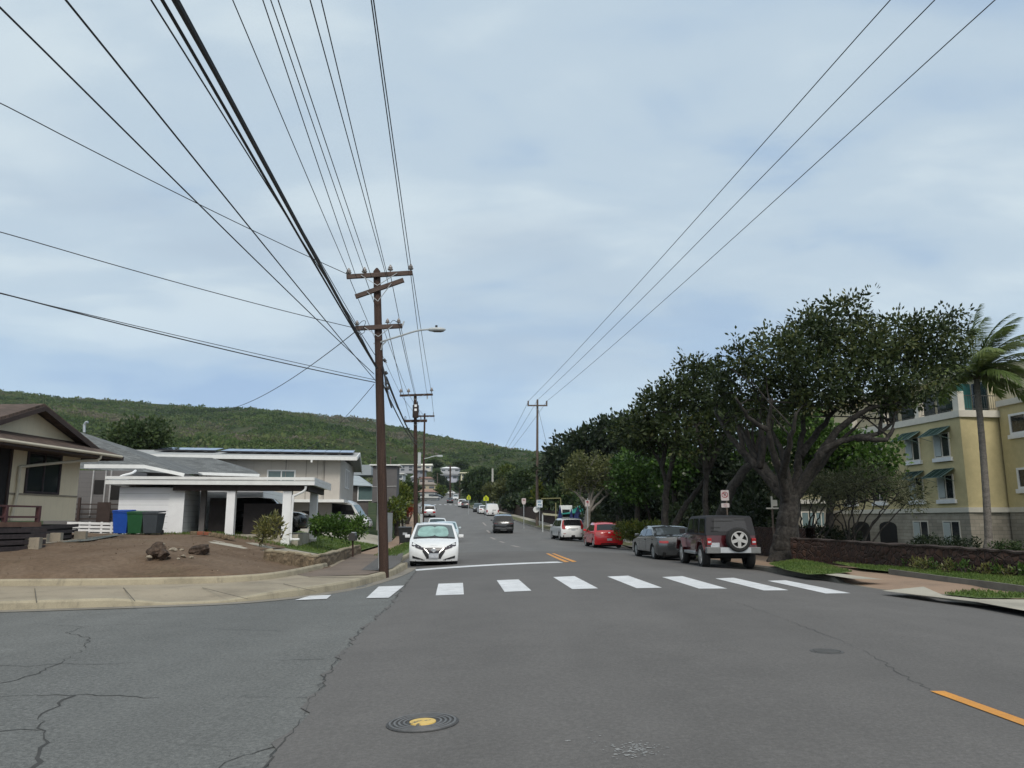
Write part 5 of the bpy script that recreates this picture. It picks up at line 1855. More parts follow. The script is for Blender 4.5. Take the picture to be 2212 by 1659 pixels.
for sx in (-1, 1):
    t.part('tail_light', MB().box((sx * .75, -2.06, .92), (.15, .07, .22)), M_tail, bevel=.012)
    t.part('clear_lamp', MB().box((sx * .75, -2.10, .90), (.11, .012, .06)), M_plate)
    t.part('headlight', MB().lathe([(.10, 0), (.10, .04), (0, .06)], 16, Matrix.Translation((sx * .48, 2.05, .88)) @ Matrix.Rotation(R(-90), 4, 'X')), M_headl)
    t.part('mirror', MB().box((sx * 1.0, .62, 1.24), (.2, .08, .18)), M_black, bevel=.02)
    t.part('door_handle', MB().box((sx * (Wj / 2 + .02), -.1, 1.02), (.04, .14, .04)), M_black)
t.part('number_plate', MB().box((-.56, -2.075, .80), (.30, .02, .15)), M_plate, bevel=.006)
sw = MB().lathe([(.27, -.13), (.36, -.13), (.40, -.08), (.405, 0), (.40, .07), (.36, .12), (.27, .13)], 32, Matrix.Rotation(R(90), 4, 'X'), False)
so = t.part('spare_wheel', sw, M_rubber, smooth=True)
so.location = (.16, -2.30, .985)
Mr = Matrix.Rotation(R(90), 4, 'X')
rb = MB().lathe([(.275, .0), (.275, .13), (.245, .135), (.235, .05)], 30, Mr)
for k in range(5):
    a = 2 * math.pi * k / 5 - math.pi / 2
    p, q = Vector((math.cos(a) * .03, -.115, math.sin(a) * .03)), Vector((math.cos(a) * .25, -.105, math.sin(a) * .25))
    rb.bar(p, q, .105, .03, up=(0, 1, 0))
rb.lathe([(.075, .06), (.075, .135), (0, .14)], 16, Mr)
t.part('hub_well', MB().lathe([(.26, .03), (.26, .06), (0, .06)], 26, Mr), M_under, so)
t.part('rim', rb, mat('alloy_satin', (.42, .42, .41), .45, .06, 6, .0), so, smooth=True)
# ------------------------------------------------------------------ buildings
def window(T, c, u, n, w, h, frame_m, glass_m, fw=.06, mull=1, sill=0, proud=.05, sill_m=None, parent=None):
    """window on a wall: c = middle of its foot, u along the wall, n outward"""
    c, u, n = Vector(c), Vector(u).normalized(), Vector(n).normalized()
    z = Vector((0, 0, 1))
    b = MB()
    o = n * proud / 2
    b.obox(c + o + z * (fw / 2), u, n, (w, proud, fw)); b.obox(c + o + z * (h - fw / 2), u, n, (w, proud, fw))
    for s in (-1, 1): b.obox(c + o + u * s * (w / 2 - fw / 2) + z * h / 2, u, n, (fw, proud, h - 2 * fw))
    for k in range(mull):
        x = -w / 2 + w * (k + 1) / (mull + 1)
        b.obox(c + o * .9 + u * x + z * h / 2, u, n, (fw * .8, proud * .8, h - 2 * fw))
    f = T.part('window', b, frame_m, parent)
    for k in range(mull + 1):
        x = -w / 2 + w * (k + .5) / (mull + 1)
        T.part('pane', MB().obox(c + n * proud * .25 + u * x + z * h / 2, u, n, (w / (mull + 1) - fw, .012, h - 2 * fw)), glass_m, f)
    if sill:
        T.part('sill', MB().obox(c + n * .07 - z * sill / 2, u, n, (w + .24, .18, sill)), sill_m or frame_m, f)
    return f


def siding(name, col, pitch, depth=.35, var=.05, vertical=False, axis=None):
    """painted boards: fine regular joints in the surface"""
    if name in MATS: return MATS[name]
    m, nt, bs, out = new_mat(name)
    f = noise(nt, 1.5, 5, .6)
    c = ramp(nt, f, [(.3, dark(col, 1 - var)), (.7, dark(col, 1 + var))])
    tc = nt.nodes.new('ShaderNodeTexCoord'); sp = nt.nodes.new('ShaderNodeSeparateXYZ')
    nt.links.new(tc.outputs['Object'], sp.inputs[0])
    mt = nt.nodes.new('ShaderNodeMath'); mt.operation = 'MULTIPLY'; mt.inputs[1].default_value = 1 / pitch
    nt.links.new(sp.outputs[axis if axis is not None else (0 if vertical else 2)], mt.inputs[0])
    fr = nt.nodes.new('ShaderNodeMath'); fr.operation = 'FRACT'; nt.links.new(mt.outputs[0], fr.inputs[0])
    g = ramp(nt, fr.outputs[0], [(0, (0, 0, 0)), (.05, (1, 1, 1)), (.95, (1, 1, 1)), (1, (.3, .3, .3))])
    c = mix(nt, 1.0, c, ramp(nt, fr.outputs[0], [(0, (1 - depth,) * 3), (.045, (1,) * 3), (.96, (1,) * 3), (1, (1 - depth,) * 3)]), 'MULTIPLY')
    nt.links.new(c, bs.inputs['Base Color']); bs.inputs['Roughness'].default_value = .7
    bump(nt, bs, g, .5, .01)
    MATS[name] = m
    return m


def shingles(name, col, var=.3):
    m, nt, bs, out = new_mat(name)
    tc = nt.nodes.new('ShaderNodeTexCoord')
    br = nt.nodes.new('ShaderNodeTexBrick')
    br.inputs['Scale'].default_value = 1.0
    br.inputs['Brick Width'].default_value = .34; br.inputs['Row Height'].default_value = .15
    br.inputs['Mortar Size'].default_value = .012
    br.inputs['Color1'].default_value = (*dark(col, 1 - var), 1); br.inputs['Color2'].default_value = (*dark(col, 1 + var), 1)
    br.inputs['Mortar'].default_value = (*dark(col, .45), 1)
    nt.links.new(tc.outputs['Object'], br.inputs['Vector'])
    f = noise(nt, 1.0, 5, .6)
    c = mix(nt, 1.0, br.outputs[0], ramp(nt, f, [(.3, (.75,) * 3), (.7, (1.2,) * 3)]), 'MULTIPLY')
    nt.links.new(c, bs.inputs['Base Color']); bs.inputs['Roughness'].default_value = .9
    return m


M_beige = siding('beige_board', (.66, .58, .42), .30, .10, .05, axis=1)
M_brownroof = shingles('roof_brown', (.088, .060, .046))
M_greyroof = shingles('roof_grey', (.130, .138, .138))
M_brown = mat('brown_trim', (.040, .026, .022), .7, .2, 5)
M_plum = mat('plum_wood', (.075, .032, .034), .65, .25, 6)
M_lap = siding('white_lap', (.74, .75, .77), .24, .55, .04)
M_taupe = siding('taupe_board', (.47, .44, .40), 1.22, .12, .05, vertical=True)
M_deckd = mat('deck_dark', (.042, .033, .034), .8, .3, 7)

# ---- beige house on the left
T = Thing('beige_house', 'beige gabled house with brown roof and deck at the left edge', 'house', at(100, 1150, 24))
wu = Vector((.075, 1, 0)).normalized(); wnn = Vector((wu.y, -wu.x, 0))       # wall runs up the street and looks at it
cfar = at(176, 975, 26.2); cfar.z = 0
FL = 1.55


def W(s, z, o=0.0): return cfar - wu * s + wnn * o + Vector((0, 0, z))


wall_h = 2.32
b = MB()
b.extr([W(0, FL), W(14, FL), W(14, FL + wall_h), W(0, FL + wall_h)], -wnn * 9)
T.part('wall', b, M_beige)
pk = 2.7
b = MB()
b.extr([W(-.12, FL + wall_h + .10, .02), W(pk * 2 + .12, FL + wall_h + .1, .02), W(pk, FL + wall_h + 1.08, .02)], -wnn * .2)
T.part('gable', b, M_beige)
hr = FL + wall_h + 1.15
b = MB()
for s in (-1, 1):
    e = W(pk + s * (pk + .75), FL + wall_h - .12, .45)
    r_ = W(pk, hr, .45)
    nrm = Vector((0, 0, .09))
    b.extr([e, r_, r_ + nrm, e + nrm], -wnn * 10)
T.part('roof', b, M_brownroof)
b = MB()
for s in (-1, 1):
    e = W(pk + s * (pk + .78), FL + wall_h - .20, .48); r_ = W(pk, hr - .06, .48)
    b.bar(e, r_, .06, .14)
T.part('barge_board', b, M_brown)
# lower skirt roof under the gable
b = MB()
b.extr([W(-.8, FL + wall_h - .16, 1.0), W(15, FL + wall_h - .16, 1.0), W(15, FL + wall_h + .22, .02), W(-.3, FL + wall_h + .22, .02)], (0, 0, .07))
b.extr([W(-.8, FL + wall_h - .16, 1.0), W(-.8, FL + wall_h - .16, -3), W(-.1, FL + wall_h + .22, -3), W(-.3, FL + wall_h + .22, .02)], (0, 0, .07))
sk = T.part('skirt_roof', b, M_brownroof)
T.part('fascia', MB().bar(W(-.8, FL + wall_h - .19, 1.02), W(15, FL + wall_h - .19, 1.02), .05, .13).bar(W(-.82, FL + wall_h - .19, 1.0), W(-.82, FL + wall_h - .19, -3), .05, .13), M_brown, sk)
M_beige_t = mat('beige_trim', (.50, .46, .36), .6, .05, 4)
T.part('gutter', MB().tube([W(-.6, FL + wall_h - .14, 1.08), W(15, FL + wall_h - .14, 1.08)], .05, 8), M_beige_t, sk)
T.part('soffit', MB().extr([W(-.8, FL + wall_h - .20, .98), W(15, FL + wall_h - .20, .98), W(15, FL + wall_h - .20, 0), W(0, FL + wall_h - .20, 0)], (0, 0, -.02)), mat('soffit_brown', (.09, .065, .05), .8), sk)
T.part('downpipe', MB().tube(smooth_path([W(.55, FL + wall_h - .16, 1.06), W(.6, FL + wall_h - .34, 1.0), W(.9, FL + wall_h - .38, .7), W(2.7, FL + wall_h - .68, .10), W(2.95, FL + wall_h - .8, .07), W(2.95, FL + .9, .07), W(3.1, FL, .07)], 3), .045, 8), M_beige_t)
window(T, W(1.8, FL + .83), wu, wnn, 1.6, 1.28, M_deckd, M_glass, .07, 1, 0, .05)
T.part('wall_band', MB().bar(W(0, FL + .80, .012), W(14, FL + .80, .012), .03, .05), mat('beige_band', (.24, .21, .16), .7))
T.part('door', MB().obox(W(4.15, FL + 1.08, .02), wu, wnn, (1.5, .05, 2.15)), M_dark)
for s in (3.36, 4.94): T.part('door_frame', MB().obox(W(s, FL + 1.1, .04), wu, wnn, (.09, .1, 2.2)), M_brown)
# raised deck, its skirt of dark boards and low rail
dk = MB().extr([W(4.6, FL - .16, 0), W(14, FL - .16, 0), W(14, FL - .16, 2.1), W(4.6, FL - .16, 2.1)], (0, 0, .13))
deck = T.part('deck', dk, mat('deck_red', (.13, .075, .055), .8, .25, 6))
b = MB()
for k in range(7):
    z = FL - .25 - k * .155
    b.bar(W(4.4, z, 2.12), W(14, z, 2.12), .05, .115)
    if k < 5: b.bar(W(-.1, z + .1 - .02 * k, .06), W(4.6, z + .02, 1.5), .05, .10)
T.part('skirt_boards', b, M_deckd, deck)
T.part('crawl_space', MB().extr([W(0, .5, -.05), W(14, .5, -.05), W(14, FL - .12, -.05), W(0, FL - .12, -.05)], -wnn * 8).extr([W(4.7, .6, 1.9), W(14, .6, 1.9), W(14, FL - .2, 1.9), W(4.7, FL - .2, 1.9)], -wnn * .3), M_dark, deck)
b = MB()
b.bar(W(4.65, FL + .38, 2.05), W(14, FL + .38, 2.05), .09, .045)
b.bar(W(4.65, FL + .10, 2.05), W(14, FL + .10, 2.05), .05, .05)
for k in range(9): b.bar(W(4.7 + k * 1.25, FL - .05, 2.05), W(4.7 + k * 1.25, FL + .40, 2.05), .10, .10, up=(0, 1, 0))
T.part('railing', b, M_plum, deck)
M_pier = concrete('pier_concrete', (.30, .26, .20), .4, 2)
for s, o in ((4.9, 2.15), (6.7, 2.15), (8.6, 2.15), (2.2, .9), (3.4, 1.3), (.2, .4)):
    c = W(s, 0, o); zz = lot_z(c.x, c.y) + .10
    T.part('pier_block', MB().box((c.x, c.y, zz), (.34, .34, .46), .3), M_pier, deck)

# ---- white house with the carport
cf = at(258, 1035, 32.6); cr = at(633, 1046, 33.4)
u = Vector((cr.x - cf.x, cr.y - cf.y, 0)); Lc = u.length; u.normalize()
n = Vector((u.y, -u.x, 0))                                    # towards us
GZ = 1.0
T = Thing('white_house', 'white house with lap-sided garage wall, flat carport and grey shingle hip roof', 'house', (cf.x, cf.y, GZ))


def C(s, z, o=0.0): return Vector((cf.x, cf.y, 0)) + u * s + n * o + Vector((0, 0, z))


zt = 3.10
lw2 = (at(392, 1050, 32.7) - Vector((cf.x, cf.y, 0))); sw_ = Vector((lw2.x, lw2.y, 0)).dot(u)
T.part('garage_wall', MB().extr([C(.05, GZ - .5), C(sw_, GZ - .5), C(sw_, zt - .16), C(.05, zt - .16)], -n * 2.6), M_lap)
T.part('corner_board', MB().obox(C(sw_ - .20, (GZ - .5 + zt - .2) / 2, .012), u, n, (.62, .03, zt - GZ + .3)), M_white)
# carport roof: deep fascia with a dark beam below
rf = MB().extr([C(-.25, zt - .02, .5), C(Lc + .9, zt - .02, .5), C(Lc + .9, zt - .02, -5.4), C(-.25, zt - .02, -5.4)], (0, 0, .12))
rfo = T.part('carport_roof', rf, mat('carport_deck', (.50, .50, .49), .6, .1, 2))
b = MB()
for z0, h, o in ((zt - .06, .19, .54), (zt + .15, .12, .58)):
    b.extr([C(-.3, z0, o), C(Lc + .93, z0, o), C(Lc + .93, z0 + h, o), C(-.3, z0 + h, o)], n * .05)
    b.extr([C(Lc + .93, z0, o), C(Lc + .93, z0, -5.4), C(Lc + .93, z0 + h, -5.4), C(Lc + .93, z0 + h, o)], u * .05)
    b.extr([C(-.3, z0, o), C(-.3, z0, -2), C(-.3, z0 + h, -2), C(-.3, z0 + h, o)], -u * .05)
T.part('fascia', b, M_trim, rfo)
b = MB().extr([C(sw_ - .3, zt - .30, .32), C(Lc + .7, zt - .30, .32), C(Lc + .7, zt - .02, .32), C(sw_ - .3, zt - .02, .32)], -n * .18)
b.extr([C(Lc + .55, zt - .30, .3), C(Lc + .55, zt - .30, -5), C(Lc + .55, zt - .03, -5), C(Lc + .55, zt - .03, .3)], u * .15)
b.extr([C(sw_, zt - .06, .3), C(Lc + .5, zt - .06, .3), C(Lc + .5, zt - .06, -5.2), C(sw_, zt - .06, -5.2)], (0, 0, -.03))
T.part('beam', b, mat('beam_dark', (.028, .019, .017), .7, .2, 5), rfo)
col = []
for X, o, w in ((499, .1, .34), (618, .1, .36)):
    q = at(X, 1100, 33.0); s = (Vector((q.x, q.y, 0)) - Vector((cf.x, cf.y, 0))).dot(u)
    col.append(s)
    T.part('column', MB().obox(C(s, (zt - .3 + .45) / 2 + .05, o), u, n, (w, .34, zt - .3 - .45)), M_white)
T.part('column', MB().obox(C(Lc + .42, 1.9, -3.6), u, n, (.34, .34, 2.4)), M_white)
T.part('downpipe', MB().tube(smooth_path([C(Lc + .62, zt - .1, .5), C(Lc + .55, zt - .3, .45), C(col[1] + .32, zt - .5, .36), C(col[1] + .26, zt - .62, .36), C(col[1] + .24, .9, .34), C(col[1] + .34, .78, .4), C(col[1] + .62, .78, .44)], 3), .05, 8), M_white)
T.part('downpipe', MB().tube(smooth_path([C(.55, zt + .55, -.2), C(.5, zt + .42, .1), C(.2, zt + .32, .2), C(.1, zt + .22, .3)], 3), .05, 8), M_white)
# carport inside: floor, dark screens, pale back wall
T.part('carport_floor', MB().extr([C(sw_ - .2, .47, -.1), C(Lc + .3, .47, -.1), C(Lc + .3, .47, -6), C(sw_ - .2, .47, -6)], (0, 0, .5)), M_walk_p)
M_screen = mat('dark_screen', (.022, .018, .019), .75, .25, 5)
T.part('screen', MB().obox(C((sw_ + col[0]) / 2 + .35, GZ + .74, -1.2), u, n, (1.1, .04, 1.6)), M_screen)
T.part('screen', MB().obox(C((col[0] + col[1]) / 2 + .1, GZ + .62, -.9), u, n, (col[1] - col[0] - .4, .04, 1.35)), M_screen)
T.part('house_wall', MB().extr([C(-1, .5, -5.6), C(sw_ + 2.2, .5, -5.6), C(sw_ + 2.2, zt, -5.6), C(-1, zt, -5.6)], -n * 6), M_lap)
T.part('post', MB().obox(C(sw_ + .62, 2.0, -1.0), u, n, (.22, .2, 2.5)), mat('post_grey', (.15, .14, .14), .7))
T.part('carport_shelf', MB().obox(C(sw_ + 1.05, 1.5, -2.2), u, n, (.5, .5, 1.2)), mat('shelf_grey', (.10, .10, .10), .7))
# hip roofs behind
b = MB()
e1, e2 = at(120, 1010, 35.5), at(395, 1024, 37.0)
r1, r2 = at(150, 930, 41.5), at(176, 934, 41.5)
e3, e4 = at(458, 1024, 47), at(90, 1000, 49)
hip = T.part('hip_roof', b.add([e1, e2, e3, e4, r1, r2], [(0, 1, 5, 4), (1, 2, 5), (2, 3, 4, 5), (3, 0, 4), (3, 2, 1, 0)]), M_greyroof)
b = MB()
e1b, e2b = at(330, 1024, 44), at(566, 1027, 46)
r1b, r2b = at(300, 985, 50), at(458, 989, 50.5)
e3b, e4b = at(548, 1015, 56), at(300, 1005, 56)
T.part('hip_roof', b.add([e1b, e2b, e3b, e4b, r1b, r2b], [(0, 1, 5, 4), (1, 2, 5), (2, 3, 4, 5), (3, 0, 4), (3, 2, 1, 0)]), M_greyroof)
b = MB()
q1, q2, q3 = at(182, 1007, 34.6), at(312, 1008, 35.2), at(398, 1026, 35.6)
b.bar(q1, q2, .08, .17).bar(q2, q3, .08, .15)
T.part('roof_gutter', b, M_trim, hip)
T.part('roof_gutter', MB().bar(at(428, 1023, 43), at(560, 1027, 45), .08, .16), M_trim, hip)
T.part('upper_wall', MB().extr([Vector((q.x, q.y, .6)) for q in (at(150, 1010, 37.5), at(392, 1024, 38.2), at(450, 1024, 45), at(130, 1005, 47))], (0, 0, 3.3)), mat('lanai_wall', (.17, .165, .165), .7, .1, 3))
# screened porch between the houses
b = MB()
pa, pb_, = at(181, 1100, 34.2), at(254, 1100, 34.4)
ud = Vector((pb_.x - pa.x, pb_.y - pa.y, 0)); Lp = ud.length; ud.normalize(); nd = Vector((ud.y, -ud.x, 0))


def Pp(s, z, o=0.0): return Vector((pa.x, pa.y, z)) + ud * s + nd * o


T.part('porch', MB().extr([Pp(-1.6, GZ + .4), Pp(Lp + .5, GZ + .4), Pp(Lp + .5, GZ + 2.75), Pp(-1.6, GZ + 2.75)], -nd * 2), siding('porch_louvre', (.13, .125, .125), .20, .45))
b = MB()
for s in (.28, .80, 1.02): b.obox(Pp(s, GZ + 1.75, .03), ud, nd, (.055, .06, 2.0))
porch_p = T.part('porch_posts', b, mat('pale_post', (.34, .34, .34), .6))
T.part('porch_opening', MB().obox(Pp(.55, GZ + 2.02, .012), ud, nd, (.42, .02, .62)).obox(Pp(1.25, GZ + 1.95, .012), ud, nd, (.42, .02, .95)), M_dark)
b = MB()
for k in range(5): b.bar(Pp(-.35, GZ + .42 + k * .21, .40), Pp(Lp + .2, GZ + .42 + k * .21, .30), .04, .05)
b.obox(Pp(-.05, GZ + .95, .40), ud, nd, (.10, .10, 1.2)); b.obox(Pp(.95, GZ + .85, .36), ud, nd, (.55, .03, 1.0))
T.part('porch_railing', b, M_brown)
b = MB()
for k in range(5): b.bar(Pp(-.25, .86 + k * .15, .95), Pp(Lp + .28, .82 + k * .15, .85), .035, .10)
for s in (.2, .62, 1.1, 1.5): b.obox(Pp(s, 1.08, .86), ud, nd, (.08, .05, .85))
ft = Thing('slat_fence', 'low white slat fence between the beige house and the blue bin', 'fence', Pp(.6, GZ, .9))
ft.part('slats', b, M_white)
T.part('roof_pipe', MB().tube([at(182, 934, 40), at(182, 918, 40), at(186, 912, 40), at(190, 912, 40)], .07, 8), M_steel)

# dark car asleep in the carport shade
p = C((col[0] + col[1]) / 2 - .6, 1.0, -3.4)
car('dark_carport_car', 'dark car barely seen in the shade inside the carport', p, math.atan2(u.y, u.x) - math.pi / 2, 'suv', 4.4, 1.8, 1.65, P_black, detail=1)

# ---- two storey house with solar panels
D2 = 57
a0 = at(540, 1080, 56); a1 = at(733, 1080, 57); a2 = at(762, 1080, 67)
uw = Vector((a1.x - a0.x, a1.y - a0.y, 0)).normalized(); nw = Vector((uw.y, -uw.x, 0))
us_ = Vector((a2.x - a1.x, a2.y - a1.y, 0)).normalized(); ns_ = Vector((us_.y, -us_.x, 0))
zl, zu = at(640, 1080, 56.5).z, at(640, 992, 56.5).z
zg_ = lot_z(a1.x, a1.y)
T = Thing('two_storey_house', 'taupe two-storey house with a row of solar panels on its low roof', 'house', (a1.x, a1.y, zg_))
a0x = Vector((a0.x, a0.y, 0)) - uw * 4
Ls = (Vector((a2.x, a2.y, 0)) - Vector((a1.x, a1.y, 0))).length
P4 = [Vector((q.x, q.y, zl)) for q in (a0x, a1, a1 + us_ * Ls, a0x + us_ * Ls)]
T.part('upper_wall', MB().extr(P4, (0, 0, zu - zl + .1)), M_taupe)
P4l = [Vector((q.x, q.y, zg_ - .6)) for q in (a0x - nw * .8, a1 - nw * .8 - uw * .6, a1 - nw * 1.5 - uw * .6, a0x - nw * 1.5)]
T.part('lower_wall', MB().extr(P4l, (0, 0, zl - zg_ + .5)), mat('lower_wall_grey', (.20, .19, .18), .75, .1, 2))
T.part('floor_band', MB().extr([q + Vector((0, 0, -.16)) for q in [P4[0] + nw * .35, P4[1] + nw * .35 + ns_ * .35, P4[2] + ns_ * .35, P4[3]]], (0, 0, .2)), M_trim)
def H2(s, z, o=0.0): return Vector((a1.x, a1.y, 0)) - uw * s + nw * o + Vector((0, 0, z))
b = MB()
for s, w in ((1.15, .05), (1.65, .03), (2.45, .03), (3.9, .05), (9.4, .05)):
    b.obox(H2(s, (zl + zu) / 2, .015), uw, nw, (w, .03, zu - zl))
T.part('batten', b, mat('batten_grey', (.20, .19, .18), .7))
T.part('downpipe', MB().tube([H2(1.28, zu, .08), H2(1.28, zl, .08)], .04, 8), M_taupe)
qa = at(608, 1034, 56.5); sq = (Vector((a1.x, a1.y, 0)) - Vector((qa.x, qa.y, 0))).dot(uw)
window(T, H2(sq, at(608, 1046, 56.5).z - .22), uw, nw, 3.35 * .60, 1.25, M_white, M_glass_l, .10, 1, 0, .06)
for s in (3.9, 5.6): window(T, Vector((a1.x, a1.y, at(750, 1054, 60).z)) + us_ * s, us_, ns_, 1.2, 1.5, M_white, M_glass, .08, 1, 0, .06)
# low gable roof with the ridge along the front
ey, ez = 1.0, zu + .05
ridge_h = at(640, 977, 60).z
b = MB()
f0, f1 = H2(-1.2, ez, 1.0), H2(21, ez, 1.0)
g0, g1 = H2(-1.2, ridge_h, -4.6), H2(21, ridge_h, -4.6)
h0, h1 = H2(-1.2, ez - .3, -11), H2(21, ez - .3, -11)
for q in ((f0, f1, g1, g0), (g0, g1, h1, h0)):
    b.extr(q, (0, 0, .12))
rfo = T.part('roof', b, mat('roof_pale', (.34, .35, .345), .7, .12, 2))
T.part('fascia', MB().bar(f0 + Vector((0, 0, -.03)), f1 + Vector((0, 0, -.03)), .08, .26).bar(f0, g0, .08, .24).bar(g0, h0, .08, .24), M_trim, rfo)
T.part('gable_end', MB().extr([H2(.05, ez - .2, .6), H2(.05, ridge_h - .1, -4.6), H2(.05, ez - .4, -10)], uw * -.1), M_taupe)
for s, o in ((2.0, .98), (10.4, .98)): T.part('eave_lamp', MB().box(H2(s, ez - .25, o), (.12, .12, .18)), M_trim, rfo)
T.part('roof_downpipe', MB().tube([H2(9.6, ez - .1, 1.05), H2(9.6, ez - 1.5, 1.0)], .05, 8), M_trim, rfo)
m, nt, bs, out = new_mat('solar_glass')
tc = nt.nodes.new('ShaderNodeTexCoord')
f = noise(nt, .6, 2)
nt.links.new(ramp(nt, f, [(.3, (.05, .06, .12)), (.7, (.09, .10, .18))]), bs.inputs['Base Color'])
bs.inputs['Roughness'].default_value = .05; bs.inputs['Specular IOR Level'].default_value = .8
bs.inputs['Metallic'].default_value = .35
M_solar = m
sl = (g0 - f0); sl_len = sl.length; sld = sl / sl_len
nr = uw.cross(sld); nr = nr if nr.z > 0 else -nr
for k in range(13):
    s0 = .35 + k * 1.06 + (.5 if k > 8 else 0)
    base_ = f0 - uw * s0 + sld * (1.5 if k < 9 else 2.3) + nr * .30
    po = T.part('solar_panel', MB().extr([base_, base_ - uw * 1.02, base_ - uw * 1.02 + sld * 3.2, base_ + sld * 3.2], nr * .035), M_solar, rfo)
    T.part('panel_frame', MB().bar(base_ - nr * .02, base_ - uw * 1.04 - nr * .02, .05, .09).bar(base_ + sld * 3.22, base_ - uw * 1.04 + sld * 3.22, .04, .06), M_black, po)
# lower storey: pale windows and a dark opening
qb = H2(6.6, zg_ + .45, -.8); window(T, qb, uw, nw, 1.5, 1.15, M_trim, M_glass_l, .06, 1, 0, .05)
window(T, H2(4.4, zg_ + .55, -.8), uw, nw, 1.3, 1.1, M_trim, M_glass_l, .06, 1, 0, .05)
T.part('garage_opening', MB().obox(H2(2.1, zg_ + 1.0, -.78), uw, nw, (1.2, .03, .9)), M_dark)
T.part('garden_wall', MB().obox(H2(8.6, zg_ + .35, 1.2), uw, nw, (3.4, .15, .9)), M_white)
tp = H2(8.2, zg_, 3.0)
tt_ = Thing('round_patio_table', 'small round table on a pedestal between the carport columns', 'table', tp)
tt_.part('table_top', MB().lathe([(.45, 0), (.45, .04), (0, .04)], 20, Matrix.Translation(tp + Vector((0, 0, 1.2)))), M_alum)
tt_.part('pedestal', MB().tube([tp, tp + Vector((0, 0, 1.2))], .05, 8).tube([tp, tp + Vector((.35, 0, 0))], .03).tube([tp, tp + Vector((-.35, 0, 0))], .03), M_black)

# white van in that driveway
pv = at(728, 1142, 60.4); pv.z = .85
PROFILES['bigvan'] = dict(pts=[(.012, .12), (0, .18), (.004, .28), (.012, .34), (.04, .40), (.08, .44), (.12, .47), (.235, .86), (.30, .955), (.36, 1), (.965, 1), (.985, .60), (.99, .5), (1, .36), (1, .22), (.985, .12)], c=6, f=7, r=10, g=11)
t = car('white_delivery_van', 'tall white delivery van parked nose out behind the green hedge', pv, -R(96), 'bigvan', 5.4, 1.95, 2.3, P_white, cat='van', front=front_plain, wb=3.5, rw=.35, glass_f=M_wind_b, tumble=.10, detail=1)
# grey box of a house, and pale roofs beyond it
D3 = 72
T = Thing('grey_house', 'dark grey blank-walled house behind the leaning pole', 'house', at(832, 1090, D3))
b0, b1 = at(806, 1005, D3), at(858, 1003, D3 + .15)
zlo, zhi = at(832, 1085, D3).z, at(832, 1006, D3).z
ub = Vector((b1.x - b0.x, b1.y - b0.y, 0)).normalized(); nb_ = Vector((ub.y, -ub.x, 0))
Lb = (b1 - b0).length
B0 = Vector((b0.x, b0.y, 0))
T.part('wall', MB().extr([B0 + Vector((0, 0, zlo)), B0 + ub * Lb + Vector((0, 0, zlo)), B0 + ub * Lb + Vector((0, 0, zhi)), B0 + Vector((0, 0, zhi))], -nb_ * 3), mat('house_dark_grey', (.115, .11, .112), .8, .08, 2))
T.part('trim_line', MB().bar(B0 + Vector((0, 0, zlo + (zhi - zlo) * .42)) + nb_ * .03, B0 + ub * Lb + Vector((0, 0, zlo + (zhi - zlo) * .44)) + nb_ * .03, .05, .06), mat('trim_pale', (.36, .36, .36)))
T.part('base_wall', MB().extr([B0 + Vector((.3, .3, zb(D3))) - nb_, B0 + ub * (Lb - .5) + Vector((0, 0, zb(D3))) - nb_, B0 + ub * (Lb - .5) + Vector((0, 0, zlo)) - nb_, B0 + Vector((.3, .3, zlo)) - nb_], -nb_ * 1.8), mat('lower_wall_grey', (.20, .19, .18)))
T.part('roof', MB().extr([B0 + Vector((0, 0, zhi)) + nb_ * .3 - ub * .3, B0 + ub * (Lb + .3) + Vector((0, 0, zhi)) + nb_ * .3, B0 + ub * (Lb + .3) + Vector((0, 0, zhi)) - nb_ * 3.2, B0 - ub * .3 + Vector((0, 0, zhi)) - nb_ * 3.2], (0, 0, .12)), M_trim)
D4 = 78
T = Thing('blue_roof_house', 'house with pale blue-grey hip roof between the two-storey house and the grey one', 'house', at(782, 1090, D4))
c1, c2, c3, c4 = at(757, 1048, D4), at(803, 1050, D4), at(806, 1048, D4 + 9), at(755, 1048, D4 + 9)
k1, k2 = at(752, 1026, D4 + 4), at(776, 1028, D4 + 4)
T.part('roof', MB().add([c1, c2, c3, c4, k1, k2], [(0, 1, 5, 4), (1, 2, 5), (2, 3, 4, 5), (3, 0, 4), (3, 2, 1, 0)]), mat('roof_blue', (.30, .34, .36), .6, .1, 2))
T.part('wall', MB().extr([Vector((q.x, q.y, zb(D4) + .2)) for q in (at(759, 1050, D4 + .6), at(797, 1050, D4 + .6), at(797, 1050, D4 + 8), at(759, 1050, D4 + 8))], (0, 0, c1.z - zb(D4) - .2)), mat('wall_brown_grey', (.10, .09, .085), .8))
T.part('upper_storey', MB().extr([at(758, 1026, D4 + 6), at(802, 1026, D4 + 6), at(802, 1004, D4 + 6), at(758, 1004, D4 + 6)], (0, 5, 0)), siding('wall_blue_grey', (.27, .30, .32), .3, .2))
window(T, at(789, 1082, D4 + .5), (1, 0, 0), (0, -1, 0), 1.6, 1.5, M_white, M_glass_l, .1, 0, 0, .06)

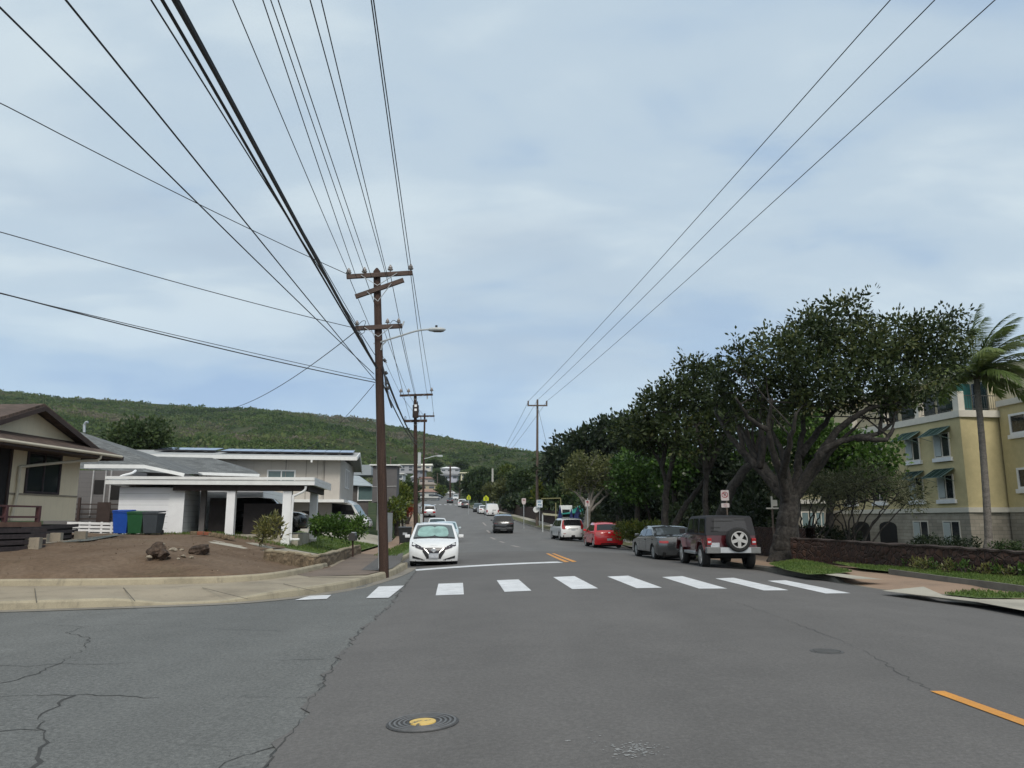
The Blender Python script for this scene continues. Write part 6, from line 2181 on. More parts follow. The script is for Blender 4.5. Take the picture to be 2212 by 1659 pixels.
# ---- far houses on the lower hill
FAR = [(915, 1008, 36, 11, 430, 'white-roofed low house high on the slope left of the second pole', (.52, .50, .46), (.70, .68, .58), 'gable'),
       (878, 1010, 34, 16, 440, 'long pale-roofed house high on the slope behind the second pole', (.34, .35, .38), (.62, .61, .55), 'flat'),
       (905, 1020, 30, 10, 380, 'grey house half hidden by the second pole', (.24, .25, .28), (.32, .33, .34), 'flat'),
       (972, 1014, 44, 10, 430, 'white-roofed house at the top of the far street', (.40, .41, .44), (.72, .73, .74), 'hip'),
       (970, 1031, 40, 12, 400, 'pale blue two-storey house at the end of the far street', (.42, .44, .52), (.34, .35, .38), 'flat'),
       (1010, 1028, 34, 16, 395, 'cream two-storey house with a flat roof at the end of the far street', (.62, .58, .42), (.72, .68, .50), 'flat'),
       (920, 1036, 34, 10, 330, 'house with a reddish roof beside the far street', (.40, .36, .33), (.22, .12, .09), 'hip'),
       (924, 1050, 40, 14, 300, 'tan house with a brown roof beside the far street', (.42, .36, .26), (.24, .20, .16), 'hip'),
       (922, 1066, 42, 14, 270, 'pale house with a rust roof beside the far crosswalk', (.50, .51, .50), (.26, .15, .11), 'hip'),
       (925, 1080, 44, 12, 250, 'white single-storey house by the far crosswalk', (.66, .67, .66), (.50, .51, .50), 'flat'),
       (1000, 1052, 14, 14, 330, 'small white garage by the top of the far street', (.55, .55, .54), (.50, .50, .48), 'flat'),
       (893, 1034, 16, 12, 350, 'small grey house left of the second pole', (.33, .33, .35), (.40, .40, .41), 'hip'),
       (862, 1030, 22, 16, 300, 'white house behind the grey blank-walled house', (.58, .58, .58), (.62, .62, .60), 'flat')]
for X, Y, w, h, D, lab, wc, rc, kind in FAR:
    s = D / F
    c = at(X, Y + h / 2, D)
    wm, hm = w * s, h * s
    T = Thing('hillside_house', lab, 'house', c, group='houses at the far end of the street')
    dpt = 8.0
    x0, x1, y0 = c.x - wm / 2, c.x + wm / 2, D
    wz = hm * (.72 if kind != 'flat' else .85)
    T.part('wall', MB().extr([Vector((x0 + .6, y0, c.z - 1.2)), Vector((x1 - .6, y0, c.z - 1.2)), Vector((x1 - .6, y0, c.z + wz)), Vector((x0 + .6, y0, c.z + wz))], (0, dpt, 0)), mat('far_wall_%02d' % len(MATS), wc, .8, .12, .6))
    rm = mat('far_roof_%02d' % len(MATS), rc, .7, .1, .8)
    if kind == 'flat':
        T.part('roof', MB().box(((x0 + x1) / 2, y0 + dpt / 2 - .4, c.z + wz + .2), (wm, dpt + 1.2, .45)), rm)
    else:
        rh = hm * .30 + .35
        A1, A2, A3, A4 = Vector((x0, y0 - .6, c.z + wz)), Vector((x1, y0 - .6, c.z + wz)), Vector((x1, y0 + dpt + .6, c.z + wz)), Vector((x0, y0 + dpt + .6, c.z + wz))
        k = .28 if kind == 'hip' else .0
        B1, B2 = Vector((x0 + wm * k, y0 + dpt / 2, c.z + wz + rh)), Vector((x1 - wm * k, y0 + dpt / 2, c.z + wz + rh))
        T.part('roof', MB().add([A1, A2, A3, A4, B1, B2], [(0, 1, 5, 4), (1, 2, 5), (2, 3, 4, 5), (3, 0, 4), (3, 2, 1, 0)]), rm)
    nwin = max(1, int(wm / 3.2))
    for k in range(nwin):
        xx = x0 + wm * (k + .5) / nwin + random.uniform(-.3, .3)
        for lv in range(1 if hm < 3.6 else 2):
            T.part('window', MB().box((xx, y0 - .03, c.z + wz - 1.1 - lv * 2.6 * .62), (min(2.0, wm / nwin * .6), .08, min(1.1, wz * .42))), glass('far_glass', (.06, .07, .08), .15))

# ---- yellow apartment building
M_yel = mat('stucco_yellow', (.52, .445, .25), .9, .09, .5, bumpk=.15, stretch=(1, 1, .35), fine=(2.5, .07))
M_yel2 = mat('stucco_pale', (.50, .45, .32), .85, .06, .8)
m, nt, bs, out = new_mat('stone_base')
br = nt.nodes.new('ShaderNodeTexBrick'); tc = nt.nodes.new('ShaderNodeTexCoord'); sx_ = nt.nodes.new('ShaderNodeSeparateXYZ'); cb_ = nt.nodes.new('ShaderNodeCombineXYZ'); ad_ = nt.nodes.new('ShaderNodeMath')
nt.links.new(tc.outputs['Object'], sx_.inputs[0]); nt.links.new(sx_.outputs[0], ad_.inputs[0]); nt.links.new(sx_.outputs[1], ad_.inputs[1])
nt.links.new(ad_.outputs[0], cb_.inputs[0]); nt.links.new(sx_.outputs[2], cb_.inputs[1]); nt.links.new(cb_.outputs[0], br.inputs['Vector'])
br.inputs['Brick Width'].default_value = .7; br.inputs['Row Height'].default_value = .22; br.inputs['Scale'].default_value = 1; br.inputs['Mortar Size'].default_value = .012
br.inputs['Color1'].default_value = (.27, .245, .20, 1); br.inputs['Color2'].default_value = (.36, .325, .27, 1); br.inputs['Mortar'].default_value = (.20, .185, .155, 1)
f = noise(nt, 1.4, 5, .6)
nt.links.new(mix(nt, 1.0, br.outputs[0], ramp(nt, f, [(.3, (.8,) * 3), (.7, (1.15,) * 3)]), 'MULTIPLY'), bs.inputs['Base Color'])
bs.inputs['Roughness'].default_value = .9
M_stone = m
M_cream = mat('cream_trim', (.60, .57, .50), .7, .06, 3)
M_awn = mat('awning_green', (.005, .022, .018), .75, .2, 6, spec=.15)
M_awn2 = mat('awning_frame', (.10, .16, .15), .4, .1, 6)
M_shut = siding('shutter_white', (.42, .46, .45), .07, .5, .05)
corner = ats(3612, 1700, 47.0); corner.z = 0
fu = Vector((-.155, 1, 0)).normalized(); fn = Vector((-fu.y, fu.x, 0))   # main front, looks at the street
zB, zBand, zTop = -.35, ats(3640, 1918, 47).z, ats(3606, 1556, 47).z


def Yb(s, z, o=0.0): return corner + fu * s + fn * o + Vector((0, 0, z))


fx_ = Vector((1, .10, 0)).normalized()                                   # short face towards us
T = Thing('yellow_building', 'yellow stucco apartment building with stone base, green awnings and railed terraces', 'building', Yb(0, zB))
Lf = 30.0
foot = [Yb(0, 0), Yb(Lf, 0), Yb(Lf, 0, -14), Yb(0, 0, -14)]
w1 = ats(3760, 1700, 47.3); kx = (Vector((w1.x, w1.y, 0)) - corner).length
corner2 = corner + fx_ * kx
gu = Vector((.10, -1, 0)).normalized()                                   # wing coming towards us
wing = [corner2, corner2 + gu * 9, corner2 + gu * 9 + Vector((12, 0, 0)), corner2 + Vector((12, 1.0, 0))]


def up(pts, z): return [Vector((p.x, p.y, z)) for p in pts]


T.part('stone_base', MB().extr(up(foot, zB), (0, 0, zBand - zB)).extr(up(wing, zB), (0, 0, zBand - zB + .004)), M_stone)
ins = [p for p in foot]
T.part('wall', MB().extr(up(foot, zBand), (0, 0, zTop - zBand)), M_yel)
wz2 = ats(3790, 1510, 46).z
T.part('wing_wall', MB().extr(up(wing, zBand), (0, 0, wz2 - zBand)), M_yel)


def belt_course(z, h, o, mm, name):
    b = MB()
    b.extr([Yb(-o, z, o), Yb(Lf, z, o), Yb(Lf, z, -.1), Yb(.1, z, -.1)], (0, 0, h))
    q = corner + Vector((0, 0, z))
    b.extr([q - fx_ * 0 + fn * o - fu * o, corner2 + Vector((0, 0, z)) - Vector((0, o, 0)), corner2 + Vector((0, .1, z)), q + Vector((.1, .1, 0))], (0, 0, h))
    if name != 'cornice':
        q2 = corner2 + Vector((0, 0, z))
        sd = Vector((-gu.y, gu.x, 0)); sd = sd if sd.x < 0 else -sd
        b.extr([q2 + sd * o - Vector((0, o, 0)), q2 + gu * 9 + sd * o, q2 + gu * 9 - sd * .1, q2 - sd * .1], (0, 0, h))
    return T.part(name, b, mm)


belt_course(zBand - .05, .30, .09, M_cream, 'band_course')
belt_course(zTop - .12, .42, .12, M_cream, 'cornice')
sd = Vector((-gu.y, gu.x, 0)); sd = sd if sd.x < 0 else -sd
T.part('wing_cornice', MB().extr([corner2 + sd * .14 + Vector((0, 0, wz2 - .1)), corner2 + gu * 9 + sd * .14 + Vector((0, 0, wz2 - .1)), corner2 + gu * 9 - sd * .3 + Vector((0, 0, wz2 - .1)), corner2 - sd * .3 + Vector((0, 0, wz2 - .1))], (0, 0, .36)), M_cream)
# set-back top floor
T.part('top_floor', MB().extr(up([Yb(.5, 0, -2.6), Yb(Lf, 0, -2.6), Yb(Lf, 0, -13), Yb(.5, 0, -13)], zTop + .1), (0, 0, 2.9)).extr(up([corner2 + Vector((.2, 1.6, 0)), corner2 + gu * 7 + Vector((1.4, 0, 0)), corner2 + gu * 7 + Vector((9, 0, 0)), corner2 + Vector((9, 1.6, 0))], wz2), (0, 0, 2.6)), M_yel2)
T.part('top_roof', MB().extr(up([Yb(0, 0, -2.0), Yb(Lf, 0, -2.0), Yb(Lf, 0, -13.5), Yb(0, 0, -13.5)], zTop + 3.0), (0, 0, .3)), M_cream)
for s in (.25, 3.9, 7.6, 11.4):
    T.part('terrace_pier', MB().obox(Yb(s, zTop + .85, -.22), fu, fn, (.5 if s < 1 else .42, .42, 1.3)), M_cream)
qd = corner2 - fx_ * .0
for s0, s1 in ((.6, 3.6), (4.2, 7.3), (7.9, 11.1)):
    b = MB()
    b.bar(Yb(s0, zTop + 1.28, -.15), Yb(s1, zTop + 1.28, -.15), .05, .05).bar(Yb(s0, zTop + .42, -.15), Yb(s1, zTop + .42, -.15), .04, .04)
    k = s0
    while k < s1:
        b.tube([Yb(k, zTop + .4, -.15), Yb(k, zTop + 1.28, -.15)], .012, 5); k += .13
    T.part('terrace_railing', b, mat('rail_dark', (.05, .055, .055), .5))
b = MB()
ra0, ra1 = corner + fx_ * .45 + Vector((0, .12, 0)), corner2 + Vector((-.05, .12, 0))
b.bar(ra0 + Vector((0, 0, zTop + 1.25)), ra1 + Vector((0, 0, zTop + 1.25)), .05, .05).bar(ra0 + Vector((0, 0, zTop + .42)), ra1 + Vector((0, 0, zTop + .42)), .04, .04)
for k in np.linspace(0, 1, 15):
    q = ra0.lerp(ra1, float(k)); b.tube([q + Vector((0, 0, zTop + .4)), q + Vector((0, 0, zTop + 1.25))], .014, 5)
T.part('terrace_railing', b, mat('rail_dark', (.05, .055, .055), .5))
T.part('terrace_door', MB().obox(corner + fx_ * (kx * .62) + Vector((0, 1.9, zTop + 1.25)), fx_, Vector((0, -1, 0)), (.95, .08, 2.1)), mat('door_teal', (.03, .13, .13), .4), )
for s in (1.2, 2.6, 4.5, 6.0, 8.3, 10): T.part('terrace_window', MB().obox(Yb(s, zTop + 1.35, -2.56), fu, fn, (1.2, .08, 1.9)), M_glass)
for s, z0 in ((6.0, 0), (2.2, 0)):
    tb_ = Yb(s, zTop + .3, -1.2)
    tb2 = Thing('terrace_bench', 'dark green bench behind the railing on the yellow building terrace, %s' % ('under the big tree branches' if s > 4 else 'nearer the corner pier'), 'bench', tb_)
    tb2.part('seat', MB().obox(tb_ + Vector((0, 0, .45)), fu, fn, (1.3, .5, .07)), M_awn)
    tb2.part('backrest', MB().obox(tb_ + Vector((0, 0, .72)) - fn * .25, fu, fn, (1.3, .05, .5)), M_awn)
    for q in (-.55, .55): tb2.part('leg', MB().obox(tb_ + fu * q + Vector((0, 0, .2)), fu, fn, (.07, .45, .42)), M_awn)


def awning(win, s, z, w):
    o, i = Yb(s, z - .50, 1.0), Yb(s, z + .05, .06)
    b = MB()
    mid = (o + i) / 2
    d = (o - i)
    fo = MB()
    L_ = w / 2
    fo.bar(i - fu * L_, o - fu * L_, .05, .05).bar(i + fu * L_, o + fu * L_, .05, .05).bar(o - fu * L_, o + fu * L_, .05, .05).bar(i - fu * L_, i + fu * L_, .05, .05)
    for k in (-.33, 0, .33): fo.bar(i + fu * w * k, o + fu * w * k, .035, .04)
    a = T.part('awning', MB().extr([i - fu * L_, i + fu * L_, o + fu * L_, o - fu * L_], (0, 0, .02)), M_awn, win)
    a2 = MB()
    for s_ in (-1, 1): fo.bar(o + fu * L_ * s_, Yb(s, z - .75, .05) + fu * L_ * s_, .025, .025)
    return fo


ROWS = [(ats(3532, 1716, 48.6).z, True), (ats(3560, 1873, 48.5).z, True)]
for s in (1.75, 4.55):
    for zf, aw in ROWS:
        f_ = window(T, Yb(s, zf), fu, fn, 1.45, 1.55, M_cream, M_glass, .08, 1, .24, .07, M_white)
        T.part('shutter', MB().obox(Yb(s + .37, zf + .78, .05), fu, fn, (.55, .02, 1.32)), M_shut, f_)
        fo = awning(f_, s, zf + 1.86, 1.75)
        T.part('awning_frame', fo, M_awn2, f_)
for s in (1.6, 4.45):
    f_ = window(T, Yb(s, ats(3570, 2036, 48.5).z - .1), fu, fn, 1.5, 1.45, M_cream, M_glass, .07, 1, 0, .05)
    T.part('shutter', MB().obox(Yb(s + .38, ats(3570, 2036, 48.5).z + .62, .05), fu, fn, (.6, .02, 1.25)), M_shut, f_)
for s, w in ((7.9, 1.9), (11.0, 1.9)):
    pts = [Yb(s - w / 2, zB, .015), Yb(s + w / 2, zB, .015)]
    for k in range(9):
        a = math.pi * k / 8
        pts.append(Yb(s + w / 2 * math.cos(a), zBand - .95 + .35 * math.sin(a), .015))
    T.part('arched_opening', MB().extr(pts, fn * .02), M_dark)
for s in (8.5, 12.0, 15.5):
    for zf, aw in ROWS: window(T, Yb(s, zf), fu, fn, 1.45, 1.55, M_cream, M_glass, .08, 1, .24, .07, M_white)
for s in (16, 20): window(T, Yb(s, .2), fu, fn, 1.4, 1.2, M_cream, M_glass, .08, 1, 0, .05)
for s, zf in ((.95, ats(3830, 1625, 45.5).z), (1.1, ats(3832, 1832, 45.5).z)):
    window(T, corner2 + gu * (s + .6) + Vector((0, 0, zf)), gu, sd, 1.4, 1.25, M_white, M_glass, .13, 0, .25, .08)
# lower stone range left of the building behind the trees
q0 = at(1735, 1135, 58)
T = Thing('stone_annex', 'low cream stone wing with a flat roof seen between the trunks', 'building', (q0.x, q0.y, 0))
T.part('wall', MB().extr([Vector((q.x, q.y, -.2)) for q in (at(1655, 1135, 60), at(1790, 1135, 57), at(1790, 1135, 66), at(1655, 1135, 68))], (0, 0, 3.0)), M_stone)
T.part('roof_edge', MB().extr([Vector((q.x, q.y, 2.8)) for q in (at(1650, 1135, 59.6), at(1792, 1135, 56.5), at(1792, 1135, 66), at(1650, 1135, 68))], (0, 0, .3)), M_cream)
for X in (1748, 1775): window(T, at(X, 1138, 57.2), (1, 0, 0), (0, -1, 0), 1.1, 1.1, M_cream, M_glass_l, .07, 1)

# lava rock wall along the right pavement
m, nt, bs, out = new_mat('lava_rock')
tc = nt.nodes.new('ShaderNodeTexCoord')
vo = nt.nodes.new('ShaderNodeTexVoronoi'); vo.inputs['Scale'].default_value = 5.2; nt.links.new(tc.outputs['Object'], vo.inputs['Vector'])
ve = nt.nodes.new('ShaderNodeTexVoronoi'); ve.feature = 'DISTANCE_TO_EDGE'; ve.inputs['Scale'].default_value = 5.2; nt.links.new(tc.outputs['Object'], ve.inputs['Vector'])
sp = nt.nodes.new('ShaderNodeSeparateColor'); nt.links.new(vo.outputs['Color'], sp.inputs[0])
c = ramp(nt, sp.outputs[0], [(0, (.030, .015, .011)), (.5, (.042, .019, .013)), (.8, (.055, .027, .017)), (1, (.036, .021, .016))])
f = noise(nt, 9, 6, .7)
c = mix(nt, 1.0, c, ramp(nt, f, [(.3, (.55,) * 3), (.7, (1.4,) * 3)]), 'MULTIPLY')
c = mix(nt, ramp(nt, ve.outputs['Distance'], [(.0, (.6,) * 3), (.04, (0, 0, 0))]), c, (.020, .013, .011))
nt.links.new(c, bs.inputs['Base Color']); bs.inputs['Roughness'].default_value = .95
bump(nt, bs, ramp(nt, ve.outputs['Distance'], [(0, (0,) * 3), (.16, (1,) * 3)]), .9, .06)
M_lava = m


def stone_wall(name, label, base_pts, h, th, mm, cap=None):
    t = Thing(name, label, 'wall', base_pts[0])
    P = smooth_path(base_pts, 10)
    rows = []
    for i, p in enumerate(P):
        d = (P[min(i + 1, len(P) - 1)] - P[max(i - 1, 0)]); d.z = 0; d.normalize()
        q = Vector((-d.y, d.x, 0))
        j = lambda a: random.uniform(-a, a)
        hh = h if not callable(h) else h(i / (len(P) - 1))
        rows.append([p - q * th / 2 + Vector((j(.02), j(.02), -.2)), p - q * (th / 2 + j(.03)) + Vector((0, 0, hh * .35)), p - q * (th / 2 + j(.03)) + Vector((0, 0, hh * .7)), p - q * (th / 2 - .03 + j(.02)) + Vector((0, 0, hh + j(.025))),
                     p + q * (th / 2 - .03 + j(.02)) + Vector((0, 0, hh + j(.025))), p + q * (th / 2 + j(.03)) + Vector((0, 0, hh * .6)), p + q * th / 2 + Vector((0, 0, -.2))])
    t.part('stonework', MB().grid(rows), mm)
    if cap:
        rr = [[r[3] + Vector((0, 0, .004)) + (r[3] - r[4]) * .06, r[3] + Vector((0, 0, .05)) + (r[3] - r[4]) * .06, r[4] + Vector((0, 0, .05)) + (r[4] - r[3]) * .06, r[4] + Vector((0, 0, .004)) + (r[4] - r[3]) * .06] for r in rows]
        t.part('coping', MB().grid(rr), cap)
    return t


wp = [gnd(X, Y, .15) for X, Y in z7((235, 1292), (480, 1305), (900, 1345), (1400, 1388), (1825, 1420), (2300, 1460))]
wp = [p + Vector((.1, .15, 0)) for p in wp]
M_cap = mat('lava_cap', (.040, .028, .023), .95, .3, 5, bumpk=.6)
def wall_h_(k): return .80
stone_wall('lava_rock_wall', 'reddish brown lava rock wall along the right pavement in front of the yellow building', wp, lambda k: .74 - .16 * k, .45, M_lava, M_cap)
pw = gnd(*z7((770, 1335))[0], .15)
# wall farther up behind the big tree
stone_wall('lava_rock_wall', 'dark lava rock wall behind the maroon jeep and the big trunk', [Vector((x, y, .15)) for x, y in ((12.0, 31.5), (11.6, 36), (11.0, 42))], 1.1, .45, M_lava)
stone_wall('lava_rock_wall', 'dark stone wall at the right of the street above the black suv', [Vector((xr(y) + 3.2, y, zb(y) + .15)) for y in (84, 100, 125, 150)], 1.6, .5, M_lava)
# low wall by the left pavement corner
M_rub = mat('rubble_stone', (.15, .115, .075), .95, .45, 5, bumpk=.9, fine=(16, .5))
M_rubcap = concrete('rubble_cap', (.27, .225, .15), .5, 2)
stone_wall('rubble_wall', 'low rubble stone wall with mortar cap round the corner of the bare yard', [Vector((p.x, p.y, z)) for p, z in ((gnd(576, 1212, .34), .34), (gnd(640, 1220, .26), .27), (gnd(686, 1224, .2), .2), (gnd(730, 1209, .17), .17), (gnd(772, 1195, .17), .17))], .30, .3, M_rub, M_rubcap)
# ------------------------------------------------------------------ poles and wires
def pole_thing(name, label, base, topp, r0, r1, m, group=None, cap=True):
    T = Thing(name, label, 'utility pole', base, group=group)
    b = MB().tube([base - Vector((0, 0, .2)), base.lerp(topp, .3), base.lerp(topp, .7), topp] + ([topp + Vector((0, 0, .10))] if cap else []), [r0, r0 * .9 + r1 * .1, r0 * .35 + r1 * .65, r1] + ([.03] if cap else []), 14)
    T.part('pole', b, m, smooth=True)
    return T


def insulator(T, p, parent, s=1.0, m=None):
    b = MB().lathe([(.018 * s, -.10 * s), (.018 * s, .0), (.075 * s, .0), (.085 * s, .03 * s), (.05 * s, .05 * s), (.065 * s, .07 * s), (.06 * s, .10 * s), (.03 * s, .13 * s), (.025 * s, .16 * s)], 12, Matrix.Translation(p + Vector((0, 0, .08 * s))))
    return T.part('insulator', b, m or M_porc, parent, smooth=True)


def crossarm(T, a, b_, w=.10, h=.125, m=None, brace=None):
    o = T.part('crossarm', MB().bar(a, b_, w, h), m or M_arm)
    if brace:
        q, k = brace
        bb = MB()
        for e in (a, b_):
            s = a.lerp(b_, .5).lerp(e, k)
            bb.bar(s + Vector((0, -.07, 0)), q + Vector((0, -.06, 0)), .03, .015)
        T.part('brace', bb, M_steel, o)
    return o


bp = gnd(830, 1233, .17)
DP = bp.y
tp_ = at(814, 586, DP)
T = pole_thing('utility_pole', 'tall dark brown utility pole leaning left at the corner with three crossarms and street lamp', bp, tp_, .138, .105, M_pole)


def Q(X, Y, dd=0.0): return at(X, Y, DP + dd)


a1_ = crossarm(T, Q(749, 598, -.15), Q(891, 589.5, -.15), brace=(Q(816, 618, -.15), .55))
a2_ = crossarm(T, Q(768, 641, -.15), Q(872, 605, -.15), brace=(Q(817, 652, -.15), .5))
a3_ = crossarm(T, Q(768, 709.5, -.15), Q(869, 704, -.15), brace=(Q(818, 728, -.15), .6))
for X, Y in ((753, 596), (787, 594), (843, 589), (887, 587)): insulator(T, Q(X, Y, -.15), a1_)
for X, Y in ((771, 706), (837, 702), (861, 701)): insulator(T, Q(X, Y, -.15), a3_, .8)
T.part('bracket', MB().bar(Q(869, 704, -.15), Q(873, 694, -.15), .03, .04), M_steel, a3_)
for pts in (((772, 705), (782, 694), (790, 695), (783, 712)), ((842, 700), (850, 692), (860, 698), (868, 706)), ((770, 712), (778, 722), (788, 716), (780, 709))):
    T.part('jumper_wire', MB().tube(smooth_path([Q(x, y, -.22) for x, y in pts], 5), .009, 5), M_wire, a3_)
b = MB().tube(smooth_path([Q(823, 739, -.1), Q(833, 735, -.2), Q(860, 727, -.35), Q(895, 716, -.5), Q(918, 712, -.6), Q(930, 712, -.6)], 4), .028, 8)
b.tube([Q(823, 756, -.1), Q(826, 745, -.15), Q(834, 737, -.2)], .02, 8)
lamp_arm = T.part('lamp_arm', b, M_alum, smooth=True)
hd = Q(944, 712, -.62)
hb = MB()
Mh = Matrix.Translation(hd) @ Matrix.Rotation(R(-4), 4, 'Y') @ Matrix.Rotation(R(90), 4, 'Y')
prof_h = [(.04, -.26), (.085, -.20), (.105, -.05), (.10, .12), (.06, .22), (.02, .25)]
hb.lathe(prof_h, 16, Matrix.Translation(hd) @ Matrix.Scale(.62, 4, (0, 0, 1)) @ Matrix.Rotation(R(90), 4, 'Y'))
lh = T.part('lamp_head', hb, M_alum, lamp_arm, smooth=True)
T.part('lamp_lens', MB().lathe([(.02, -.2), (.07, -.1), (.075, .08), (.03, .17)], 14, Matrix.Translation(hd + Vector((.03, 0, -.045))) @ Matrix.Scale(.45, 4, (0, 0, 1)) @ Matrix.Rotation(R(90), 4, 'Y')), mat('lens_dark', (.10, .09, .08), .2), lamp_arm, smooth=True)
T.part('photocell', MB().lathe([(.035, 0), (.035, .07), (.0, .08)], 10, Matrix.Translation(hd + Vector((-.02, 0, .055)))), M_black, lamp_arm)
b = MB()
for x, y in ((829, 778), (832, 805), (833, 826), (836, 838)): b.tube([Q(x, y - 2, -.15), Q(x + 4, y + 3, -.15)], .045, 7)
b.tube(smooth_path([Q(826, 790, -.16), Q(832, 815, -.2), Q(836, 845, -.2), Q(846, 880, 4)], 4), .03, 6)
T.part('cable_clamp', b, M_black)
T.part('bolt', MB().bar(Q(807, 742), Q(811, 742), .03, .03).bar(Q(808, 783), Q(812, 783), .03, .03).bar(Q(836, 783), Q(832, 783), .03, .03), M_steel)
cw = MB()
cw.tube([Q(819.0, 1228, -.02), Q(815.5, 1000, -.02), Q(813, 860, -.02)], .022, 6)
T.part('conduit', cw, M_alum)

p2 = at(899, 1146, 53); p2.z = zb(53) + .15
q2 = at(897, 853, 53)
T2 = pole_thing('utility_pole', 'second dark utility pole with a transformer can, behind the leaning corner pole', p2, q2, .15, .105, M_pole)


def Q2(X, Y): return at(X, Y, 52.8)


def s4(x, y): return ((1340 + x * .18083) / 1.736, (1440 + y * .18083) / 1.736)


b1_ = crossarm(T2, Q2(*s4(880, 240)), Q2(*s4(1565, 218)), .11, .14, M_pole, (Q2(*s4(1205, 325)), .5))
for x, y in ((902, 205), (1062, 200), (1540, 180)): insulator(T2, Q2(*s4(x, y)), b1_, 1.5)
T2.part('fuse', MB().tube([Q2(*s4(1450, 190)), Q2(*s4(1452, 310))], .045, 8), M_steel, b1_)
b2_ = crossarm(T2, Q2(*s4(972, 770)), Q2(*s4(1445, 762)), .13, .17, M_pole, (Q2(*s4(1210, 860)), .5))
T2.part('jumper_wire', MB().tube(smooth_path([Q2(*s4(*q)) for q in ((980, 760), (985, 680), (1010, 690), (1000, 760), (985, 840))], 4), .02, 6), M_wire, b2_)
tr_ = T2.part('transformer', MB().lathe([(.19, -.50), (.215, -.46), (.215, .30), (.225, .34), (.12, .44)], 18, Matrix.Translation(at(*s4(1210, 550), 52.5))), mat('transformer_can', (.05, .036, .034), .5, .2, 5), smooth=True)
for x, y in ((1210, 450), (1208, 535)): T2.part('transformer_label', MB().box(at(*s4(x, y), 52.27), (.16, .02, .16)), M_white, tr_)
for x in (1175, 1247): T2.part('bushing', MB().tube([at(*s4(x, 460), 52.5), at(*s4(x, 360), 52.5)], [.05, .03], 8), M_black, tr_)
T2.part('meter_box', MB().box(at(*s4(1288, 1550), 52.8), (.2, .15, .85)), M_alum)
T2.part('ground_guard', MB().box(at(*s4(1330, 2850), 52.8), (.16, .14, 1.0)), M_alum)
p3_ = at(913, 1138, 70); p3_.z = zb(70) + .15
q3_ = at(917.5, 893, 70)
T3 = pole_thing('utility_pole', 'third utility pole with a lamp arm, just right of the second', p3_, q3_, .11, .08, M_pole, cap=False)


def Q3(X, Y): return at(X, Y, 69.8)


c1_ = crossarm(T3, Q3(*s4(1240, 668)), Q3(*s4(1600, 665)), .12, .14, M_pole, (Q3(*s4(1400, 740)), .5))
T3.part('arm_upright', MB().tube([Q3(*s4(1580, 665)), Q3(*s4(1580, 590))], .05, 6).tube([Q3(*s4(1318, 668)), Q3(*s4(1318, 740))], .05, 6), M_steel, c1_)
la = T3.part('lamp_arm', MB().tube(smooth_path([Q3(*s4(1390, 1550)), Q3(*s4(1480, 1530)), Q3(*s4(1580, 1500)), Q3(*s4(1670, 1490))], 3), .04, 6), M_alum)
T3.part('lamp_head', MB().bar(Q3(*s4(1660, 1492)), Q3(*s4(1768, 1495)), .22, .16), M_alum, la, bevel=.03)
p4_ = at(1160, 1136, 92); p4_.z = zb(92) + .15
q4_ = at(1161, 864, 92)
T4 = pole_thing('utility_pole', 'tall pale wooden pole with one trident crossarm on the right of the street', p4_, q4_, .18, .12, M_pole2)
c4_ = crossarm(T4, at(1139.5, 876, 91.7), at(1182.5, 876, 91.7), .13, .16, M_pole2, (at(1161, 886, 91.7), .5))
for X in (1141, 1181): T4.part('arm_upright', MB().tube([at(X, 877, 91.7), at(X, 866, 91.7)], .09, 8), M_pole2, c4_)
T4.part('pole_box', MB().lathe([(.34, -.2), (.36, 0), (.34, .2)], 12, Matrix.Translation(at(1158, 1101, 91.5)) @ Matrix.Rotation(R(90), 4, 'X')), M_trim)
for X, Y0, Y1, D, r, m_, lab in ((1064, 1012, 1070, 175, .26, mat('pole_pale', (.42, .41, .37), .8), 'pale bare pole standing in the trees above the white cargo van'), (972.5, 1005, 1088, 232, .28, M_pole, 'dark pole at the far end of the street beside the small white vehicle'),
                                 (945, 1022, 1066, 320, .2, M_pole2, 'thin grey pole beside the pale houses at the far end'), (993, 1035, 1080, 260, .18, M_pole, 'thin dark pole at the right edge of the far street'),
                                 (844, 986, 1010, 120, .12, M_pole2, 'thin pole stub above the grey house roof'), (776, 980, 1006, 110, .13, M_pole2, 'short pale post behind the two-storey house roof')):
    q = at(X, Y1, D); q.z = min(q.z, hill_z(q.x, q.y) + .2) if D > 150 else zb(D)
    Tq = Thing('utility_pole', lab, 'utility pole', q)
    Tq.part('pole', MB().tube([q, at(X, Y0, D)], [r, r * .8], 8), m_)
    if D == 232: Tq.part('crossarm', MB().bar(at(X - 6, Y0 + 3, D - .3), at(X + 7, Y0 + 3, D - .3), .2, .2), M_pole)


def wire(label, P1, P2, r, ext=0.0, sag=0.0, m=None, n=18, group=None):
    """a wire from P1 through P2 and on past it, hanging a little"""
    P1, P2 = Vector(P1), Vector(P2)
    d = P2 - P1
    E = P2 + d.normalized() * ext
    pts = []
    tt2 = d.length / (E - P1).length
    for i in range(n + 1):
        t = i / n
        p = P1.lerp(E, t)
        # parabola that still passes P2
        p.z += -4 * sag * t * (1 - t) + 4 * sag * tt2 * (1 - tt2) * (t / tt2 if t < tt2 else 1 - (t - tt2) / max(1e-6, 1 - tt2) * (1 if ext else 0))
        pts.append(p)
    if sag: pts = smooth_path([pts[k] for k in range(0, n + 1, 1)], 2)
    b = MB().tube(pts, r, 6)
    T = tag(link('overhead_wire', b.mesh('overhead_wire'), m or M_wire), label, 'wire', group)
    return T


def ray_z(X, Y, z):
    """point of the picture ray X, Y at height z"""
    v = (CY - Y) / F
    den = CP - v * SP
    k = (SP + v * CP) / den
    D = (z - EYE) / k
    return at(X, Y, D)


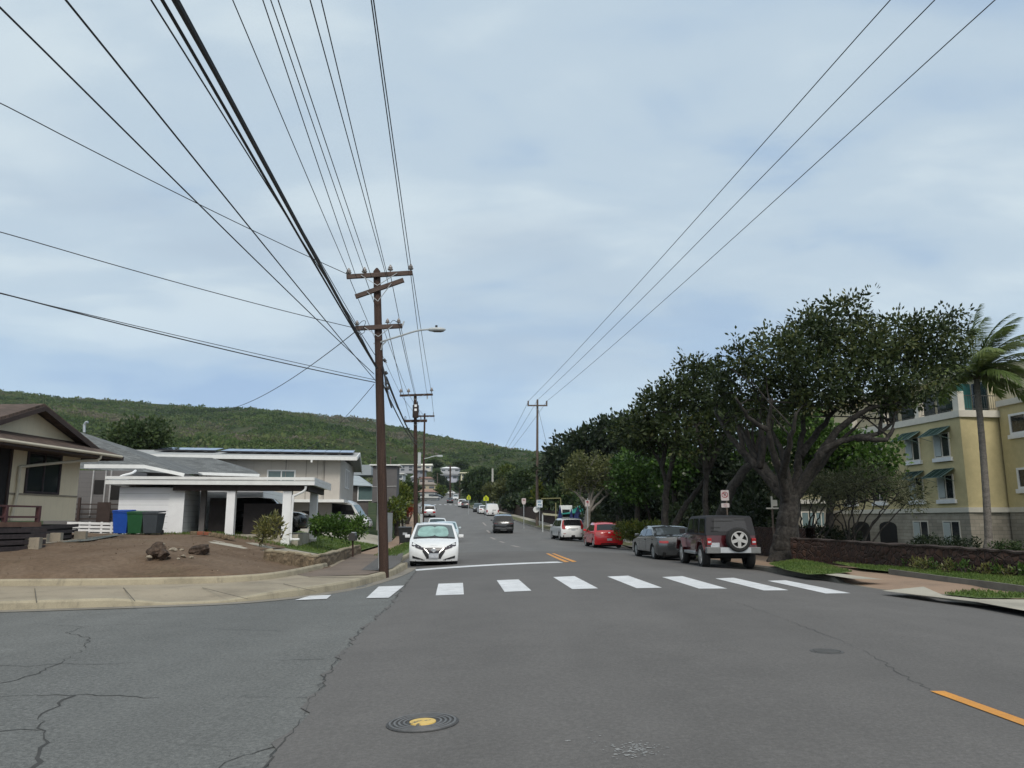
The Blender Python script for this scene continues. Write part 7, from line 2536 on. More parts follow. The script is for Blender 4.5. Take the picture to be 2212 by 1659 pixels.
GW = 'overhead wires converging on the leaning pole'
SPAN = 14
W1 = [((753, 590), 503, 0, 9.0, .009, 'thin wire from the outermost left insulator of the top crossarm'), ((770, 600), 568, 0, 8.9, .009, 'thin wire passing just right of the outermost left insulator'), ((787, 588), 585, 0, 9.0, .009, 'thin wire from the inner left insulator of the top crossarm'),
      ((803, 600), 601, 0, 8.9, .009, 'thin wire reaching the pole top from the left'), ((838, 610), 670, 0, 9.0, .009, 'thin wire crossing right of the pole top'), ((838, 600), 694, 0, 9.0, .009, 'thin wire ending at the dark right-hand insulator of the top crossarm'),
      ((883, 583), 802, 0, 9.1, .010, 'left one of the wire pair on the right end of the top crossarm'), ((889, 583), 807, 0, 9.1, .010, 'right one of the wire pair on the right end of the top crossarm')]
for (X, Y), X2, Y2, z2, r, lab in W1:
    a = Q(X, Y, -.15)
    wire(lab, a, ray_z(X2, Y2, a.z - .15), r, SPAN, .12, M_wire_g if X > 880 else M_wire, group=GW)
for (X, Y), X2, Y2, dz, r, lab in (((814, 795), 381, 0, .1, .032, 'thick black cable bundle, the heaviest line running to the pole'), ((811, 792), 351, 0, .05, .019, 'thick black cable just left of the heaviest one'),
                                   ((770, 700), 372, 0, -.1, .010, 'thin wire hugging the right of the heaviest cable down to the third crossarm'), ((812, 770), 327, 0, .05, .010, 'thin wire left of the two thick cables'),
                                   ((811, 822), 143, 0, .1, .010, 'dark wire from the top edge left of the thick cables to the pole'), ((808, 808), 0, 15, .3, .010, 'dark wire from the top left corner to the pole')):
    a = Q(X, Y, -.2)
    wire(lab, a, ray_z(X2, Y2, a.z + dz), r, SPAN if X2 > 0 else 9, .10, group=GW)
for (X, Y), Y2, dz, r, lab, sg in (((752, 593), 222, .1, .010, 'thin wire crossing from the left edge to the top crossarm', .25), ((768, 709), 500, .15, .010, 'thin wire crossing from the left edge to the third crossarm', .25), ((810, 826), 633, .1, .013, 'dark wire crossing from the left edge low over the houses', .22),
                                   ((808, 820), 640, .5, .008, 'fine wire just above the low dark wire crossing from the left', .10)):
    a = Q(X, Y, -.15)
    if 'fine' in lab: e_ = ray_z(0, 634, a.z + .1)
    else: e_ = ray_z(0, Y2, a.z + dz)
    wire(lab, a, e_, r, 8, sg, group=GW)
a = Q(768, 716, -.15)
e_ = at(470, 888, 46)
wire('service wire dropping from the third crossarm to the house roofs on the left', a, e_, .013, 0, .5, m=M_wire)
wire('service wire dropping from the pole to the solar-panelled house', Q(808, 830), at(650, 975, 55), .010, 0, .4, m=M_wire)
# onward spans to the second and third poles
for k, ((X, Y), (x2, y2), lab) in enumerate((((753, 596), (902, 215), 'wire from the leaning pole to the left insulator of the second pole'), ((787, 594), (1062, 210), 'wire from the leaning pole to the inner insulator of the second pole'),
                                              ((843, 592), (1205, 190), 'wire from the leaning pole to the top of the second pole'), ((887, 590), (1440, 190), 'left one of the two wires to the right end of the second pole'), ((891, 590), (1540, 190), 'right one of the two wires to the right end of the second pole'),
                                              ((837, 704), (1100, 755), 'wire between the lower crossarms of the first two poles'), ((861, 702), (1330, 755), 'right-hand wire between the lower crossarms of the first two poles'), ((771, 708), (985, 765), 'left-hand wire between the lower crossarms of the first two poles'))):
    wire(lab, Q(X, Y, .0), at(*s4(x2, y2), 52.8), .011, 0, .12, M_wire_g, group='wires between the first poles')
for dx, r, lab in ((0, .036, 'thick black cable running from the leaning pole down to the second pole'), (-7, .024, 'black cable below the thick one running to the second pole')):
    wire(lab, Q(834 + dx, 815 + (14 if dx else 0), .05), at(*s4(1225, 1190 if not dx else 1250), 52.8), r, 0, .25, group='wires between the first poles')
for x1, x2, lab in ((902, 1250, 'wire from the left of the second pole to the third pole'), (1540, 1580, 'wire from the right of the second pole to the third pole'), (1062, 1390, 'wire from the middle of the second pole to the third pole')):
    wire(lab, at(*s4(x1, 215), 53), at(*s4(x2, 660 if x2 != 1580 else 600), 69.8), .014, 12 if x2 == 1580 else 0, .1, M_wire_g, group='wires between the first poles')
for X, Y, X2, z2, lab in ((1142, 866, 1922, 15.4, 'left of the three wires from the trident pole'), (1161, 864, 2018, 15.6, 'middle of the three wires from the trident pole'), (1182, 866, 2148, 15.4, 'right of the three wires from the trident pole')):
    wire(lab, at(X, Y, 91.7), ray_z(X2, 0, z2), .016, 25, .5, M_wire, 26, group='wires along the right of the street')
    wire(lab.replace('from the trident pole', 'running on beyond the trident pole'), at(X, Y, 92), at(1064 + (X - 1161) * .12, 1012, 175), .02, 0, .5, M_wire_g, group='wires along the right of the street')
wire('stay wire slanting down from the trident pole', at(1163, 885, 92), at(1187, 985, 95), .02, 12, 0, M_wire_g)

# ------------------------------------------------------------------ small things on the left
def bin_(label, p, rz, col, w=.58, d=.70, h=1.05, cat='bin', group=None, name='wheelie_bin', plate=None):
    T = Thing(name, label, cat, p, rz, group, local=True)
    mm = mat('bin_' + name + '_%02d' % len(MATS), col, .5, .1, 6, 0, 0, .4)
    rows = []
    for z, k in ((.07, .80), (.12, .82), (h * .5, .91), (h * .9, 1.0), (h * .91, 1.05), (h * .955, 1.05), (h * .955, .96)):
        x, y = w / 2 * k, d / 2 * k
        c = .06
        rows.append([Vector((a * x + (c if a * b_ < 0 else -c) * (0 if q else 1) * a * (1 if a * b_ > 0 else -1) * 0, b_ * y, z)) for a, b_, q in ((-1, -1, 0), (1, -1, 0), (1, 1, 0), (-1, 1, 0), (-1, -1, 0))])
    T.part('body', MB().grid(rows).poly(rows[0][:4]), mm, bevel=.012)
    T.part('lid', MB().extr([Vector((-w / 2 * 1.06, -d / 2 * 1.1, h * .955)), Vector((w / 2 * 1.06, -d / 2 * 1.1, h * .955)), Vector((w / 2 * 1.02, d / 2 * 1.08, h * 1.0)), Vector((-w / 2 * 1.02, d / 2 * 1.08, h * 1.0))], (0, 0, .05)), mm, bevel=.02)
    T.part('handle', MB().tube([(-w / 2 * .9, d / 2 * 1.18, h * .93), (w / 2 * .9, d / 2 * 1.18, h * .93)], .018, 8).bar((-w / 2 * .8, d / 2, h * .93), (-w / 2 * .8, d / 2 * 1.2, h * .93), .03, .03).bar((w / 2 * .8, d / 2, h * .93), (w / 2 * .8, d / 2 * 1.2, h * .93), .03, .03), mm)
    for s in (-1, 1):
        T.part('wheel', MB().lathe([(.10, -.025), (.10, .025)], 14, Matrix.Translation((s * w * .42, d * .40, .10)) @ Matrix.Rotation(R(90), 4, 'Y')), M_rubber)
    if plate: T.part('label_patch', MB().box((0, -d / 2 * .955, h * .62), (w * .34, .012, h * .14)), M_plate)
    return T


DB = 31.2
for X, col, lab in ((265, (.012, .070, .36), 'blue wheelie bin in front of the white lap-sided wall'), (296, (.016, .085, .032), 'green wheelie bin between the blue and the charcoal one'), (330, (.050, .060, .070), 'charcoal grey wheelie bin, rightmost of the three by the white wall')):
    p = at(X, 1150, DB); p.z = lot_z(p.x, p.y) + .04
    bin_(lab, p, .06 + random.uniform(-.08, .08), col, .60, .68, .90 if X > 270 else .95, group='three wheelie bins by the white wall')
p = at(875, 1163, 50); p.z = lot_z(p.x, p.y) + .02
bin_('black refuse bin on the pavement behind the white hatchback', p, .1, (.018, .020, .022), .82, .75, 1.05, plate=True)
T.part
# mailbox on a post
p = at(763, 1178, 29.5); p.z = .22
T = Thing('mailbox', 'small dark domed mailbox with a pale top on the end of the rubble wall', 'mailbox', p)
bm_ = at(762, 1161, 29.5)
T.part('post', MB().tube([p, bm_], .035, 8), M_pole)
T.part('box', MB().extr([bm_ + Vector((x, -.2, z)) for x, z in ((-.13, -.12), (.13, -.12), (.13, .08), (.09, .15), (0, .18), (-.09, .15), (-.13, .08))], (0, .42, 0)), mat('mailbox_dark', (.04, .038, .036), .5), bevel=.01)
T.part('top_plate', MB().box(bm_ + Vector((.05, -.05, .185)), (.14, .25, .03)), M_plate)


def rock(name, label, c, r, m, seed, cat='rock', group=None):
    T = None
    bm = bmesh.new()
    bmesh.ops.create_icosphere(bm, subdivisions=3, radius=1)
    rr = random.Random(seed)
    planes = [(Vector((rr.gauss(0, 1), rr.gauss(0, 1), rr.gauss(0, .8))).normalized(), rr.uniform(.55, .9)) for _ in range(16)]
    for v in bm.verts:
        for n_, d_ in planes:
            k = v.co.dot(n_)
            if k > d_: v.co -= n_ * (k - d_) * .9
        j = 1 + .07 * math.sin(v.co.x * 9 + seed) * math.sin(v.co.y * 11) + .05 * math.sin(v.co.z * 14 + seed)
        v.co = Vector((v.co.x * r[0] * j, v.co.y * r[1] * j, v.co.z * r[2] * j))
    me = bpy.data.meshes.new(name); bm.to_mesh(me); bm.free()
    o = link(name, me, m)
    o.location = c; o.rotation_euler = (rr.uniform(-.2, .2), rr.uniform(-.2, .2), rr.uniform(0, 6))
    tag(o, label, cat, group)
    return o


M_rock = mat('rock_brown', (.058, .040, .029), .95, .55, 3.5, bumpk=1.0, fine=(14, .5))
M_rockp = mat('rock_pale', (.30, .26, .20), .9, .3, 6, bumpk=.5)


def yard_at(X, Y):
    z = .5
    for _ in range(10):
        p = gnd(X, Y, z); z = .6 * z + .4 * min(lot_z(p.x, p.y) + .04, .29 + .2 * max(0, p.y - y_front(p.x)))
    return gnd(X, Y, z)


p = yard_at(340, 1203)
rock('boulder', 'jagged brown boulder, the left one on the bare yard', p + Vector((-.05, 0, .13)), (.27, .23, .25), M_rock, 4)
rock('boulder_chunk', 'dark broken stone leaning on the right of the jagged boulder', p + Vector((.20, -.10, .07)), (.22, .18, .14), M_rock, 14)
p = yard_at(430, 1197)
rock('boulder', 'low long brown boulder, the right one on the bare yard', p + Vector((0, 0, .10)), (.46, .26, .22), M_rock, 8)
GR = 'small stones round the boulders'
for X, Y, s, m_, sd in ((349, 1178, .09, M_rockp, 1), (374, 1190, .11, M_rockp, 2), (392, 1190, .07, M_rockp, 3), (322, 1205, .07, M_rockp, 4), (330, 1209, .06, M_rockp, 5), (396, 1203, .07, M_rockp, 6), (414, 1205, .06, M_rockp, 7), (366, 1206, .05, M_rock, 8), (387, 1188, .06, M_rock, 9), (318, 1212, .05, M_rockp, 10), (385, 1208, .05, M_rockp, 11)):
    p = yard_at(X, Y)
    z_ = 1.9 if (X, Y) == (349, 1178) else 0
    rock('small_stone', 'small stone lying on the bare yard by the boulders', p + Vector((0, 0, s * .3)), (s * 1.3, s, s * .6), m_, 40 + sd, 'stone', GR)
for X, Y, s in ((420, 1157, .13), (433, 1160, .12), (447, 1160, .11), (459, 1161, .13), (472, 1160, .14), (486, 1161, .14), (500, 1161, .12), (436, 1150, .1)):
    p = at(X, Y, 29.6); p.z = lot_z(p.x, p.y) + .16
    m_ = mat('brick_red', (.24, .085, .05), .9, .2, 8) if X in (433, 447) else M_rub
    o = link('paving_block', MB().box((0, 0, 0), (s * 2.2, s * 1.6, s * 1.1), random.uniform(-.3, .3)).mesh('paving_block', bevel=.012), m_)
    o.location = p
    tag(o, 'red clay block on the ground in front of the carport' if X in (433, 447) else 'tan stone block on the ground along the carport edge', 'block', 'blocks along the front of the carport')
# pale edging stones between gravel and bare earth
s = MB()
# gravel beside the deck
rows = []
for t_ in np.linspace(0, 1, 12):
    a = yard_at(-40 + 295 * t_, 1190 - 34 * t_ ** 1.2); b_ = Vector((a.x + .2, a.y + 3.2 * (1 - t_ * .9), 0))
    row = []
    for k in np.linspace(0, 1, 5):
        q = a.lerp(b_, float(k)); q.z = min(lot_z(q.x, q.y) + .04, .29 + .2 * max(0, q.y - y_front(q.x))) + .035
        row.append(q)
    rows.append(row)
structure('gravel_bed', MB().grid(rows), mat('gravel_bluegrey', (.135, .145, .135), .95, .3, 9, bumpk=.6, fine=(40, .4)))
e_ = [r[0] + Vector((0, -.03, 0)) for r in rows]
ed = Thing('edging_stones', 'thin pale edging strip between the grey gravel and the bare earth', 'edging', e_[0])
ed.part('strip', MB().tube(e_, .025, 5), M_rockp)
# gate and fences by the left pavement
D = 56
T = Thing('metal_gate', 'pale corrugated metal gate panel beside the left pavement', 'gate', at(842, 1150, D))
g0_, g1_ = at(822, 1140, 50), at(846, 1140, 57)
zt_, zb_ = at(842, 1108, D).z, lot_z(g0_.x, 50) - .2
T.part('panel', MB().extr([Vector((g0_.x, g0_.y, zb_)), Vector((g1_.x, g1_.y, zb_)), Vector((g1_.x, g1_.y, zt_)), Vector((g0_.x, g0_.y, zt_))], (.05, 0, 0)), siding('gate_ribs', (.40, .41, .40), .16, .35, .05, axis=1))
T.part('post', MB().bar(Vector((g1_.x, g1_.y, zb_)), Vector((g1_.x, g1_.y, zt_ + .15)), .1, .1, up=(0, 1, 0)).bar(Vector((g0_.x * .5 + g1_.x * .5, g0_.y * .5 + g1_.y * .5, zb_)), Vector((g0_.x * .5 + g1_.x * .5, g0_.y * .5 + g1_.y * .5, zt_ + .05)), .1, .1, up=(0, 1, 0)), M_deckd)
D = 80
T = Thing('grey_gate_pillar', 'grey slab gate pillar on the left pavement before the second pole', 'pillar', at(871, 1140, D))
q = at(871, 1120, D)
T.part('slab', MB().bar(Vector((q.x, D, zb(D))), Vector((q.x, D, at(871, 1102, D).z)), .35, 1.8, up=(0, 1, 0)), M_walk_p)
T.part('cap', MB().box((q.x, D, at(871, 1102, D).z + .05), (.42, 1.9, .08)), M_trim)
rows = [[Vector((xl(y) - 2.7, y, zb(y) + .1)) for y in np.linspace(86, 150, 20)], [Vector((xl(y) - 2.75, y, zb(y) + 1.05)) for y in np.linspace(86, 150, 20)], [Vector((xl(y) - 2.95, y, zb(y) + 1.05)) for y in np.linspace(86, 150, 20)]]
T = Thing('garden_wall', 'low pale garden wall running up the left pavement', 'wall', rows[0][0])
T.part('wall', MB().grid(rows), M_walk_p)

# ------------------------------------------------------------------ signs and things on the right
def text_mesh(name, body, size, loc, m, parent, T, rz=0.0):
    cu = bpy.data.curves.new(name, 'FONT'); cu.body = body; cu.size = size; cu.align_x = 'CENTER'; cu.align_y = 'CENTER'; cu.extrude = .002
    to = bpy.data.objects.new(name, cu); COL.objects.link(to)
    dg = bpy.context.evaluated_depsgraph_get(); dg.update()
    me = bpy.data.meshes.new_from_object(to.evaluated_get(dg))
    bpy.data.objects.remove(to); bpy.data.curves.remove(cu)
    me.transform(Matrix.Translation(Vector(loc)) @ Matrix.Rotation(rz, 4, 'Z') @ Matrix.Rotation(R(90), 4, 'X'))
    return T.part(name, me, m, parent)


M_signw = mat('sign_white', (.52, .46, .45), .45, .08, 6)
M_signr = mat('sign_red', (.28, .022, .03), .45, .1, 6)
M_signk = mat('sign_black', (.025, .025, .028), .5)
M_signb = mat('sign_blue', (.10, .22, .36), .45)
M_signy = mat('sign_lime', (.50, .56, .012), .45, .06, 6)


def board(w, h, r=.03, th=.006):
    pts = []
    for cx_, cy_, a0 in ((w / 2 - r, h / 2 - r, 0), (-w / 2 + r, h / 2 - r, 90), (-w / 2 + r, -h / 2 + r, 180), (w / 2 - r, -h / 2 + r, 270)):
        for k in range(4):
            a = R(a0 + 30 * k)
            pts.append(Vector((cx_ + r * math.cos(a), 0, cy_ + r * math.sin(a))))
    return MB().extr(pts, (0, th, 0))


def shift(mb, v): mb.v = [tuple(Vector(p) + Vector(v)) for p in mb.v]; return mb


D = 30.2
sp_ = at(1568, 1115, D); zc1 = at(1568, 1070, D).z; zc2_ = at(1568, 1090.5, D).z
T = Thing('no_parking_sign', 'no parking sign with a red barred P and a small plate below, above the jeep', 'sign', (sp_.x, D, .15), R(-14), local=True)
T.part('post', MB().bar((.06, .03, 0), (.06, .03, zc1 - .15 + .1), .05, .05, up=(0, 1, 0)), M_pole2)
bd = T.part('board', shift(board(.30, .40), (0, 0, zc1 - .15)), M_signw)
z0 = zc1 - .15 + .02
ring = MB()
o_ = []
for k in range(28):
    a0, a1x = 2 * math.pi * k / 28, 2 * math.pi * (k + 1) / 28
    ring.poly([Vector((math.cos(a) * r_, -.004, z0 + math.sin(a) * r_)) for a, r_ in ((a0, .120), (a1x, .120), (a1x, .095), (a0, .095))])
ring.bar((-.075, -.0065, z0 + .075), (.075, -.0065, z0 - .075), .002, .026, up=(.7, 0, .7))
text_mesh('letter', 'P', .20, (0, -.0035, z0), M_signk, bd, T)
T.part('red_circle', ring, M_signr, bd, recalc=False)
b2 = T.part('lower_plate', shift(board(.30, .16, .02), (0, 0, zc2_ - .15 - .02)), M_signw)
text_mesh('lettering', 'ANY', .055, (0, -.0035, zc2_ - .15 + .015), M_signr, b2, T); text_mesh('lettering', 'TIME', .055, (0, -.0035, zc2_ - .15 - .05), M_signr, b2, T)
D = 57
q = at(1269, 1087, D)
T = Thing('parking_sign', 'small white sign with a dark mark in front of the small olive tree', 'sign', (q.x, D, .15), R(-8), local=True)
T.part('post', MB().bar((0, .03, 0), (0, .03, q.z + .2), .06, .06, up=(0, 1, 0)), M_steel)
bd = T.part('board', shift(board(.32, .46), (0, 0, q.z - .15)), M_signw)
T.part('dark_mark', shift(board(.16, .10, .02, .002), (.0, -.004, q.z - .15 + .10)).add([Vector((.02, -.0042, q.z - .15 + .05)), Vector((.08, -.0042, q.z - .15 + .05)), Vector((.07, -.0042, q.z - .15 - .02)), Vector((.03, -.0042, q.z - .15 - .03))], [(0, 1, 2, 3)]), M_signr, bd)
D = 91
q = at(1165.5, 1088, D)
T = Thing('blue_white_sign', 'white rectangular sign with blue markings beside the tall trident pole', 'sign', (q.x, D, zb(D) + .2), local=True)
T.part('post', MB().bar((0, .05, 0), (0, .05, q.z - zb(D)), .07, .07, up=(0, 1, 0)), M_steel)
bd = T.part('board', shift(board(.70, .90, .07), (0, 0, q.z - zb(D) - .2)), mat('sign_clear', (.66, .70, .72), .4))
zz = q.z - zb(D) - .2
T.part('blue_border', MB().bar((-.3, -.006, zz + .39), (.3, -.006, zz + .39), .006, .04).bar((-.3, -.006, zz - .39), (.3, -.006, zz - .39), .006, .04), M_signb, bd)
T.part('blue_marks', MB().box((-.03, -.006, zz + .20), (.40, .006, .15)).box((-.08, -.006, zz - .12), (.2, .006, .16)).box((.16, -.006, zz - .09), (.16, .006, .09)).box((.14, -.006, zz - .22), (.2, .006, .07)), M_signb, bd)
D = 84
q = at(1131.5, 1083, D)
T = Thing('shield_sign', 'greyish pink sign on a thin post left of the tall trident pole', 'sign', (q.x, D, zb(D) + .15), local=True)
T.part('post', MB().bar((0, .04, 0), (0, .04, q.z - zb(D) + .2), .07, .07, up=(0, 1, 0)), M_steel)
zz = q.z - zb(D) - .15
bd = T.part('board', MB().extr([Vector((x * .62, 0, zz + z * .62)) for x, z in ((-.36, .52), (.36, .52), (.36, -.2), (.22, -.5), (-.22, -.5), (-.36, -.2))], (0, .01, 0)), M_signw)
T.part('marks', MB().box((0, -.006, zz + .13), (.24, .006, .12)), mat('sign_faded', (.26, .12, .12), .5), bd)
for X, Y, D, s_, lab in ((1050, 1076, 118, .38, 'larger lime yellow five-sided school crossing sign right of the white suv'), (1012.5, 1074, 128, .36, 'smaller lime yellow five-sided school crossing sign nearer the street')):
    q = at(X, Y, D)
    T = Thing('school_sign', lab, 'sign', (q.x, D, zb(D) + .15), local=True, group='lime yellow school signs')
    zz = q.z - zb(D) - .15
    k = s_ * (1 if X > 1030 else .82)
    T.part('post', MB().bar((0, .04, 0), (0, .04, zz), .07, .07, up=(0, 1, 0)), M_steel)
    bd = T.part('board', MB().extr([Vector((x * k * 1.05, 0, zz + z * s_ * 1.15)) for x, z in ((0, 1.0), (1.0, .15), (1.0, -.9), (-1.0, -.9), (-1.0, .15))], (0, .01, 0)), M_signy)
    T.part('figures', MB().box((-.15 * k / .5, -.006, zz - .1), (.10, .006, .42)).box((.15 * k / .5, -.006, zz - .12), (.10, .006, .36)).box((-.15 * k / .5, -.006, zz + .2), (.11, .006, .11)).box((.15 * k / .5, -.006, zz + .14), (.10, .006, .10)), M_signk, bd)
# teal shade sail, navy parasols, yellow height bar, barrier, little hut
D = 78
T = Thing('teal_canopy', 'teal shade canopy stretched behind the white suv', 'canopy', at(1235, 1130, D))
T.part('sail', MB().extr([at(1205, 1112, D + 1), at(1262, 1107, D), at(1254, 1092, D + 3), at(1240, 1100, D + 4)], (0, 0, .06)), mat('sail_teal', (.02, .22, .19), .6, .08, 2))
for a_, b_ in ((at(1254, 1130, D + 3), at(1254, 1091, D + 3)), (at(1262, 1130, D), at(1262, 1107, D)), (at(1206, 1130, D + 1), at(1206, 1112, D + 1))):
    T.part('mast', MB().tube([a_, b_], .07, 8), M_steel)
M_navy = mat('navy_cloth', (.010, .018, .085), .8, .25, 4)
for X, y0, y1, w, lab in ((1210, 1094, 1122, .22, 'furled navy parasol, leftmost, beside the small hut'), (1234, 1098, 1124, .2, 'furled navy parasol between the hut and the broad navy one'), (1248, 1096, 1130, .5, 'broad navy parasol hanging half open, rightmost of the three')):
    a_, b_ = at(X, y0, D - 2), at(X, y1, D - 2)
    T = Thing('navy_parasol', lab, 'parasol', Vector((b_.x, b_.y, zb(D))), group='navy parasols behind the white suv')
    rows = []
    for k in range(6):
        t_ = k / 5; c = a_.lerp(b_, t_)
        rows.append([c + Vector((math.cos(a) * w * (.12 + .88 * t_) * (1 + .22 * (i % 2)), math.sin(a) * w * (.12 + .88 * t_) * (1 + .22 * (i % 2)), 0)) for i, a in enumerate(np.linspace(0, 2 * math.pi, 17))])
    T.part('canopy', MB().grid(rows), M_navy)
    T.part('pole', MB().tube([Vector((b_.x, b_.y, zb(D))), a_ + Vector((0, 0, .15))], .035, 6), M_alum)
D = 80
q0, q1 = at(1169, 1077, D), at(1211, 1076, D)
T = Thing('height_bar', 'yellow overhead height bar on a yellow post beside the trident pole', 'barrier', Vector((q1.x, D, zb(D))))
M_ybar = mat('bar_yellow', (.17, .165, .075), .6, .1, 4)
T.part('beam', MB().bar(q0, q1, .10, .10), M_ybar)
px = at(1200, 1077, D)
T.part('post', MB().bar(Vector((px.x, D - .2, zb(D))), Vector((px.x, D - .2, at(1200, 1086, D).z)), .12, .12, up=(0, 1, 0)).bar(Vector((q1.x, D, zb(D))), q1, .1, .1, up=(0, 1, 0)), M_ybar)
q0, q1 = at(1172, 1110, D - 2), at(1204, 1113, D - 2)
T = Thing('barrier_arm', 'white and yellow barrier arm on a short grey post', 'barrier', Vector((q0.x, D - 2, zb(D))))
T.part('arm', MB().bar(q0, q1, .12, .2), mat('barrier_pale', (.36, .35, .26), .6))
T.part('post', MB().bar(Vector((q0.x, D - 2, zb(D))), q0, .12, .12, up=(0, 1, 0)), M_alum)
q = at(1222, 1112, D)
T = Thing('guard_hut', 'small pale hut with a dark opening beneath the teal canopy', 'hut', Vector((q.x, D, zb(D))))
T.part('wall', MB().box((q.x, D, (zb(D) + q.z) / 2 + .5), (1.25, 1.2, q.z - zb(D) + .9)), M_trim)
T.part('opening', MB().box((q.x, D - .62, q.z + .15), (.75, .05, .75)), M_dark)
# carved stone post between the trees
q = at(1530, 1010, 44)

# ---- coconut palm at the right
D = 41.5
base = at(2136, 1178, D); base.z = .1
tops = [base, at(2131, 1080, D), at(2122, 960, D), at(2112, 850, D), at(2109, 812, D)]
T = Thing('coconut_palm', 'coconut palm with windblown fronds in front of the yellow building', 'palm tree', base)
P = smooth_path(tops, 14)
rr = []
for i, p in enumerate(P):
    k = i / (len(P) - 1)
    rr.append((.195 - .065 * k) * (1 + .05 * (i % 2)) + (.10 * max(0, 1 - k * 14)))
T.part('trunk', MB().tube(P, rr, 14), mat('palm_trunk', (.150, .135, .120), .95, .25, 2, bumpk=.7, stretch=(2, 2, 7), fine=(18, .3)))
crown_c = P[-1]
wind = Vector((.8, -.1, .05))


def frond(dir_, length, droop, parent_T):
    pts = []
    d = Vector(dir_).normalized()
    p = Vector(crown_c) + d * .12
    n = 13
    for k in range(n + 1):
        pts.append(p.copy())
        t_ = k / n
        d = (d + Vector((0, 0, -droop * (.4 + 1.3 * t_) / n)) + wind * (.55 * t_ / n * 2.0)).normalized()
        p = p + d * (length / n)
    b = MB()
    b.tube(pts, [.035 * (1 - k / (n + 1)) + .006 for k in range(n + 1)], 5)
    for k in range(1, n * 5 + 1):
        t_ = k / (n * 5)
        i = min(n - 1, int(t_ * n)); f_ = t_ * n - i
        c = pts[i].lerp(pts[i + 1], min(1, f_))
        ax = (pts[i + 1] - pts[i]).normalized()
        sd_ = ax.cross(Vector((0, 0, 1))); sd_.normalize()
        L_ = 1.0 * (math.sin(math.pi * (.10 + .86 * t_)) ** .7) * random.uniform(.8, 1.1)
        for s in (-1, 1):
            dv = (sd_ * s * .75 + ax * .55 + Vector((0, 0, -.30)) + wind * .45 + Vector((random.uniform(-.12, .12), random.uniform(-.12, .12), random.uniform(-.12, .12)))).normalized()
            w_ = .034
            wv = dv.cross(Vector((0, 0, 1)).lerp(ax, .4)).normalized() * w_
            m1 = c + dv * L_ * .5 + Vector((0, 0, -.02)); e_ = c + dv * L_ + Vector((0, 0, -.16 * L_)) + wind * .10
            b.add([c - wv * .6, c + wv * .6, m1 + wv, m1 - wv, e_], [(0, 1, 2, 3), (3, 2, 4)])
    me = b.mesh('frond', parent_T.loc, recalc=False)
    at_ = me.attributes.new('tint', 'FLOAT', 'POINT')
    t0 = random.uniform(.35, .8)
    at_.data.foreach_set('value', np.clip(t0 + rng.normal(size=len(me.vertices)) * .12, 0, 1).astype(np.float32))
    parent_T.part('frond', me, L_palm)


for k in range(32):
    a = k * 2.39996
    el = 1.42 - 1.35 * (k / 31)
    frond((math.cos(a) * math.cos(el) + .25, math.sin(a) * math.cos(el), math.sin(el)), random.uniform(3.6, 4.4), .85 + .6 * (k / 31), T)
T.part('crownshaft', MB().tube([P[-6], P[-1], P[-1] + Vector((.05, 0, .5))], [.16, .24, .10], 10), mat('palm_fibre', (.075, .062, .035), .9, .3, 8))

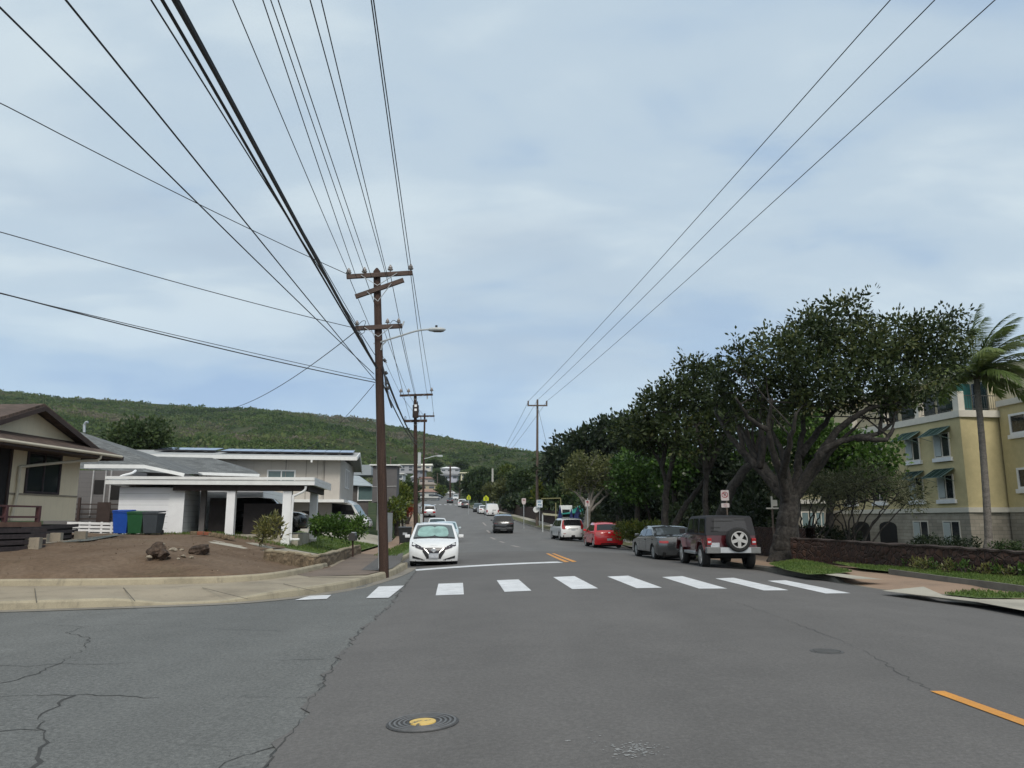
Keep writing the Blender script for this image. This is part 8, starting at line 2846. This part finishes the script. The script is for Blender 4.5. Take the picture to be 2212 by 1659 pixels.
# low plants along the wall, shrubs behind it
for k, (x, y) in enumerate(((1010, 1352), (1130, 1372), (1165, 1345), (1205, 1372), (1290, 1390), (1345, 1372), (1400, 1392), (1470, 1385), (1540, 1400), (1640, 1405), (1700, 1412), (1770, 1402), (1815, 1418), (1075, 1362))):
    X, Y = z7((x, y))[0]
    p = gnd(X, Y, .17)
    h = .22 + .12 * ((k * 7) % 5) / 4
    bush('wall_plant', 'low yellow-green plant growing at the foot of the lava rock wall', p, [(p + Vector((0, 0, h * .55)), (.19, .16, h * .6)), (p + Vector((.1, .03, h * .4)), (.16, .14, h * .5))], L_croton if k % 3 else L_bright, per_m3=520, leaves=7, ll=.11, lw=.035, cl=.07, up=.6, group='plants along the lava rock wall', tbase=.4)
for x, y, w, lab in ((1150, 1168, .8, 'dark low shrub below the left ground floor window of the yellow building'), (1380, 1182, 1.05, 'dark low shrub below the right ground floor window of the yellow building'), (1640, 1205, .45, 'small green shrub right of the palm trunk'), (1760, 1212, .7, 'loose green shrub at the right end behind the lava wall'), (390, 1100, 1.0, 'dark shrub behind the wall below the bare-branched tree'), (560, 1130, 1.0, 'dark shrub in front of the left arch')):
    X, Y = z7((x, y))[0]
    D = 40 if x > 600 else 36
    c = at(X, Y, D)
    bush('foundation_shrub', lab, Vector((c.x, c.y, .1)), [(Vector((c.x + q * w * .5, c.y, c.z)), (w * .55, .45, .34)) for q in (-1, 0, 1)], L_deep if x < 1500 else L_mid, per_m3=110, leaves=8, ll=.12, lw=.07, cl=.12)
# wooden letter stand behind the jeep roof (pale frame seen at the trunk)
q = at(1668, 1098, 33)
T = Thing('pale_notice_frame', 'small pale frame on a thin post between the jeep roof and the big trunk', 'sign', Vector((q.x, q.y, .15)))
T.part('frame', MB().box((q.x, q.y, q.z + .25), (.06, .06, .5)).box((q.x + .05, q.y, q.z), (.6, .07, .06)).box((q.x + .12, q.y, q.z + .22), (.2, .05, .26)), M_cream)
T.part('post', MB().tube([Vector((q.x, q.y, .1)), Vector((q.x, q.y, q.z))], .04, 6), M_pole2)

# ------------------------------------------------------------------ air
hz = MB().box((0, 700, 84), (2600, 2000, 190))
hzm = bpy.data.materials.new('thin_haze'); hzm.use_nodes = True
nt = hzm.node_tree; nt.nodes.clear()
out = nt.nodes.new('ShaderNodeOutputMaterial'); pv_ = nt.nodes.new('ShaderNodeVolumePrincipled')
pv_.inputs['Color'].default_value = (.80, .88, .95, 1); pv_.inputs['Density'].default_value = .00009
pv_.inputs['Anisotropy'].default_value = .2
nt.links.new(pv_.outputs[0], out.inputs['Volume'])
ho = link('haze', hz.mesh('haze'), hzm)
tag(ho, 'thin pale air between the camera and the hill', 'haze', kind='stuff')
